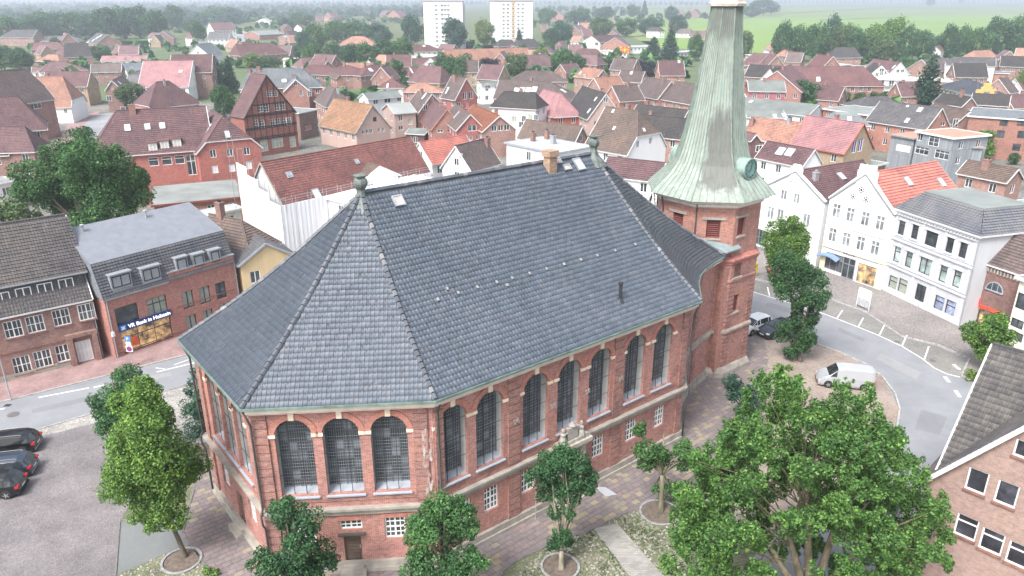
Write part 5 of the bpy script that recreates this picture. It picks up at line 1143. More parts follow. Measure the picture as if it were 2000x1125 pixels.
def s4(H):
    b = (H.pick(1942, 568) or H.onwall(3, 1942, 568)); wl, u, z = b[1:]; q = wl['p'] + wl['d'] * u; P = lambda s_, zz, o: (*(wl['p'] + wl['d'] * (u + s_) + wl['n'] * o), z + zz)
    m = MB(); m.poly([P(.85 * math.cos(math.pi * k / 10), .85 * math.sin(math.pi * k / 10), .02) for k in range(11)]); o = m.build('arched_window', GLASS, H.root); m = MB()
    for k in range(10): a, c = math.pi * k / 10, math.pi * (k + 1) / 10; m.bar(P(.9 * math.cos(a), .9 * math.sin(a), .05), P(.9 * math.cos(c), .9 * math.sin(c), .05), .1, .06, (*wl['n'], 0))
    m.bar(P(-.95, -.05, .06), P(.95, -.05, .06), .12, .12); m.bar(P(-.3, 0, .04), P(-.3, .8, .04), .05, .04, (*wl['n'], 0)); m.bar(P(.3, 0, .04), P(.3, .8, .04), .05, .04, (*wl['n'], 0)); m.build('window_frame', LEAD, o)
    b = (H.pick(1934, 603) or H.onwall(3, 1934, 603)); wl, u, z = b[1:]; rz = math.atan2(wl['d'][1], wl['d'][0]); R_ = emit((.85, .05, .03), .45)
    text('Sparkasse', .72, H.root, P(.0, 0, .1), (math.pi / 2, 0, rz), R_, bold=.004); b = (H.pick(1912, 587) or H.onwall(3, 1912, 587)); wl, u, z = b[1:]; text('S', .85, H.root, P(0, 0, .1), (math.pi / 2, 0, rz), R_, bold=.06); m = MB(); m.lathe([(.11, 0), (.11, .03)], 10); m.xf(lambda p: P(p[0], .55 + p[1], .1 + p[2])); m.build('logo_dot', R_, H.root)
    H.win(1906, 632, 1.4, 2.0, '2', DARK, WARMG)
    L = wl['L']; m = MB()
    for k in range(int(L / .35)): m.box(0, 0, 0, 0, 0, 0) if False else m.hexa([(*(wl['p'] + wl['d'] * (k * .35 + a) + wl['n'] * o), zz) for zz in (H.he - .75, H.he - .3) for a, o in ((.03, .16), (.2, .16), (.2, .005), (.03, .005))])
    m.build('corbel_frieze', STONE, H.root)
house('savings_bank', 'narrow brown brick savings bank with half-round window and glowing red sign', (1964, 451), (2052, 476), 46, 6.7, (1948, 522), roof='br', wall='n', oh=.2, extra=s4)
flat('white_block', 'cream white block with dark windows at the right edge behind the young tree', (1984, 540), (2080, 575), 9, 7.0, 'felt', 'c', win=((1998, 590, dict(w=1.4, h=1.6, style='1', fcol=DARK)), (1986, 632, dict(w=1.3, h=.9, style='2', fcol=DARK)), (1985, 657, dict(w=1.3, h=.9, style='2', fcol=DARK))))

# --- bottom right: brick house with grey pantiles and a cross gable
HRr = 13.0; a0 = at(1939, 672, HRr); b0 = at(2000, 689, HRr); dr = unit((b0 - a0)[:2]); dn = np.array([dr[1], -dr[0]]); dn = -dn if dn[1] > 0 else dn
r2w = a0[:2] + dr * 16; T_R = tile((.125, .118, .12), moss=.05, tw=.3, th=.38)
Hm = house('pantiled_house', 'pink-brown brick house with dark grey pantile roof in the bottom right corner', (1939, 672), proj((*r2w, HRr)), HRr, 6.75, 5.8, roof=plain((.06, .058, .06), .8), wall='p', row=None, oh=.5)
PT = NT('concrete pantile'); _r = PT.n('ShaderNodeObjectInfo').outputs['Random']; _r = PT.math('FRACT', PT.math('ADD', PT.isl(), _r)); _c = PT.mix(PT.ramp(_r, [(0, (.092, .088, .09)), (.6, (.115, .11, .112)), (1, (.135, .128, .125))]), PT.ramp(PT.noise(.8, PT.pos(), 6, .7), [(.35, (.75, .75, .75)), (.65, (1.15, 1.12, 1.05))]), 1.0, 'MULTIPLY'); PT = PT.out(_c, .75, spec=.3)
fp = Hm.roofs[0]; plane_tiles(fp, Hm.root, PT, .27, .36, 290, rise=.08)
f0 = at(1790, 944, 6.0); s0 = (f0[:2] - a0[:2]) @ dn; x0 = (f0[:2] - a0[:2]) @ dr; F0 = a0[:2] + dn * s0
rr_ = ray(2000, 833); t_ = (dn @ (F0 - CAM[:2])) / (dn @ rr_[:2]); q = CAM + rr_ * t_; slp = (q[2] - 6.0) / abs((q[:2] - f0[:2]) @ dr); WG = 6.2
apx = F0 + dr * (x0 + WG); hrg = 6.0 + slp * WG; print('wing slope', math.degrees(math.atan(slp)), hrg, s0)
def exw(H):
    DKB = glass((.02, .02, .025), .05)
    for x, y in ((1908, 940), (1966, 965)): H.win(x, y, 1.0, 1.35, '1', WHITE, DKB, sill=True)
    for x, y in ((1887, 1030), (1937, 1058), (1990, 1085)): H.win(x, y, 1.15, 1.4, 'k', WHITE, DKB, sill=True)
    H.win(2003, 880, 1.0, 1.0, '1', WHITE, DKB, sill=True)
Hw = house('cross_gable', 'brick cross gable with white verge boards and five dark windows, bottom right', proj((*apx, hrg)), proj((*(apx - dn * (s0 + 0.0)), hrg)), hrg, 6.0, WG, roof=T_R, wall=brick((.30, .20, .172), (.34, .29, .26), var=.14, dirt=.1), trim=WHITE, oh=.4, extra=exw, verge=.3)
Hw.depth = .15

# --- wrapped building behind the church
def ex_scaf(H):
    H.sky(565, 342, .9, .9, SKYG2); H.sky(618, 379, 1.1, 1.5, SKYG); H.sky(697, 316, .7, .8, SKYG2); H.chimney(625, 290, 1.0, .8, BRICK_D)
    w, L, he = H.w, H.L, H.he; c = empty('scaffold', (H.o[0], H.o[1], 0), H.a, 'white sheeted scaffold wrapped round the red roofed building', 'scaffold')
    SH = plaster((.84, .84, .86), .06); TU_ = plain((.45, .46, .47), .4, .1, .5); x0 = -L / 2 - 1.3; yf = -w - 1.0
    def sheetp(P0, P1, z0, z1a, z1b, name='sheeting'):
        m = MB(); n = 10; d = np.array(P1) - P0; nn = unit((-d[1], d[0]))
        for k in range(n):
            a, b = k / n, (k + 1) / n; o = lambda t: .04 * math.sin(t * 23 + P0[0]); pa, pb = np.array(P0) + d * a + nn * o(a), np.array(P0) + d * b + nn * o(b); za, zb = z1a + (z1b - z1a) * a, z1a + (z1b - z1a) * b
            m.hexa([(*pa, z0), (*pb, z0), (*(pb + nn * .03), z0), (*(pa + nn * .03), z0), (*pa, za), (*pb, zb), (*(pb + nn * .03), zb), (*(pa + nn * .03), za)])
        m.build(name, SH, c)
    k = 0; x = x0
    while x < L / 2 - 2: sheetp((x, yf), (min(x + 2.4, L / 2), yf), 0, he + .9, he + .9); x += 2.45
    for y, z in ((-w - 1, he + .9), (-w + 1.4, he + 2.2), (-w + 3.8, he + 3.6), (-w + 6.2, he + 5.0)):
        if y < w + 1: sheetp((x0, y), (x0, min(y + 2.35, w + 1)), 0, z, z + .3)
    m = MB()
    for i in range(int(L / 2.45) + 1): xx = x0 + i * 2.45; m.tube([(xx, yf + .1, 0), (xx, yf + .1, he + 1.8)], .03, 5); m.tube([(xx, yf + .9, he + .3), (xx, yf + .9, he + 1.8)], .03, 5)
    m.tube([(x0, yf + .1, he + 1.4), (L / 2, yf + .1, he + 1.4)], .025, 5); m.tube([(x0, yf + .9, he + 1.5), (L / 2, yf + .9, he + 1.5)], .025, 5)
    for i in range(6): y = -w - 1 + i * 2.3; z = he + 1.8 + i * 1.35; m.tube([(x0 + .1, y, 0), (x0 + .1, y, z)], .03, 5); m.tube([(x0 + .9, y, he), (x0 + .9, y, z)], .03, 5); m.tube([(x0 + .1, y, z - .1), (x0 + .9, y, z - .1)], .025, 5)
    m.build('scaffold_tubes', TU_, c)
Hs = house('wrapped_building', 'long building with dark red tiled roof being renovated behind white scaffold sheets', (508, 317), (801, 266), 50, 6.0, (560, 408), roof=tile((.225, .10, .09), tw=.3, th=.38), wall='g', extra=ex_scaf, row=.36, trim=STONE)
house('sheeted_wing', 'gable wing wrapped in white sheeting with olive grey roof', (704, 314), (742, 324), 9.3, 7.4, 3.6, roof='mossy', wall=plaster((.82, .82, .84), .05), trim=WHITE, verge=.2)
flat('sheeted_porch', 'white sheeted low annex under the church ridge line', (690, 398), (862, 352), 6, 6.6, plaster((.82, .82, .84), .05), plaster((.82, .82, .84), .05), trim=WHITE)
house('orange_roof_house', 'house with new bright orange tiled roof behind the white gable', (818, 278), (910, 263), 45, 5.5, (866, 318), roof='bright', wall='w')
house('white_gable_house', 'white gable house with brown roof and small attic window behind the church ridge', (889, 285), (948, 270), 50, 5.5, (919, 338), roof='br', wall='w', win=((901, 305, dict(w=.45, h=.9, style='1')),), chim=((952, 284, 1.2, .9),))
q0, q1, q3 = at(985, 277, 7.2), at(1088, 298, 7.2), at(1143, 282, 7.2)
flat('flat_white_house', 'white cube house with pale felt roof and three chimneys behind the church ridge', (985, 278), (1088, 299), float(np.linalg.norm((q3 - q1)[:2])), 7.2, 'feltl', 'w', win=((1032, 305, dict(w=1.2, h=1.6, style='2')),), chim=((1041, 276, 1.5, .8, BRICK_D), (1068, 272, 1.5, .8, BRICK_D), (1080, 281, 1.4, .9, ZINC)), trim=LEAD)
def wl_(**k): return k
RH = [
 # left edge
 ('old_brick_hall', 'tall old brick hall with steep brown roof and white window strips at the left edge', (-120, 150), (50, 134), 50, 9, (-40, 215), 'br', 'd', wl_(e2=(1.2, 12), win=[(62, 165, dict(w=3, h=1.6, style='v')), (70, 205, dict(w=3, h=1.8, style='v'))])),
 ('brick_annex', 'brick annex with plain dark red roof below the old hall at the left edge', (-120, 196), (33, 188), 50, 8, (-30, 262), 'dred', 'd', wl_(e2=(4, 8.2))),
 ('low_brick_wing', 'low brick wing with red roof behind the big garden tree', (-120, 250), (46, 246), 50, 5, (-30, 300), 'dred', 'd', wl_(e2=(2.5, 5))),
 ('red_gable_house', 'narrow red roofed gable at the far left over the grey shed', (-80, 268), (18, 264), 50, 4.5, (-30, 306), 'dred', 'd', {}),
 ('white_orange_house', 'white house with large faded orange roof beside the curving street', (62, 150), (121, 149), 48, 4.2, (98, 211), 'orange', 'w', wl_(e2=(3.0, 6.0), win=[(91, 198, dict(w=1.3, h=.8)), (128, 217, dict(w=.8, h=1.2))], rows=[((138, 178), (144, 200), 2, dict(w=.7, h=1.1))])),
 ('purple_roof_house', 'long house with purple grey roof behind the orange roofed one', (88, 140), (177, 139), 40, 6.0, (120, 170), 'purple', 'y', wl_(win=[(178, 178), (186, 175)])),
 ('wide_mauve_house', 'hipped mauve roofed house left of the long purple roof', (98, 120), (124, 119), 38, 4, (90, 141), 'purple', 'w', wl_(e1=(5, 4), e2=(8, 4), lo=True)),
 ('brick_gable_by_street', 'dark brick house showing its gable with two white windows beside the curved street', (218, 157), (240, 147), 50, 6.4, (186, 205), 'br', 'd', wl_(win=[(219, 172, dict(w=.6, h=.8)), (213, 192, dict(w=1.4, h=1.5)), (231, 191, dict(w=1.4, h=1.5)), (203, 215, dict(w=2.6, h=1.4)), (245, 213, dict(w=2.6, h=1.4)), (203, 238, dict(w=1.6, h=1.4))], sky=[(233, 162)])),
 ('twin_gabled_house', 'red roofed house with bright flat skylight on its top between two wings', (305, 160), (330, 158), 48, 6, (300, 212), 'dred', 'o', wl_(e1=(5, 6.5), e2=(5, 6.5), chim=[(322, 166, 1, .5, ZINC)])),
 ('wide_pink_roof', 'big smooth pink roofed hall in front of the firs', (280, 119), (377, 118), 35, 5.0, (350, 170), 'pink', 'w', wl_(sky=[(353, 140, 1.2, 1.2)], lo=True)),
 ('tall_brick_block', 'tall red brown building beside the dark firs', (334, 107), (415, 106), 42, 8.5, (380, 142), 'dred', 'd', wl_(win=[(405, 118), (398, 150), (400, 166)])),
 ('grey_slate_hall', 'grey slate roofed hall behind the pink roof', (250, 145), (346, 144), 35, 5.5, (300, 166), 'grey', 'g', wl_(lo=True)),
 ('brown_hip_house', 'brown hipped roof with two small chimneys behind the pink roof', (285, 133), (325, 134), 38, 6, (300, 147), 'dark', 'd', wl_(e1=(6, 6), e2=(6, 6), lo=True)),
 ('dark_barn', 'black roofed barn among the gardens on the left', (126, 85), (170, 84), 55, 3.5, (145, 112), 'dark', 'r', wl_(e1=(1.5, 3.5), e2=(1.5, 3.5), win=[(142, 115)])),
 ('skylit_barn', 'grey barn roof with white roof windows on the left', (184, 64), (210, 67), 35, 5, (163, 82), 'grey', 'p', wl_(sky=[(172, 82, 2, 2.5), (182, 79, 2, 2.5), (190, 74, 2, 2.5), (197, 70, 2, 2.5)])),
 ('grey_farmhouse', 'pale brick house with grey roof at the upper left', (24, 58), (72, 58), 35, 6, (40, 73), 'grey', 'p', wl_(e1=(7, 6))),
 ('grey_bungalow', 'wide low bungalow with light grey hipped roof at the upper left', (106, 70), (138, 70), 28, 3.5, (125, 81), 'grey', 'p', wl_(e1=(7, 3.5), e2=(9, 3.5), lo=True)),
 ('double_gable_house', 'house with two nested gables and white verges by the mown lawn', (317, 61), (323, 58), 9.5, 4.5, 7.0, 'grey', 'p', wl_(win=[(304, 89, dict(w=1.6, h=1.4)), (316, 89, dict(w=1.6, h=1.4))], trim=WHITE, sky=[(327, 79, 1, 3)])),
 ('pink_shed', 'long low shed with pale pink roof', (200, 109), (288, 108), 25, 3.4, (240, 119), 'pink', 'w', wl_(lo=True)),
 ('orange_bungalow', 'small orange roofed bungalow on the left', (94, 106), (112, 106), 35, 3, (80, 120), 'orange', 'o', wl_(e1=(5, 3), e2=(3, 3), lo=True)),
 ('mauve_long_house', 'long mauve roofed house in front of the gardens on the left', (62, 130), (98, 129), 30, 3.6, (80, 140), 'purple', 'w', wl_(lo=True)),
 ('brown_row_house', 'brown roofed row house left of the blue grey roof', (178, 124), (238, 123), 40, 5, (210, 141), 'br', 'd', wl_(lo=True)),
 ('blue_grey_shed', 'blue grey metal roofed shed behind the pink hall', (238, 124), (277, 122), 30, 4.5, (262, 139), 'blue', 'w', wl_(lo=True)),
 ('slate_terrace', 'dark slate roofed terrace house at the street fork', (408, 44), (452, 43), 40, 6, (430, 60), 'purple', 'w', wl_(lo=True)),
 ('street_corner_house', 'grey roofed house standing at the head of the far street', (408, 62), (450, 62), 40, 6, (430, 76), 'grey', 'g', wl_(lo=True)),
 ('slate_gable_house', 'slate blue roof with little white gable in front of the far street', (384, 88), (412, 83), 42, 6, (420, 105), 'blue', 'w', wl_(lo=True)),
 ('red_roof_school', 'wide red roofed building left of the lime green tree', (459, 87), (530, 84), 38, 5, (500, 108), 'red', 'r', wl_(e1=(1, 5), e2=(6, 5), rows=[((470, 104), (520, 106), 4, dict(w=1.4, h=1.2))])),
 ('pale_brick_cube', 'pale brick cube house with light flat roof beyond the red roof', (552, 70), (582, 68), 15, 5, (566, 74), 'feltl', 'p', wl_(lo=True, win=[(565, 79, dict(w=4, h=1.2))])),
 ('green_flat_block', 'low block with green grey roof near the far street', (490, 60), (545, 58), 15, 4, (515, 68), 'felt', 'r', wl_(lo=True)),
 ('white_bungalows', 'white walled bungalow at the end of the far street', (512, 36), (545, 32), 25, 3.5, (520, 44), 'feltl', 'w', wl_(lo=True)),
 ('cream_shed', 'long cream shed behind the blue slate roof', (555, 113), (600, 113), 12, 3.6, (577, 117), 'feltl', 'c', wl_(lo=True)),
 # centre left
 ('blue_slate_mansion', 'large mansion with blue grey slate roof, red pedimented bay and round window', (490, 134), (587, 132), 48, 7.5, (560, 172), 'blue', 'r', wl_(e1=(3.5, 7.5), e2=(6, 7.5), chim=[(505, 137, 1, 1.1), (487, 141, 1, .9)], sky=[(555, 158, 1.4, 1.2, SKYG)], trim=WHITE)),
 ('pediment_bay', 'red brick bay with white pediment and oculus on the slate mansion', (577, 155), (577, 146), 42, 7.5, 3.6, 'blue', 'r', wl_(win=[(577, 164, dict(w=1.0, h=1.0)), (588, 182, dict(w=1.0, h=1.6, style='x')), (604, 181, dict(w=1.2, h=1.9, style='x'))], trim=WHITE, verge=.3)),
 ('stair_gabled_house', 'narrow house with blank brick side wall left of the half timbered gable', (503, 143), (488, 151), 12.0, 8.0, 3.0, 'br', 'p', wl_(sky=[(480, 172)])),
 ('orange_timber_house', 'old half timbered house with long mossy orange roof', (653, 193), (727, 205), 50, 4.2, (700, 262), 'old', 'pk', wl_(win=[(710, 258, dict(w=.8, h=1)), (718, 257, dict(w=.8, h=1)), (725, 256, dict(w=.8, h=1)), (741, 254, dict(w=.7, h=1)), (749, 253, dict(w=.7, h=1)), (732, 233, dict(w=1, h=1, fcol=DARK))], trim=STONE, verge=.2)),
 ('mossy_hip_cottage', 'cottage with dark hipped roof just left of the old orange roof', (642, 166), (655, 172), 48, 5, (615, 198), 'br', 'p', wl_(e1=(3, 5), e2=(4, 5), chim=[(660, 181, 1, .8, ZINC)])),
 ('gabled_brick_villa', 'brick gable with three white windows behind the dark hipped cottage', (664, 146), (650, 141), 45, 7.0, (704, 173), 'br', 'r', wl_(win=[(670, 173, dict(w=1.2, h=1.4)), (678, 173, dict(w=1.2, h=1.4)), (688, 172, dict(w=1.2, h=1.4))], trim=STONE)),
 ('red_hip_row', 'red tiled hipped roof of the long low terrace, left pavilion', (603, 127), (640, 127), 38, 5, (625, 146), 'red', 'd', wl_(e1=(3, 5), e2=(5, 5), rows=[((618, 150), (652, 149), 4, dict(w=1.4, h=1.3))])),
 ('red_hip_middle', 'red tiled hipped roof of the long low terrace, middle pavilion', (669, 127), (680, 127), 36, 5, (675, 147), 'red', 'd', wl_(e1=(8, 5), e2=(8, 5), chim=[(672, 129)])),
 ('red_hip_end', 'red tiled hipped roof of the long low terrace, right pavilion', (722, 127), (735, 126), 36, 5, (725, 147), 'red', 'd', wl_(e1=(8, 5), e2=(6, 5), chim=[(713, 132)], sky=[(724, 137, 1.5, 2)])),
 ('red_hip_house', 'isolated red hipped roof right of the round garden trees', (801, 131), (818, 130), 38, 4, (815, 149), 'red', 'p', wl_(e1=(3, 4), e2=(4, 4), sky=[(803, 138, .7, 3)])),
 ('orange_roof_villa', 'large villa with pale orange roof half hidden in the trees', (687, 71), (712, 71), 35, 6, (700, 90), 'orange', 'r', wl_(e1=(8, 6), e2=(8, 6), lo=True)),
 ('far_red_terrace', 'far terrace of pale gabled houses behind the trees left of the white towers', (640, 24), (700, 22), 40, 6, (670, 32), 'purple', 'p', wl_(lo=True, rows=[((645, 35), (700, 34), 7, dict(w=2.2, h=1.6))])),
 ('far_dark_terrace', 'far terrace with dark roofs and little dormers left of the white towers', (706, 18), (760, 20), 40, 6, (730, 28), 'purple', 'd', wl_(lo=True, rows=[((705, 33), (745, 32), 5, dict(w=2.2, h=1.6))])),
 ('far_red_block', 'far red roofed block just left of the white towers', (768, 20), (800, 19), 38, 7, (785, 32), 'red', 'o', wl_(lo=True)),
 ('felt_dormer_house', 'grey roofed house with three white dormer windows in the centre left', (708, 182), (775, 176), 30, 7.2, (750, 192), 'felt', 'g', wl_(win=[(734, 199, dict(w=1.4, h=1.3)), (757, 196, dict(w=2, h=1.3)), (780, 193, dict(w=1.3, h=1.3))], chim=[(733, 179, .8, .8, ZINC)])),
 ('pink_plaster_house', 'pink plastered house with pale grey broken roof behind the orange one', (756, 203), (800, 200), 22, 6.6, (776, 222), 'feltl', 'pk', wl_(win=[(782, 230, dict(w=1.1, h=1.6)), (821, 225, dict(w=1.2, h=1.6)), (801, 238, dict(w=1.1, h=1.3, gcol=CURT)), (783, 250, dict(w=1.2, h=1))], chim=[(812, 213)])),
 ('brown_garden_shed', 'dark brown shed with grey roof in front of the pink house', (800, 250), (838, 252), 18, 2.8, (812, 262), 'felt', plain((.10, .05, .055), .8), {}),
 ('red_gable_pair', 'brick gable with orange verge and three low windows', (873, 213), (846, 195), 50, 4.4, (847, 260), 'dred', 'r', wl_(win=[(860, 256, dict(w=1.3, h=.7)), (879, 255, dict(w=1.3, h=.7)), (893, 252, dict(w=1.3, h=.7))], trim=plain((.42, .2, .14), .8))),
 ('round_window_house', 'brick gable with one round white window', (844, 183), (815, 178), 45, 6, (808, 222), 'br', 'r', wl_(win=[(845, 193, dict(w=.7, h=.7)), (831, 209, dict(w=1.3, h=1.4)), (862, 205, dict(w=1.2, h=1.2))], sky=[(829, 188, .7, 2)])),
 ('small_red_hip', 'small red pyramid roof above a pale gable', (763, 154), (766, 154), 42, 5.2, (760, 172), 'red', 'c', wl_(e1=(4, 5.2), e2=(4, 5.2), sky=[(757, 168, .6, 2)])),
 ('red_low_roof', 'faded red low roof next to the small pyramid roof', (812, 161), (830, 161), 35, 5, (800, 180), 'orange', 'r', wl_(e1=(4, 5), e2=(6, 5), lo=True)),
 ('stepped_gable_house', 'dark red brick house with little stepped gable and white windows', (911, 152), (882, 148), 54, 6.6, (936, 205), 'br', brick((.29, .10, .095), (.3, .16, .14)), wl_(win=[(908, 187, dict(w=1.4, h=1.9)), (920, 186, dict(w=1.4, h=1.9)), (896, 206, dict(w=1.4, h=1.6)), (911, 206, dict(w=1.2, h=1.6, gcol=REDP))], chim=[(889, 156, 1.2, 1.2)], sky=[(874, 177, .8, 2)])),
 ('crimson_gable_house', 'crimson brick gable with one double window next to the hedge', (919, 223), (889, 203), 9.0, 5.6, 3.3, 'br', brick((.30, .10, .095), (.3, .16, .14)), wl_(win=[(922, 250, dict(w=1.9, h=1.3)), (918, 270, dict(w=1, h=1)), (934, 268, dict(w=1, h=1))], sky=[(892, 225, .7, 2)])),
 ('mossy_red_cottage', 'cottage with rust coloured mossy roof and three white windows over a hedge', (925, 204), (976, 226), 8.8, 5.6, 4.0, tile((.28, .10, .06), moss=.5), 'p', wl_(win=[(965, 251, dict(w=1.2, h=1.2)), (978, 250, dict(w=1.2, h=1.2)), (990, 249, dict(w=1.2, h=1.2))])),
 ('white_dormer_house', 'pinkish white house with black mansard and balcony windows in the centre', (985, 178), (1045, 181), 40, 7.6, (1010, 212), 'dark', plaster((.72, .66, .66), .1), wl_(e1=(2, 7.6), e2=(2, 7.6), win=[(1004, 233, dict(w=1.2, h=1.4, gcol=CURT)), (1023, 233, dict(w=1.1, h=1.6)), (1035, 229, dict(w=1.1, h=1.3, gcol=CURT)), (1047, 229, dict(w=1.1, h=1.3)), (1018, 243, dict(w=1.2, h=1.4))])),
 ('long_brown_house', 'long brown roof with four bright roof windows in the centre', (975, 156), (1075, 160), 42, 6.2, (1010, 195), 'br', 'p', wl_(sky=[(1009, 177, 1.5, 1.8), (1020, 176, 1.5, 1.8), (1032, 176, 1.5, 1.8), (1044, 175, 1.5, 1.8), (1100, 178, 1.5, 1.8)], e2=(9, 6.2))),
 ('pale_annex_house', 'white house with grey felt roof behind the stepped gable', (935, 160), (975, 158), 18, 6, (950, 166), 'felt', 'w', wl_(win=[(950, 168, dict(w=.9, h=1.5)), (955, 168, dict(w=.9, h=1.5))])),
 ('broad_hip_house', 'broad dark hipped roof below the row of garden trees', (1027, 138), (1075, 138), 38, 4.5, (1050, 160), 'br', 'p', wl_(e1=(6, 4.5), e2=(6, 4.5))),
 ('pink_hip_roof', 'raspberry pink smooth hipped roof in the centre', (1062, 174), (1095, 183), 52, 5.2, (1076, 228), 'pink', brick((.34, .08, .06), (.3, .15, .12)), wl_(e1=(1.0, 5.2), e2=(4.5, 5.2), lo=True)),
 ('black_roof_house', 'steep black roof with skylights right of the pink hipped roof', (1137, 168), (1184, 183), 52, 5.2, (1148, 235), 'dark', 'pk', wl_(win=[(1183, 195, dict(w=1.1, h=1.2))], sky=[(1151, 217, .8, 1.4), (1164, 194, .8, 1.2)])),
 ('terracotta_villa', 'brick villa with terracotta roof and arched dormer in the upper centre', (1140, 132), (1178, 136), 42, 6.5, (1125, 150), 'orange', 'p', wl_(e1=(2, 6.5), win=[(1142, 149, dict(w=.9, h=1.3)), (1115, 162, dict(w=1, h=1.6)), (1126, 163, dict(w=1, h=1.6)), (1138, 165, dict(w=1, h=1.6))], sky=[(1134, 143)])),
 ('red_saddle_roof', 'faded red saddle roof adjoining the terracotta villa', (1160, 152), (1210, 149), 40, 5, (1180, 182), 'orange', 'p', {}),
 ('brown_roof_row_left', 'long mauve brown roof with skylight in the centre right', (1213, 137), (1260, 139), 42, 5.5, (1215, 160), 'br', 'p', wl_(sky=[(1233, 143)])),
 ('brown_gable_terrace', 'brick gable with paired dark windows under a brown roof', (1245, 165), (1195, 168), 44, 5.5, (1270, 195), 'br', 'o', wl_(win=[(1248, 189, dict(w=2.6, h=1.8, style='v', fcol=STONE))])),
 ('brown_gable_white_windows', 'brown roofed brick gable with two tall white windows and an awning', (1312, 158), (1262, 150), 48, 5.5, (1335, 205), 'br', 'p', wl_(win=[(1305, 194, dict(w=1, h=1.8)), (1316, 193, dict(w=1, h=1.8))])),
 ('brown_roof_right_row', 'brown roof partly hidden behind the spire', (1318, 158), (1400, 170), 46, 5.5, (1350, 205), 'br', 'p', {}),
 ('green_gable_house', 'brick house with two dark green gable tops left of the spire', (1285, 118), (1335, 118), 42, 6.0, (1310, 148), 'dred', 'o', wl_(win=[(1292, 142), (1300, 142)], sky=[(1326, 121)], chim=[(1313, 117)])),
 ('large_brown_hip', 'large brown tiled roof with white plastered half hipped gable left of the tower', (1183, 208), (1244, 216), 50, 6.5, (1233, 306), 'mossy', 'w', wl_(e2=(3.0, 9.5), win=[(1246, 282, dict(w=.8, h=1.2)), (1271, 275, dict(w=.8, h=1.2))], sky=[(1198, 218, .6, .8), (1200, 251, .6, .8), (1257, 254, .6, .8)])),
 ('brown_long_roof', 'long brown roof in front of the pink hipped roof', (1027, 233), (1138, 247), 50, 5, (1060, 278), 'mossy', 'p', wl_(row=.36)),
 ('brown_back_roof', 'dark brown ridge roof behind the large half hipped one', (1245, 203), (1345, 215), 48, 6, (1270, 240), 'dark', 'p', {}),
 ('brown_second_roof', 'second dark brown roof below the ridge, left of the spire', (1252, 224), (1345, 232), 48, 5, (1280, 268), 'dark', 'p', {}),
 ('red_roof_by_tower', 'dark red roof with grey ridge seams squeezed between nave and tower', (1187, 306), (1300, 318), 45, 7.0, (1230, 350), 'dred', 'w', {}),
 ('white_house_by_tower', 'white house corner peeping out left of the tower', (1275, 372), (1300, 372), 40, 8.2, 2.5, 'dark', 'w', wl_(win=[(1281, 392, dict(w=.9, h=1.4))])),
 # right of the spire
 ('orange_old_house', 'house with weathered orange roof and small chimney right of the spire', (1468, 228), (1590, 242), 48, 6.2, (1490, 275), 'orange', 'd', wl_(chim=[(1540, 242, 1, .6, ZINC), (1468, 245, 1.2, .9)], e2=(.6, 9))),
 ('pink_barn_house', 'tan boarded gable house with big pink roof and blue windows', (1575, 225), (1688, 241), 46, 6.2, (1630, 298), 'pink', plain((.33, .25, .17), .8, .15), wl_(win=[(1669, 286, dict(w=1.3, h=2.4, gcol=plain((.06, .06, .2), .2))), (1681, 283, dict(w=1.3, h=2.4, gcol=plain((.06, .06, .2), .2)))], trim=plain((.4, .12, .08), .7))),
 ('white_red_cottage', 'white cottage with dark red mossy roof and two big roof windows beside the spire', (1498, 275), (1592, 292), 44, 5.4, (1540, 322), 'dred', 'w', wl_(sky=[(1525, 296, 1.5, 1.7), (1543, 298, 1.5, 1.7)])),
 ('mauve_attic_house', 'mauve tiled attic with white windows touching the spire edge', (1450, 255), (1478, 262), 44, 7.6, (1480, 280), 'purple', plain((.16, .09, .085), .8), wl_(win=[(1482, 290, dict(w=1.4, h=1.2)), (1492, 287, dict(w=.8, h=1.2))])),
 ('mauve_mansard_house', 'mauve brick mansard house in the upper right of the spire', (1473, 103), (1510, 105), 46, 6.4, (1495, 130), 'purple', 'p', wl_(e1=(3, 6.4), e2=(3, 8), win=[(1513, 132)])),
 ('gable_by_yellow_bush', 'brick gable with grey roof over the yellow bush', (1518, 108), (1500, 106), 44, 6.4, 5, 'purple', 'p', wl_(win=[(1520, 121, dict(w=.8, h=1.2)), (1515, 133, dict(w=1, h=1.4))])),
 ('red_school_wing', 'wide crimson roof of the long school, left wing', (1545, 125), (1518, 138), 11.5, 5.5, 8, 'red', 'r', wl_(sky=[(1527, 150, 1.2, 2.4)])),
 ('red_school', 'long school building with crimson roof and white windows in the right background', (1545, 129), (1686, 130), 50, 4.5, (1620, 168), 'red', 'r', wl_(e1=(1, 4.5), e2=(6.5, 4.5), rows=[((1617, 175), (1698, 174), 6, dict(w=1.3, h=1.6, style='x'))], sky=[(1598, 155, 1.3, 1.8)])),
 ('brick_red_gable', 'brick gable house with plain red roof behind the school', (1596, 106), (1628, 110), 44, 8, (1575, 130), 'red', 'o', {}),
 ('white_twin_gable', 'white house with mauve roof and a triangular gable in the right background', (1707, 115), (1760, 122), 45, 5, (1735, 146), 'purple', 'w', wl_(win=[(1754, 139, dict(w=1.3, h=1.2)), (1763, 139, dict(w=1.3, h=1.2))], trim=WHITE, sky=[(1746, 131, .8, 1.8)])),
 ('glazed_gable_house', 'small white gable with dark glazing left of the triangular gable', (1722, 128), (1706, 122), 45, 5.5, 4.2, 'dark', 'w', wl_(win=[(1722, 137, dict(w=1.6, h=1.3)), (1713, 146, dict(w=1.2, h=1.5)), (1722, 144, dict(w=1.2, h=1.5)), (1731, 142, dict(w=1.2, h=1.5))], trim=WHITE)),
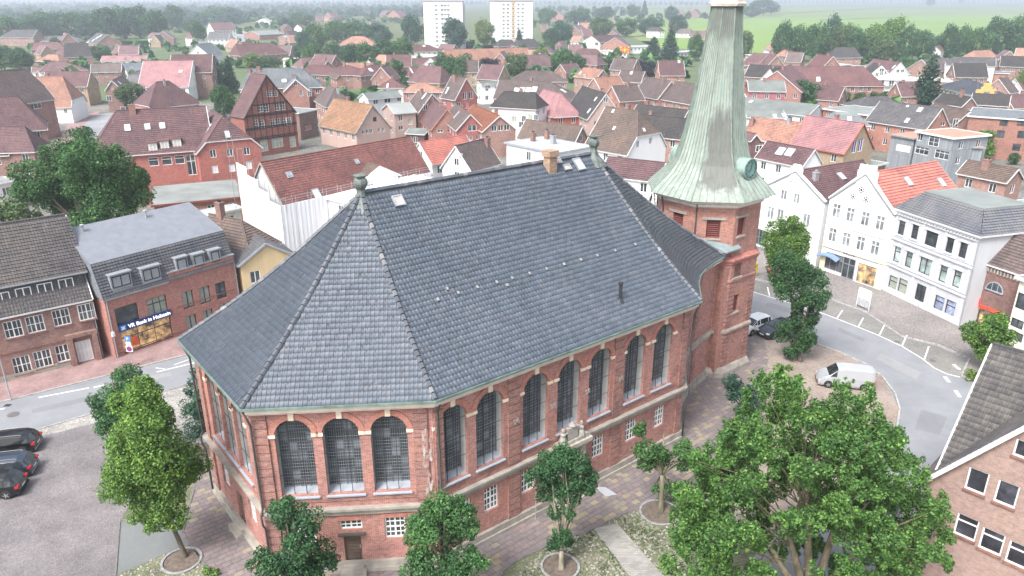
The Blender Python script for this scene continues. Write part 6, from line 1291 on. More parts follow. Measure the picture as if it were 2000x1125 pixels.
 ('grey_flat_dormer_house', 'low house with grey felt roof and white gablet right of the spire', (1452, 190), (1600, 205), 24, 5.4, (1560, 225), 'felt', 'g', wl_(sky=[(1467, 199, 1, 1.4)], chim=[(1582, 198, .7, .7)])),
 ('slate_flat_house', 'slate house with flat felt top and two skylights beside the spire', (1455, 214), (1530, 215), 28, 5.5, (1500, 230), 'felt', 'g', wl_(sky=[(1513, 227, 1, 1.4), (1531, 225, 1, 1.4)])),
 ('magenta_gable_house', 'magenta brick gable with grey roof near the dark round bush', (1532, 158), (1460, 157), 30, 7.0, 4.5, 'felt', brick((.33, .12, .13), (.33, .18, .18)), wl_(win=[(1507, 175, dict(w=.9, h=1.4)), (1517, 171, dict(w=.9, h=1.4))])),
 ('little_orange_gable', 'little orange roofed gable with white verge right of the spire', (1471, 164), (1445, 166), 45, 4.5, 3.6, 'orange', 'r', wl_(trim=WHITE, verge=.25)),
 ('grey_hip_garden_house', 'grey hipped roof with brown side behind the garden hedge', (1690, 190), (1730, 188), 34, 4.5, (1700, 208), 'grey', 'd', wl_(e1=(5, 4.5), e2=(2, 4.5))),
 ('grey_long_roof', 'long grey tiled roof with brick gable and skylights in the right middle', (1720, 196), (1841, 211), 46, 6, (1780, 250), 'grey', 'o', wl_(sky=[(1797, 215, 1.1, 1.3), (1772, 236, .9, 1.3), (1773, 208, .6, .6)], win=[(1836, 224, dict(w=.6, h=1)), (1842, 242, dict(w=1.6, h=.9))])),
 ('brown_gable_right', 'brown roofed house with pointed brick gable beside the tall brick block', (1826, 200), (1895, 218), 46, 6, (1860, 243), 'mossy', 'd', wl_(win=[(1895, 237, dict(w=1.1, h=1.1)), (1866, 240, dict(w=1.2, h=1.8))], chim=[(1886, 207, .9, .7)])),
 ('dark_yard_roof', 'dark roof in front of the yellow gablet', (1840, 182), (1898, 190), 40, 5.5, (1870, 208), 'dark', 'd', wl_(chim=[(1878, 188)])),
 ('dark_long_roof', 'very dark long roof running to the right under the yellow gablet', (1900, 182), (1975, 186), 42, 5.5, (1930, 206), 'dark', 'd', {}),
 ('black_hip_hall', 'black slate hipped hall carrying a yellow stepped gablet', (1885, 155), (1910, 160), 34, 5, (1880, 182), tile((.10, .115, .14)), 'c', wl_(e1=(9, 5), e2=(10, 5))),
 ('white_balcony_house', 'white house with grey roof and roof terrace at the upper right', (1865, 111), (1945, 113), 34, 7.5, (1870, 128), 'grey', 'w', wl_(win=[(1894, 125, dict(w=1.2, h=1.5)), (1926, 126, dict(w=1, h=1.8)), (1934, 125, dict(w=1.2, h=1.5)), (1947, 124, dict(w=1.2, h=1.5)), (1884, 148, dict(w=1, h=1.8)), (1893, 146, dict(w=1, h=1.8))], e1=(3, 8.5), chim=[(1945, 112)])),
 ('dark_right_roof', 'dark tiled roof at the upper right edge', (1955, 109), (2060, 112), 38, 6, (1990, 131), 'dark', 'd', {}),
 ('mauve_far_roof', 'brown roof half hidden behind the spruce', (1800, 116), (1850, 113), 36, 5, (1830, 140), 'br', 'p', wl_(lo=True)),
 ('brown_front_roof', 'brown tiled roof with chimney in front of the timber clad house', (1890, 312), (1990, 330), 40, 6.4, (1900, 345), 'mossy', 'p', wl_(chim=[(1925, 328, 1.2, 1.0)])),
 # far centre and right
 ('gabled_terrace', 'row house with long orange roof and two wooden gablets below the white towers', (865, 97), (1030, 93), 42, 5.5, (930, 118), 'orange', 'y', wl_(Lmax=60, win=[(945, 124, dict(w=1.6, h=1.6))])),
 ('flat_hall_white', 'white workshop with dark red roof and row of glass doors in the upper centre', (1155, 70), (1265, 66), 25, 5, (1200, 82), 'dred', 'c', wl_(rows=[((1165, 86), (1250, 82), 8, dict(w=3, h=2))])),
 ('red_gable_workshop', 'small red gable in front of the workshop roof', (1201, 74), (1205, 70), 30, 5, 9, 'dred', 'o', wl_(lo=True)),
 ('mauve_house_by_garages', 'mauve roofed house among trees in the upper centre', (1130, 95), (1165, 95), 36, 4.5, (1150, 112), 'purple', 'p', wl_(e1=(3, 4.5), e2=(4, 4.5), win=[(1152, 116), (1160, 116)])),
 ('far_grey_house_a', 'small dark far roof right of the right hand tower block', (1056, 48), (1070, 48), 38, 4, (1062, 56), 'purple', 'p', wl_(lo=True)),
 ('far_red_gable', 'far red gable behind the trees in the upper centre', (1090, 22), (1102, 20), 42, 6, (1094, 34), 'red', 'o', wl_(lo=True)),
 ('far_mauve_house', 'far mauve roof between trees in the upper centre', (1120, 50), (1150, 47), 36, 4, (1135, 60), 'purple', 'd', wl_(lo=True)),
 ('far_dark_house_b', 'far dark roof in the trees right of centre', (1185, 55), (1200, 52), 36, 4, (1192, 66), 'purple', 'd', wl_(lo=True)),
 ('far_hamlet_left', 'far dark roofed hamlet house just left of the spire', (1330, 20), (1352, 18), 42, 4, (1340, 28), 'purple', 'd', wl_(lo=True)),
 ('far_hamlet_right', 'far roofs touching the spire on its left', (1355, 18), (1378, 17), 42, 4, (1366, 30), 'dred', 'd', wl_(lo=True)),
 ('far_red_roofs', 'far red roof strip in the upper centre right', (1112, 12), (1170, 10), 30, 5, (1140, 16), 'red', 'd', wl_(lo=True)),
 ('far_left_gable', 'far brick gable behind the dark wood on the upper left', (326, 30), (345, 32), 45, 5, (336, 42), 'br', 'p', wl_(lo=True, trim=WHITE)),
 ('red_pyramid_house', 'red pyramid roof in front of the left tower block', (806, 88), (836, 87), 36, 4.5, (820, 101), 'red', 'c', wl_(e1=(4, 4.5), e2=(7, 4.5), sky=[(828, 90, 1.5, 1.5)])),
 ('silver_roof_hall', 'hall with silvery flat roof below the left tower block', (825, 105), (868, 108), 14, 5, (845, 117), 'feltl', 'd', wl_(lo=True, trim=WHITE)),
 ('orange_gable_house_far', 'brick house with faded orange roof upper left of the terrace', (640, 90), (662, 84), 35, 5, (650, 100), 'orange', 'o', wl_(lo=True)),
]
for name, label, r1, r2, hr, he, e, roof, wall_, kw in RH:
    try: house(name, label, r1, r2, hr, he, e, roof=roof, wall=wall_, **kw)
    except Exception as ex: print('HOUSE FAIL', name, repr(ex))
# --- half timbered merchant's house
r1, r2, hr, w = front((486, 310), (586, 293), (538, 145), depth=5.5)
def ex_ht(H):
    TIM = plain((.035, .028, .026), .8, .2); wl = H.walls[3]; L = wl['L']; P = lambda s, z, o=.06: (*(wl['p'] + wl['d'] * s + wl['n'] * o), z); m = MB(); nn = (*wl['n'], 0)
    a, hr_, he = L / 2, H.hr, H.he
    for z in (3.6, 4.0, 5.9, 6.2, 8.6, 8.9, 10.9):
        hw = L / 2 if z < he else max(.3, (L / 2) * (hr_ - z) / (hr_ - he)); m.bar(P(a - hw, z), P(a + hw, z), .2, .06, nn)
    for i in range(9):
        s = L * (i + .5) / 9; zt = he if abs(s - a) > L else min(hr_ - .4, he + (hr_ - he) * (1 - abs(s - a) / a)); m.bar(P(s, 3.6), P(s, max(3.7, zt)), .13, .05, nn)
    for i in range(8):
        s = L * (i + .6) / 8
        for k in (-1, 1): m.bar(P(s, 5.9), P(s + k * .45, 6.35), .09, .05, nn)
    m.build('timber_frame', TIM, H.root)
    for px, py, w_, h_ in ((526, 183, 1.3, 1.2), (537, 183, 1.3, 1.2), (509, 211, 1.3, 1.7), (520, 211, 1.3, 1.7), (541, 208, 1.3, 1.7), (552, 207, 1.3, 1.7), (500, 242, 1.2, 1.7), (512, 242, 1.2, 1.7), (533, 240, 1.2, 1.7), (543, 239, 1.2, 1.7), (555, 238, 1.2, 1.7), (564, 237, 1.2, 1.7)): H.win(px, py, w_, h_, 'x', WHITE, GLASS)
    for px, py, w_, h_ in ((516, 284, 1.8, 2.6), (542, 279, 2.8, 2.0), (572, 277, 1.6, 2.4)): H.win(px, py, w_, h_, 'v', TRIM, CURT)
print('half timber', hr, w)
house('half_timbered_house', 'tall half timbered gabled house with dark beams and white muntin windows', r1, r2, hr, 8.4, w, roof='dred', wall=brick((.24, .085, .07), (.22, .15, .13)), oh=.1, extra=ex_ht, trim=plain((.05, .035, .03), .8), verge=.3)
flat('brick_side_bay', 'low brown brick house with pink windows beside the half timbered gable', (584, 221), (622, 213), 9, 6.5, 'felt', brick((.17, .10, .09)), win=((602, 250, dict(w=2.6, h=1.0, style='3', gcol=plain((.35, .06, .08), .5))), (605, 274, dict(w=1.8, h=1.3))))
# --- red brick complex in the left middle
def ex_rb(H):
    RD = plain((.5, .48, .46), .6)
    for x, y in ((299, 289), (322, 285), (346, 281)): dormer(H, x, y, 1.1, 1.5, 1.8, plain((.14, .07, .06), .7), plain((.5, .47, .45), .7), WHITE, style='2')
    for x, y, w_, h_ in ((300, 316, 1.5, 1.4), (326, 314, 1.5, 1.4), (351, 312, 1.5, 1.4), (374, 322, 1.4, 3.4)): H.win(x, y, w_, h_, 'k' if h_ < 3 else 't', WHITE, GLASS)
H = house('red_brick_hall', 'large bright red brick building with three white round-topped dormers and long dark red roof', (227, 216), (402, 207), 46, 8.5, (330, 298), roof='dred', wall=brick((.38, .125, .105), (.35, .2, .17), var=.15), e1=(5.0, 8.5), sky=((249, 250, .9, 1.3), (288, 248, .9, 1.2), (317, 246, .9, 1.2)), chim=((259, 220, 1.2, 1.0),), extra=ex_rb, row=.36)
flat('slate_stair_tower', 'dark slate box with flat top on the front of the red brick building', (231, 285), (268, 280), 4, 8.6, 'felt', plain((.10, .105, .11), .6))
P0_, P1_ = at(392, 348, 4.2), at(517, 334, 4.2); M_ = (P0_ + P1_)[:2] / 2; d_2 = unit((P1_ - P0_)[:2]); n_2 = np.array([-d_2[1], d_2[0]]); w = np.linalg.norm((P1_ - P0_)[:2]) / 2; r1, r2 = proj((*(M_ + n_2 * 2.6), 13.6)), proj((*(M_ + n_2 * 12), 13.6))
house('red_brick_wing', 'bright red brick cross wing with shuttered white windows and broad tiled gable', r1, r2, 13.6, 8.2, w + .2, roof='dred', wall=brick((.38, .125, .105), (.35, .2, .17), var=.15), e1=(2.6, 10.0), win=((416, 300), (449, 298), (482, 295), (420, 331, dict(gcol=WHITE)), (453, 328, dict(gcol=WHITE)), (486, 323, dict(gcol=WHITE))), sky=((444, 263, .8, 1.3, SKYG), (410, 248, .7, 1.2), (405, 256, .7, 1.2)))
flat('flat_felt_annex', 'low annex with broad grey felt roof in front of the red brick hall', (296, 402), (478, 384), 13, 4.2, plain((.20, .215, .205), .9, .25, nscale=.3), 'o', trim=plain((.22, .07, .055), .7))
flat('grey_roof_shed', 'white shed with grey corrugated roof at the left edge', (-70, 372), (38, 352), 5, 4.4, tile((.30, .315, .32), tw=.2, th=1.5, var=.05), 'w')
flat('long_wall_roof', 'pale concrete flat roof strip between bank and wrapped building', (380, 425), (475, 406), 3, 4.0, 'feltl', 'c')
# --- timber clad house with salmon roofs
CLAD = NT('weathered boards'); _v = CLAD.n('ShaderNodeTexBrick', offset=.5); CLAD.l(CLAD.uv(), _v.inputs['Vector']); _v.inputs['Scale'].default_value = 1; _v.inputs['Brick Width'].default_value = .18; _v.inputs['Row Height'].default_value = 3.0; _v.inputs['Mortar Size'].default_value = .012
_v.inputs['Color1'].default_value = (.30, .32, .34, 1); _v.inputs['Color2'].default_value = (.20, .22, .24, 1); _v.inputs['Mortar'].default_value = (.1, .1, .11, 1); CLAD = CLAD.out(_v.outputs[0], .85)
SAL = plain((.50, .22, .16), .8, .12, nscale=.4)
flat('boarded_house', 'grey boarded house with flat salmon coloured roof and white windows', (1788, 256), (1864, 270), 9.5, 8.4, SAL, CLAD, win=((1797, 267, dict(w=1.1, h=1.5)), (1825, 274, dict(w=2.2, h=2.2, style='x')), (1800, 294, dict(w=3.0, h=1.4, style='v')), (1839, 302, dict(w=3.0, h=1.6, style='v'))), trim=WHITE)
flat('boarded_left_wing', 'grey boarded left wing with salmon roof and shuttered window', (1737, 262), (1787, 271), 7, 6.6, SAL, CLAD, win=((1764, 289, dict(w=3.2, h=1.4, style='v', gcol=WHITE)), (1725, 310, dict(w=2.6, h=1.2, style='v'))), trim=GREY)
flat('boarded_right_wing', 'grey boarded right wing with salmon roof overgrown by green ivy', (1860, 286), (1925, 288), 7, 6.4, SAL, CLAD, trim=GREY)
flat('tall_brick_block', 'tall brown brick block with flat blue grey roof at the right', (1890, 226), (2060, 238), 16, 8.6, 'blue', brick((.27, .115, .09)), win=[(1961, 238, dict(w=1.4, h=1.5, fcol=DARK)), (1995, 238, dict(w=1.4, h=1.5, fcol=DARK)), (1954, 262, dict(w=1.4, h=1.5, fcol=DARK)), (1995, 263, dict(w=1.4, h=1.5, fcol=DARK)), (1985, 288, dict(w=1.4, h=1.5, fcol=DARK))], chim=((1958, 208, .8, .8),))
flat('brick_mansard_house', 'brick mansard house with flat felt top, row of white windows and red chimney', (1702, 226), (1767, 219), 14, 6.6, 'felt', brick((.30, .09, .06)), rows=(((1713, 240), (1722, 239), 2, dict(w=.8, h=1.6)), ((1739, 237), (1757, 235), 3, dict(w=.8, h=1.6)), ((1714, 263), (1730, 262), 2, dict(w=1.0, h=1.3))), chim=((1730, 212, 1.2, .9, BRICK_O),))
flat('grey_mansard_side', 'dark grey sheet covered slope beside the brick mansard', (1617, 243), (1701, 246), 10, 6.2, 'felt', 'g', mans=(1.6, 2.0), mmat=plain((.19, .20, .21), .7, .1), sky=((1659, 233, 1, 1.6),))
flat('low_garage', 'low grey flat garage roof in front of the pink roofed house', (1612, 310), (1700, 326), 6, 3.4, 'felt', 'd', win=((1625, 318, dict(w=.9, h=1)),))
flat('far_flat_hall', 'white low hall left of the spire among trees', (1230, 92), (1290, 90), 12, 4, 'feltl', 'w'); flat('white_garage', 'white long garage in the upper centre', (1165, 98), (1205, 102), 8, 3.6, 'feltl', 'w')
flat('grey_slab_house', 'grey slab house at the upper right', (1680, 131), (1708, 131), 8, 5.5, 'felt', plaster((.45, .50, .54)), win=((1699, 143, dict(w=1.2, h=1.6)),)); flat('terrace_annex', 'brick annex with grey flat roof right of the white balcony house', (1925, 142), (1990, 144), 9, 5.0, 'blue', 'o', win=((1955, 165, dict(w=1, h=1)), (1970, 165, dict(w=1, h=1))))
for nm, p1, p2, lb in (('far_garage_row', (1290, 104), (1375, 100), 'low grey roofs of a yard left of the spire'), ('far_grey_store', (1455, 106), (1480, 112), 'low pale store right of the spire'), ('lean_shed', (1600, 125), (1640, 128), 'pale grey flat roof beside the red gable')): flat(nm, lb, p1, p2, 10, 4.0, 'feltl', 'g')
# greenhouse-like bright frame hall
H = flat('scaffolded_shell', 'unroofed pale shell of a house in white scaffolding in the right background', (1712, 155), (1862, 160), 14, 6.0, plain((.62, .58, .50), .8, .25, nscale=.4), plaster((.62, .61, .58), .2), rows=(((1722, 160), (1760, 165), 3, dict(w=1.6, h=2)), ((1735, 183), (1765, 187), 3, dict(w=1.8, h=1.8)))); m = MB()
for i in range(14):
    x = -.6 + H.L * i / 13; m.tube([(x, -.9, 0), (x, -.9, 7.2)], .06, 4)
for z in (2.2, 4.4, 6.4, 7.1): m.tube([(-.6, -.9, z), (H.L, -.9, z)], .06, 4); m.box(-.6, H.L, -.95, -.2, z - .06, z - .02) if z < 6 else None
m.build('scaffold_tubes', plain((.6, .6, .58), .6), H.root)
# yellow stepped gablet
b0 = at(1925, 190, 5); dd = np.array([.93, .2]); m = MB(); G_ = empty('yellow_gablet', (b0[0], b0[1], 0), .15, 'bright yellow stepped gablet on the black hipped roof', 'gable')
for x0, x1, z0, z1 in ((-2.6, 2.6, 4, 6.2), (-3.1, -2.3, 6.2, 7.2), (2.3, 3.1, 6.2, 7.2), (-2.3, 2.3, 6.2, 7.0), (-1.7, 1.7, 7.0, 7.9), (-1.0, 1.0, 7.9, 9.0)): m.box(x0, x1, 0, .6, z0, z1)
m.build('gablet_wall', plain((.62, .42, .14), .7, .1), G_); MB().box(-1, 1, -.05, .02, 5, 6.6).build('window', GLASS_L, G_)
# solar roof at the right edge
H = flat('solar_roof_building', 'low building at the right edge with rows of solar panels on its roof', (1925, 400), (2080, 440), 22, 8.2, 'felt', 'w'); pm = MB()
pm.hexa([(0, 0, 0), (1.6, 0, 0), (1.6, 2.4, .35), (0, 2.4, .35), (0, 0, .04), (1.6, 0, .04), (1.6, 2.4, .39), (0, 2.4, .39)]); pm = pm.mesh('solar_panel', plain((.30, .33, .38), .15, .1, 0, spec=.8))
for r in range(4):
    for i in range(9): link('solar_panel', pm, H.root, (1.0 + i * 1.66, 4 + r * 3.6, 8.25))
# --- two white tower blocks
def tower_block(label, p1, p2, side, cols, accent=None):
    P0, P1 = at(*p1), at(*p2); d = P1 - P0; L = np.linalg.norm(d[:2]); H = House('tower_block', label, 'tower block', P0[:2], math.atan2(d[1], d[0])); D = 14; Z = 29.5; H.depth = .25; H.fcol = TRIM
    for a, b in (((0, 0), (L, 0)), ((L, 0), (L, D)), ((L, D), (0, D)), ((0, D), (0, 0))): l = np.linalg.norm(np.array(b) - a); H.add_wall(a, b, [(0, 0), (l, 0), (l, Z), (0, Z)])
    for u, k in cols:
        for i in range(10): H.win_at(H.walls[0], u * L, 2.6 + i * 2.75, 1.8, 1.4, k, TRIM, GLASS_L)
    for i in range(10): H.win_at(H.walls[1], D * .45, 2.6 + i * 2.75, 2.2, 1.5, '2', TRIM, GLASS_L)
    H.finish_walls(PL_W2); MB().box(-.2, L + .2, -.2, D + .2, Z, Z + .5).build('roof', plain((.3, .2, .19), .7), H.root)
    if accent:
        for i in range(10): MB().box(accent * L - 1.6, accent * L + 1.6, -.06, -.01, 3.5 + i * 2.75, 4.5 + i * 2.75).build('balcony_panel', plain((.60, .36, .10), .6), H.root)
    m = MB(); m.box(L, L + 1.2, D * .3, D * .65, 0, Z); m.build('stair_shaft', plain((.5, .5, .5), .8), H.root); return H
PL_W2 = plaster((.80, .80, .79), .05)
tower_block('left white tower block with few scattered windows', (830, 97), (905, 97), 0, ((.33, '2'), (.48, '1'), (.56, '2'), (.64, '2')))
tower_block('right white tower block with yellow balcony panels', (965, 86), (1040, 85), 0, ((.25, '2'), (.36, '2'), (.5, '2'), (.63, '2'), (.74, '2')), .5)
flat('tower_porch', 'low white entrance pavilion at the foot of the right tower block', (985, 78), (1008, 78), 6, 4.5, 'feltl', 'w')

# ---------------------------------------------------------------- trees
def quads(C, N, size, rngl, aspect=1.5):
    n = len(C); a = rngl.normal(size=(n, 3)); T = np.cross(N, a); T /= np.linalg.norm(T, axis=1)[:, None] + 1e-9; B = np.cross(N, T); s = size * rngl.uniform(.6, 1.25, (n, 1)); t = T * s * aspect * .5; b = B * s * .5
    V = np.stack([C - t, C - b, C + t, C + b], 1).reshape(-1, 3); F = np.arange(n * 4).reshape(-1, 4); return V, F
def clump_leaves(clumps, per_m2, size, seed, squash=.85, fill=.35):
    """leaves on and in uneven clumps (x, y, z, r)"""
    g = np.random.default_rng(seed); Cs, Ns = [], []
    for x, y, z, r in clumps:
        n = max(12, int(4 * math.pi * r * r * per_m2)); d = g.normal(size=(n, 3)); d /= np.linalg.norm(d, axis=1)[:, None]
        f = d @ g.normal(size=3) * .12 + np.sin(d @ g.normal(size=3) * 4) * .13 + np.sin(d @ g.normal(size=3) * 9) * .07
        rad = r * (1 + f) * np.where(g.random(n) < fill, g.uniform(.45, .95, n), g.uniform(.92, 1.1, n)); p = d * rad[:, None]; p[:, 2] *= squash
        Cs.append(p + (x, y, z)); q = d * .55 + g.normal(size=(n, 3)) * .55 + (0, 0, .45); Ns.append(q / np.linalg.norm(q, axis=1)[:, None])
    C, N = np.concatenate(Cs), np.concatenate(Ns); return quads(C, N, size, g)
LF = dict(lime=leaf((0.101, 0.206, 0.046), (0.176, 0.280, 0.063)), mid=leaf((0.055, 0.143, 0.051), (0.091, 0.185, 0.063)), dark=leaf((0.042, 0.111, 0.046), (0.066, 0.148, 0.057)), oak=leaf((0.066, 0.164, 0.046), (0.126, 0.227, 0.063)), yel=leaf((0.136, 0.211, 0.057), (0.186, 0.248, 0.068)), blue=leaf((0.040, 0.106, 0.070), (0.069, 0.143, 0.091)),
          purple=leaf((0.040, 0.028, 0.051), (0.055, 0.042, 0.068)), olive=leaf((0.081, 0.143, 0.057), (0.121, 0.169, 0.068)), gold=leaf((0.302, 0.275, 0.080), (0.363, 0.327, 0.103)), fir=leaf((0.026, 0.069, 0.044), (0.042, 0.095, 0.055)))
TRUNK = bark(); TRUNK_P = bark((.26, .23, .18))
def limbs(mb, root, tips, r0, rngl, split=.35):
    root = np.array(root, float)
    for t in tips:
        t = np.array(t, float); m1 = root + (t - root) * .45 + rngl.normal(0, .12, 3) * np.linalg.norm(t - root) * .25 + (0, 0, .10 * np.linalg.norm(t - root)); mb.tube([root, root + (m1 - root) * .5 + (0, 0, .05), m1, t], [r0, r0 * .8, r0 * .6, r0 * .22], 6, cap=False)
def tree_px(name, label, base, clumps, mat, size=.2, dens=34, trunk_r=.16, cat='tree', group=None, depth=.75, fork=None, bk=None, seed=1, extra_px=(), sub=7, kinked=False, sq=1.0):
    """base: trunk foot pixel on the ground; clumps: (px, py, radius px) seen in the photo, at the tree's own distance"""
    g = np.random.default_rng(seed); b = at(*base); root = empty(name, (b[0], b[1], 0), 0, label, cat, group); L = []; Zc = (b - CAM)[1] * math.cos(PITCH)
    for px, py, rp in clumps:
        p = stand(px, py, b); zc = (p - CAM)[1] * math.cos(PITCH) - (p - CAM)[2] * math.sin(PITCH); r = rp * zc / FPX
        c = np.array([p[0] - b[0], g.uniform(-1, 1) * depth * r, p[2]])
        L.append((*c, r * .78))
        for _ in range(sub):
            d = unit(g.normal(size=3)); rr = r * g.uniform(.22, .42); L.append((*(c + d * r * g.uniform(.6, .95)), rr))
    V, F = clump_leaves(L, dens, size, seed, sq); mesh_np('crown', V, F, LF[mat] if isinstance(mat, str) else mat, root)
    tops = [l for i, l in enumerate(L) if i % (sub + 1) == 0]; zt = max(t[2] for t in tops); zl = min(t[2] for t in tops)
    fz = fork if fork is not None else max(1.2, zl * .8); m = MB(); top = (np.mean([t[0] for t in tops]) * .5, 0, fz)
    pts = [(0, 0, -.1), (0, 0, .2), (top[0] * .5 + (.06 if kinked else 0), .03, fz * .55), top]; m.tube(pts, [trunk_r * 1.5, trunk_r * 1.05, trunk_r * .9, trunk_r * .8], 9)
    limbs(m, top, [t[:3] for t in tops], trunk_r * .6, g); m.tube([top, (np.mean([t[0] for t in tops]), 0, zt)], [trunk_r * .75, .04], 6)
    for a_, b_, rr in extra_px: p0, p1 = stand(*a_, b), stand(*b_, b); m.tube([(p0[0] - b[0], -.2, p0[2]), ((p0[0] + p1[0]) / 2 - b[0] + g.normal(0, .1), -.4, (p0[2] + p1[2]) / 2), (p1[0] - b[0], -.6, p1[2])], [rr, rr * .8, rr * .5], 6)
    m.build('trunk', bk or TRUNK, root, smooth=True); return root
def tree_pit(base, r=1.0, label='round tree pit edged with small grey setts', ring=True, trunk=None):
    b = at(*base); t = empty('tree_pit', (b[0], b[1], 0), 0, None, None, None, 'structure'); m = MB(); m.poly([(r * math.cos(a), r * math.sin(a), .07) for a in np.linspace(0, 2 * math.pi, 28, endpoint=False)]); m.build('soil', plain((.13, .105, .085), .95, .35, nscale=4), t)
    me = MB().box(-.09, .09, -.07, .07, 0, .06).mesh('edging_sett', plain((.28, .28, .28), .85, .3, nscale=6)); n = int(2 * math.pi * (r + .1) / .16)
    for k in range(n): a = 2 * math.pi * k / n; link('edging_sett', me, t, ((r + .12) * math.cos(a), (r + .12) * math.sin(a), .05), a + math.pi / 2)
    t['label'] = label
TS = dict(size=.105, dens=125)
tree_px('linden_tree', 'large bright green columnar linden tree standing left of the church', (362, 1088), [(287, 738, 18), (285, 762, 38), (302, 795, 52), (258, 812, 46), (318, 835, 54), (266, 855, 58), (324, 880, 58), (258, 895, 52), (334, 925, 52), (276, 935, 54), (338, 965, 42), (292, 972, 44), (356, 890, 30), (232, 790, 28), (366, 935, 24), (347, 1008, 20), (236, 935, 34), (222, 925, 16), (318, 998, 26), (225, 860, 26)], 'lime', seed=3, trunk_r=.15, depth=.9, **TS); tree_pit((355, 1096), 1.0)
tree_px('linden_tree', 'grey green linden tree half hidden behind the large columnar one', (262, 905), [(235, 745, 30), (222, 775, 40), (240, 800, 38), (205, 815, 30), (225, 845, 34), (245, 860, 30), (250, 770, 30)], 'mid', seed=4, **TS)
tree_px('linden_tree', 'small thin linden tree between road and church east corner', (412, 885), [(388, 735, 18), (380, 765, 24), (395, 790, 28), (375, 805, 24), (400, 825, 22), (382, 835, 20), (408, 770, 16)], 'blue', seed=5, trunk_r=.09, size=.1, dens=80); tree_pit((404, 880), 1.1)
tree_px('linden_tree', 'dark linden tree with two stacked clumps in front of the church door', (590, 1205), [(555, 990, 26), (545, 1025, 34), (600, 1010, 32), (585, 1045, 34), (535, 1085, 36), (575, 1085, 30), (620, 1085, 34), (545, 1115, 30), (605, 1120, 40), (640, 1105, 20)], 'dark', seed=6, depth=1, **TS)
tree_px('linden_tree', 'full round linden tree in front of the church corner', (868, 1215), [(860, 990, 34), (830, 1010, 32), (895, 1010, 36), (918, 1036, 22), (825, 1050, 38), (870, 1050, 50), (908, 1080, 38), (840, 1095, 46), (885, 1115, 46), (925, 1075, 18), (815, 1090, 22)], 'mid', seed=7, depth=1, **TS)
tree_px('linden_tree', 'pollarded linden tree with pale trunk and hanging foliage before the portal', (1096, 1112), [(1100, 890, 28), (1075, 905, 30), (1125, 900, 30), (1050, 930, 26), (1090, 940, 38), (1140, 935, 32), (1105, 965, 34), (1072, 965, 24), (1150, 950, 22), (1080, 1000, 16), (1112, 1000, 12), (1098, 1040, 20), (1080, 1060, 15), (1110, 1065, 14)], 'dark', seed=8, bk=TRUNK_P, trunk_r=.17, **TS); tree_pit((1094, 1108), 1.0)
tree_px('linden_tree', 'sparse pollarded linden tree with bent mossy trunk beside the round pit', (1290, 1000), [(1250, 845, 17), (1265, 870, 22), (1248, 880, 14), (1285, 885, 20), (1262, 905, 18), (1300, 900, 20), (1330, 875, 20), (1350, 890, 20), (1335, 905, 18), (1310, 955, 12), (1280, 955, 9)], 'mid', seed=9, trunk_r=.19, fork=3.0, bk=bark((.17, .16, .11)), **TS); tree_pit((1288, 1002), 1.15)
tree_px('linden_tree', 'tall ragged linden tree with stacked clumps between tower and curved road', (1562, 705), [(1538, 520, 28), (1570, 530, 30), (1600, 545, 22), (1540, 550, 32), (1580, 565, 32), (1560, 585, 20), (1590, 590, 18), (1560, 622, 18), (1545, 640, 20), (1572, 645, 20), (1532, 662, 15), (1562, 672, 22), (1588, 668, 13), (1545, 688, 14), (1580, 615, 16)], 'dark', seed=10, trunk_r=.22, size=.12, dens=105)
tree_px('street_tree', 'bright green round tree in front of the white gabled shops', (1532, 560), [(1540, 435, 20), (1520, 450, 24), (1555, 455, 24), (1535, 475, 34), (1510, 480, 22), (1565, 480, 20), (1545, 500, 26), (1515, 500, 22), (1545, 428, 8)], 'lime', seed=11, size=.13, dens=90)
tree_px('street_tree', 'bright green tree by the right hand pavement corner', (1925, 722), [(1950, 622, 16), (1925, 638, 24), (1955, 635, 24), (1905, 655, 22), (1935, 665, 32), (1965, 660, 22), (1920, 685, 22), (1955, 685, 22)], 'lime', seed=12, size=.13, dens=90)
tree_px('linden_tree', 'dark small linden tree left behind the great oak', (1462, 850), [(1435, 755, 20), (1455, 765, 22), (1430, 775, 14), (1450, 800, 22), (1465, 785, 20)], 'blue', seed=13, **TS)
tree_px('garden_tree', 'very large round green tree at the left behind the brick house', (165, 520), [(150, 290, 34), (110, 310, 40), (190, 300, 44), (235, 320, 38), (80, 345, 42), (140, 345, 56), (205, 350, 56), (260, 350, 30), (90, 385, 46), (150, 400, 60), (220, 395, 56), (265, 385, 26), (110, 420, 36), (190, 430, 40), (60, 370, 26)], 'mid', seed=14, trunk_r=.4, size=.2, dens=36, depth=1.2)
tree_px('garden_tree', 'small olive tree at the left edge below the grey shed', (25, 480), [(20, 400, 24), (45, 415, 22), (5, 420, 26), (60, 425, 14)], 'olive', seed=15, size=.3, dens=16)
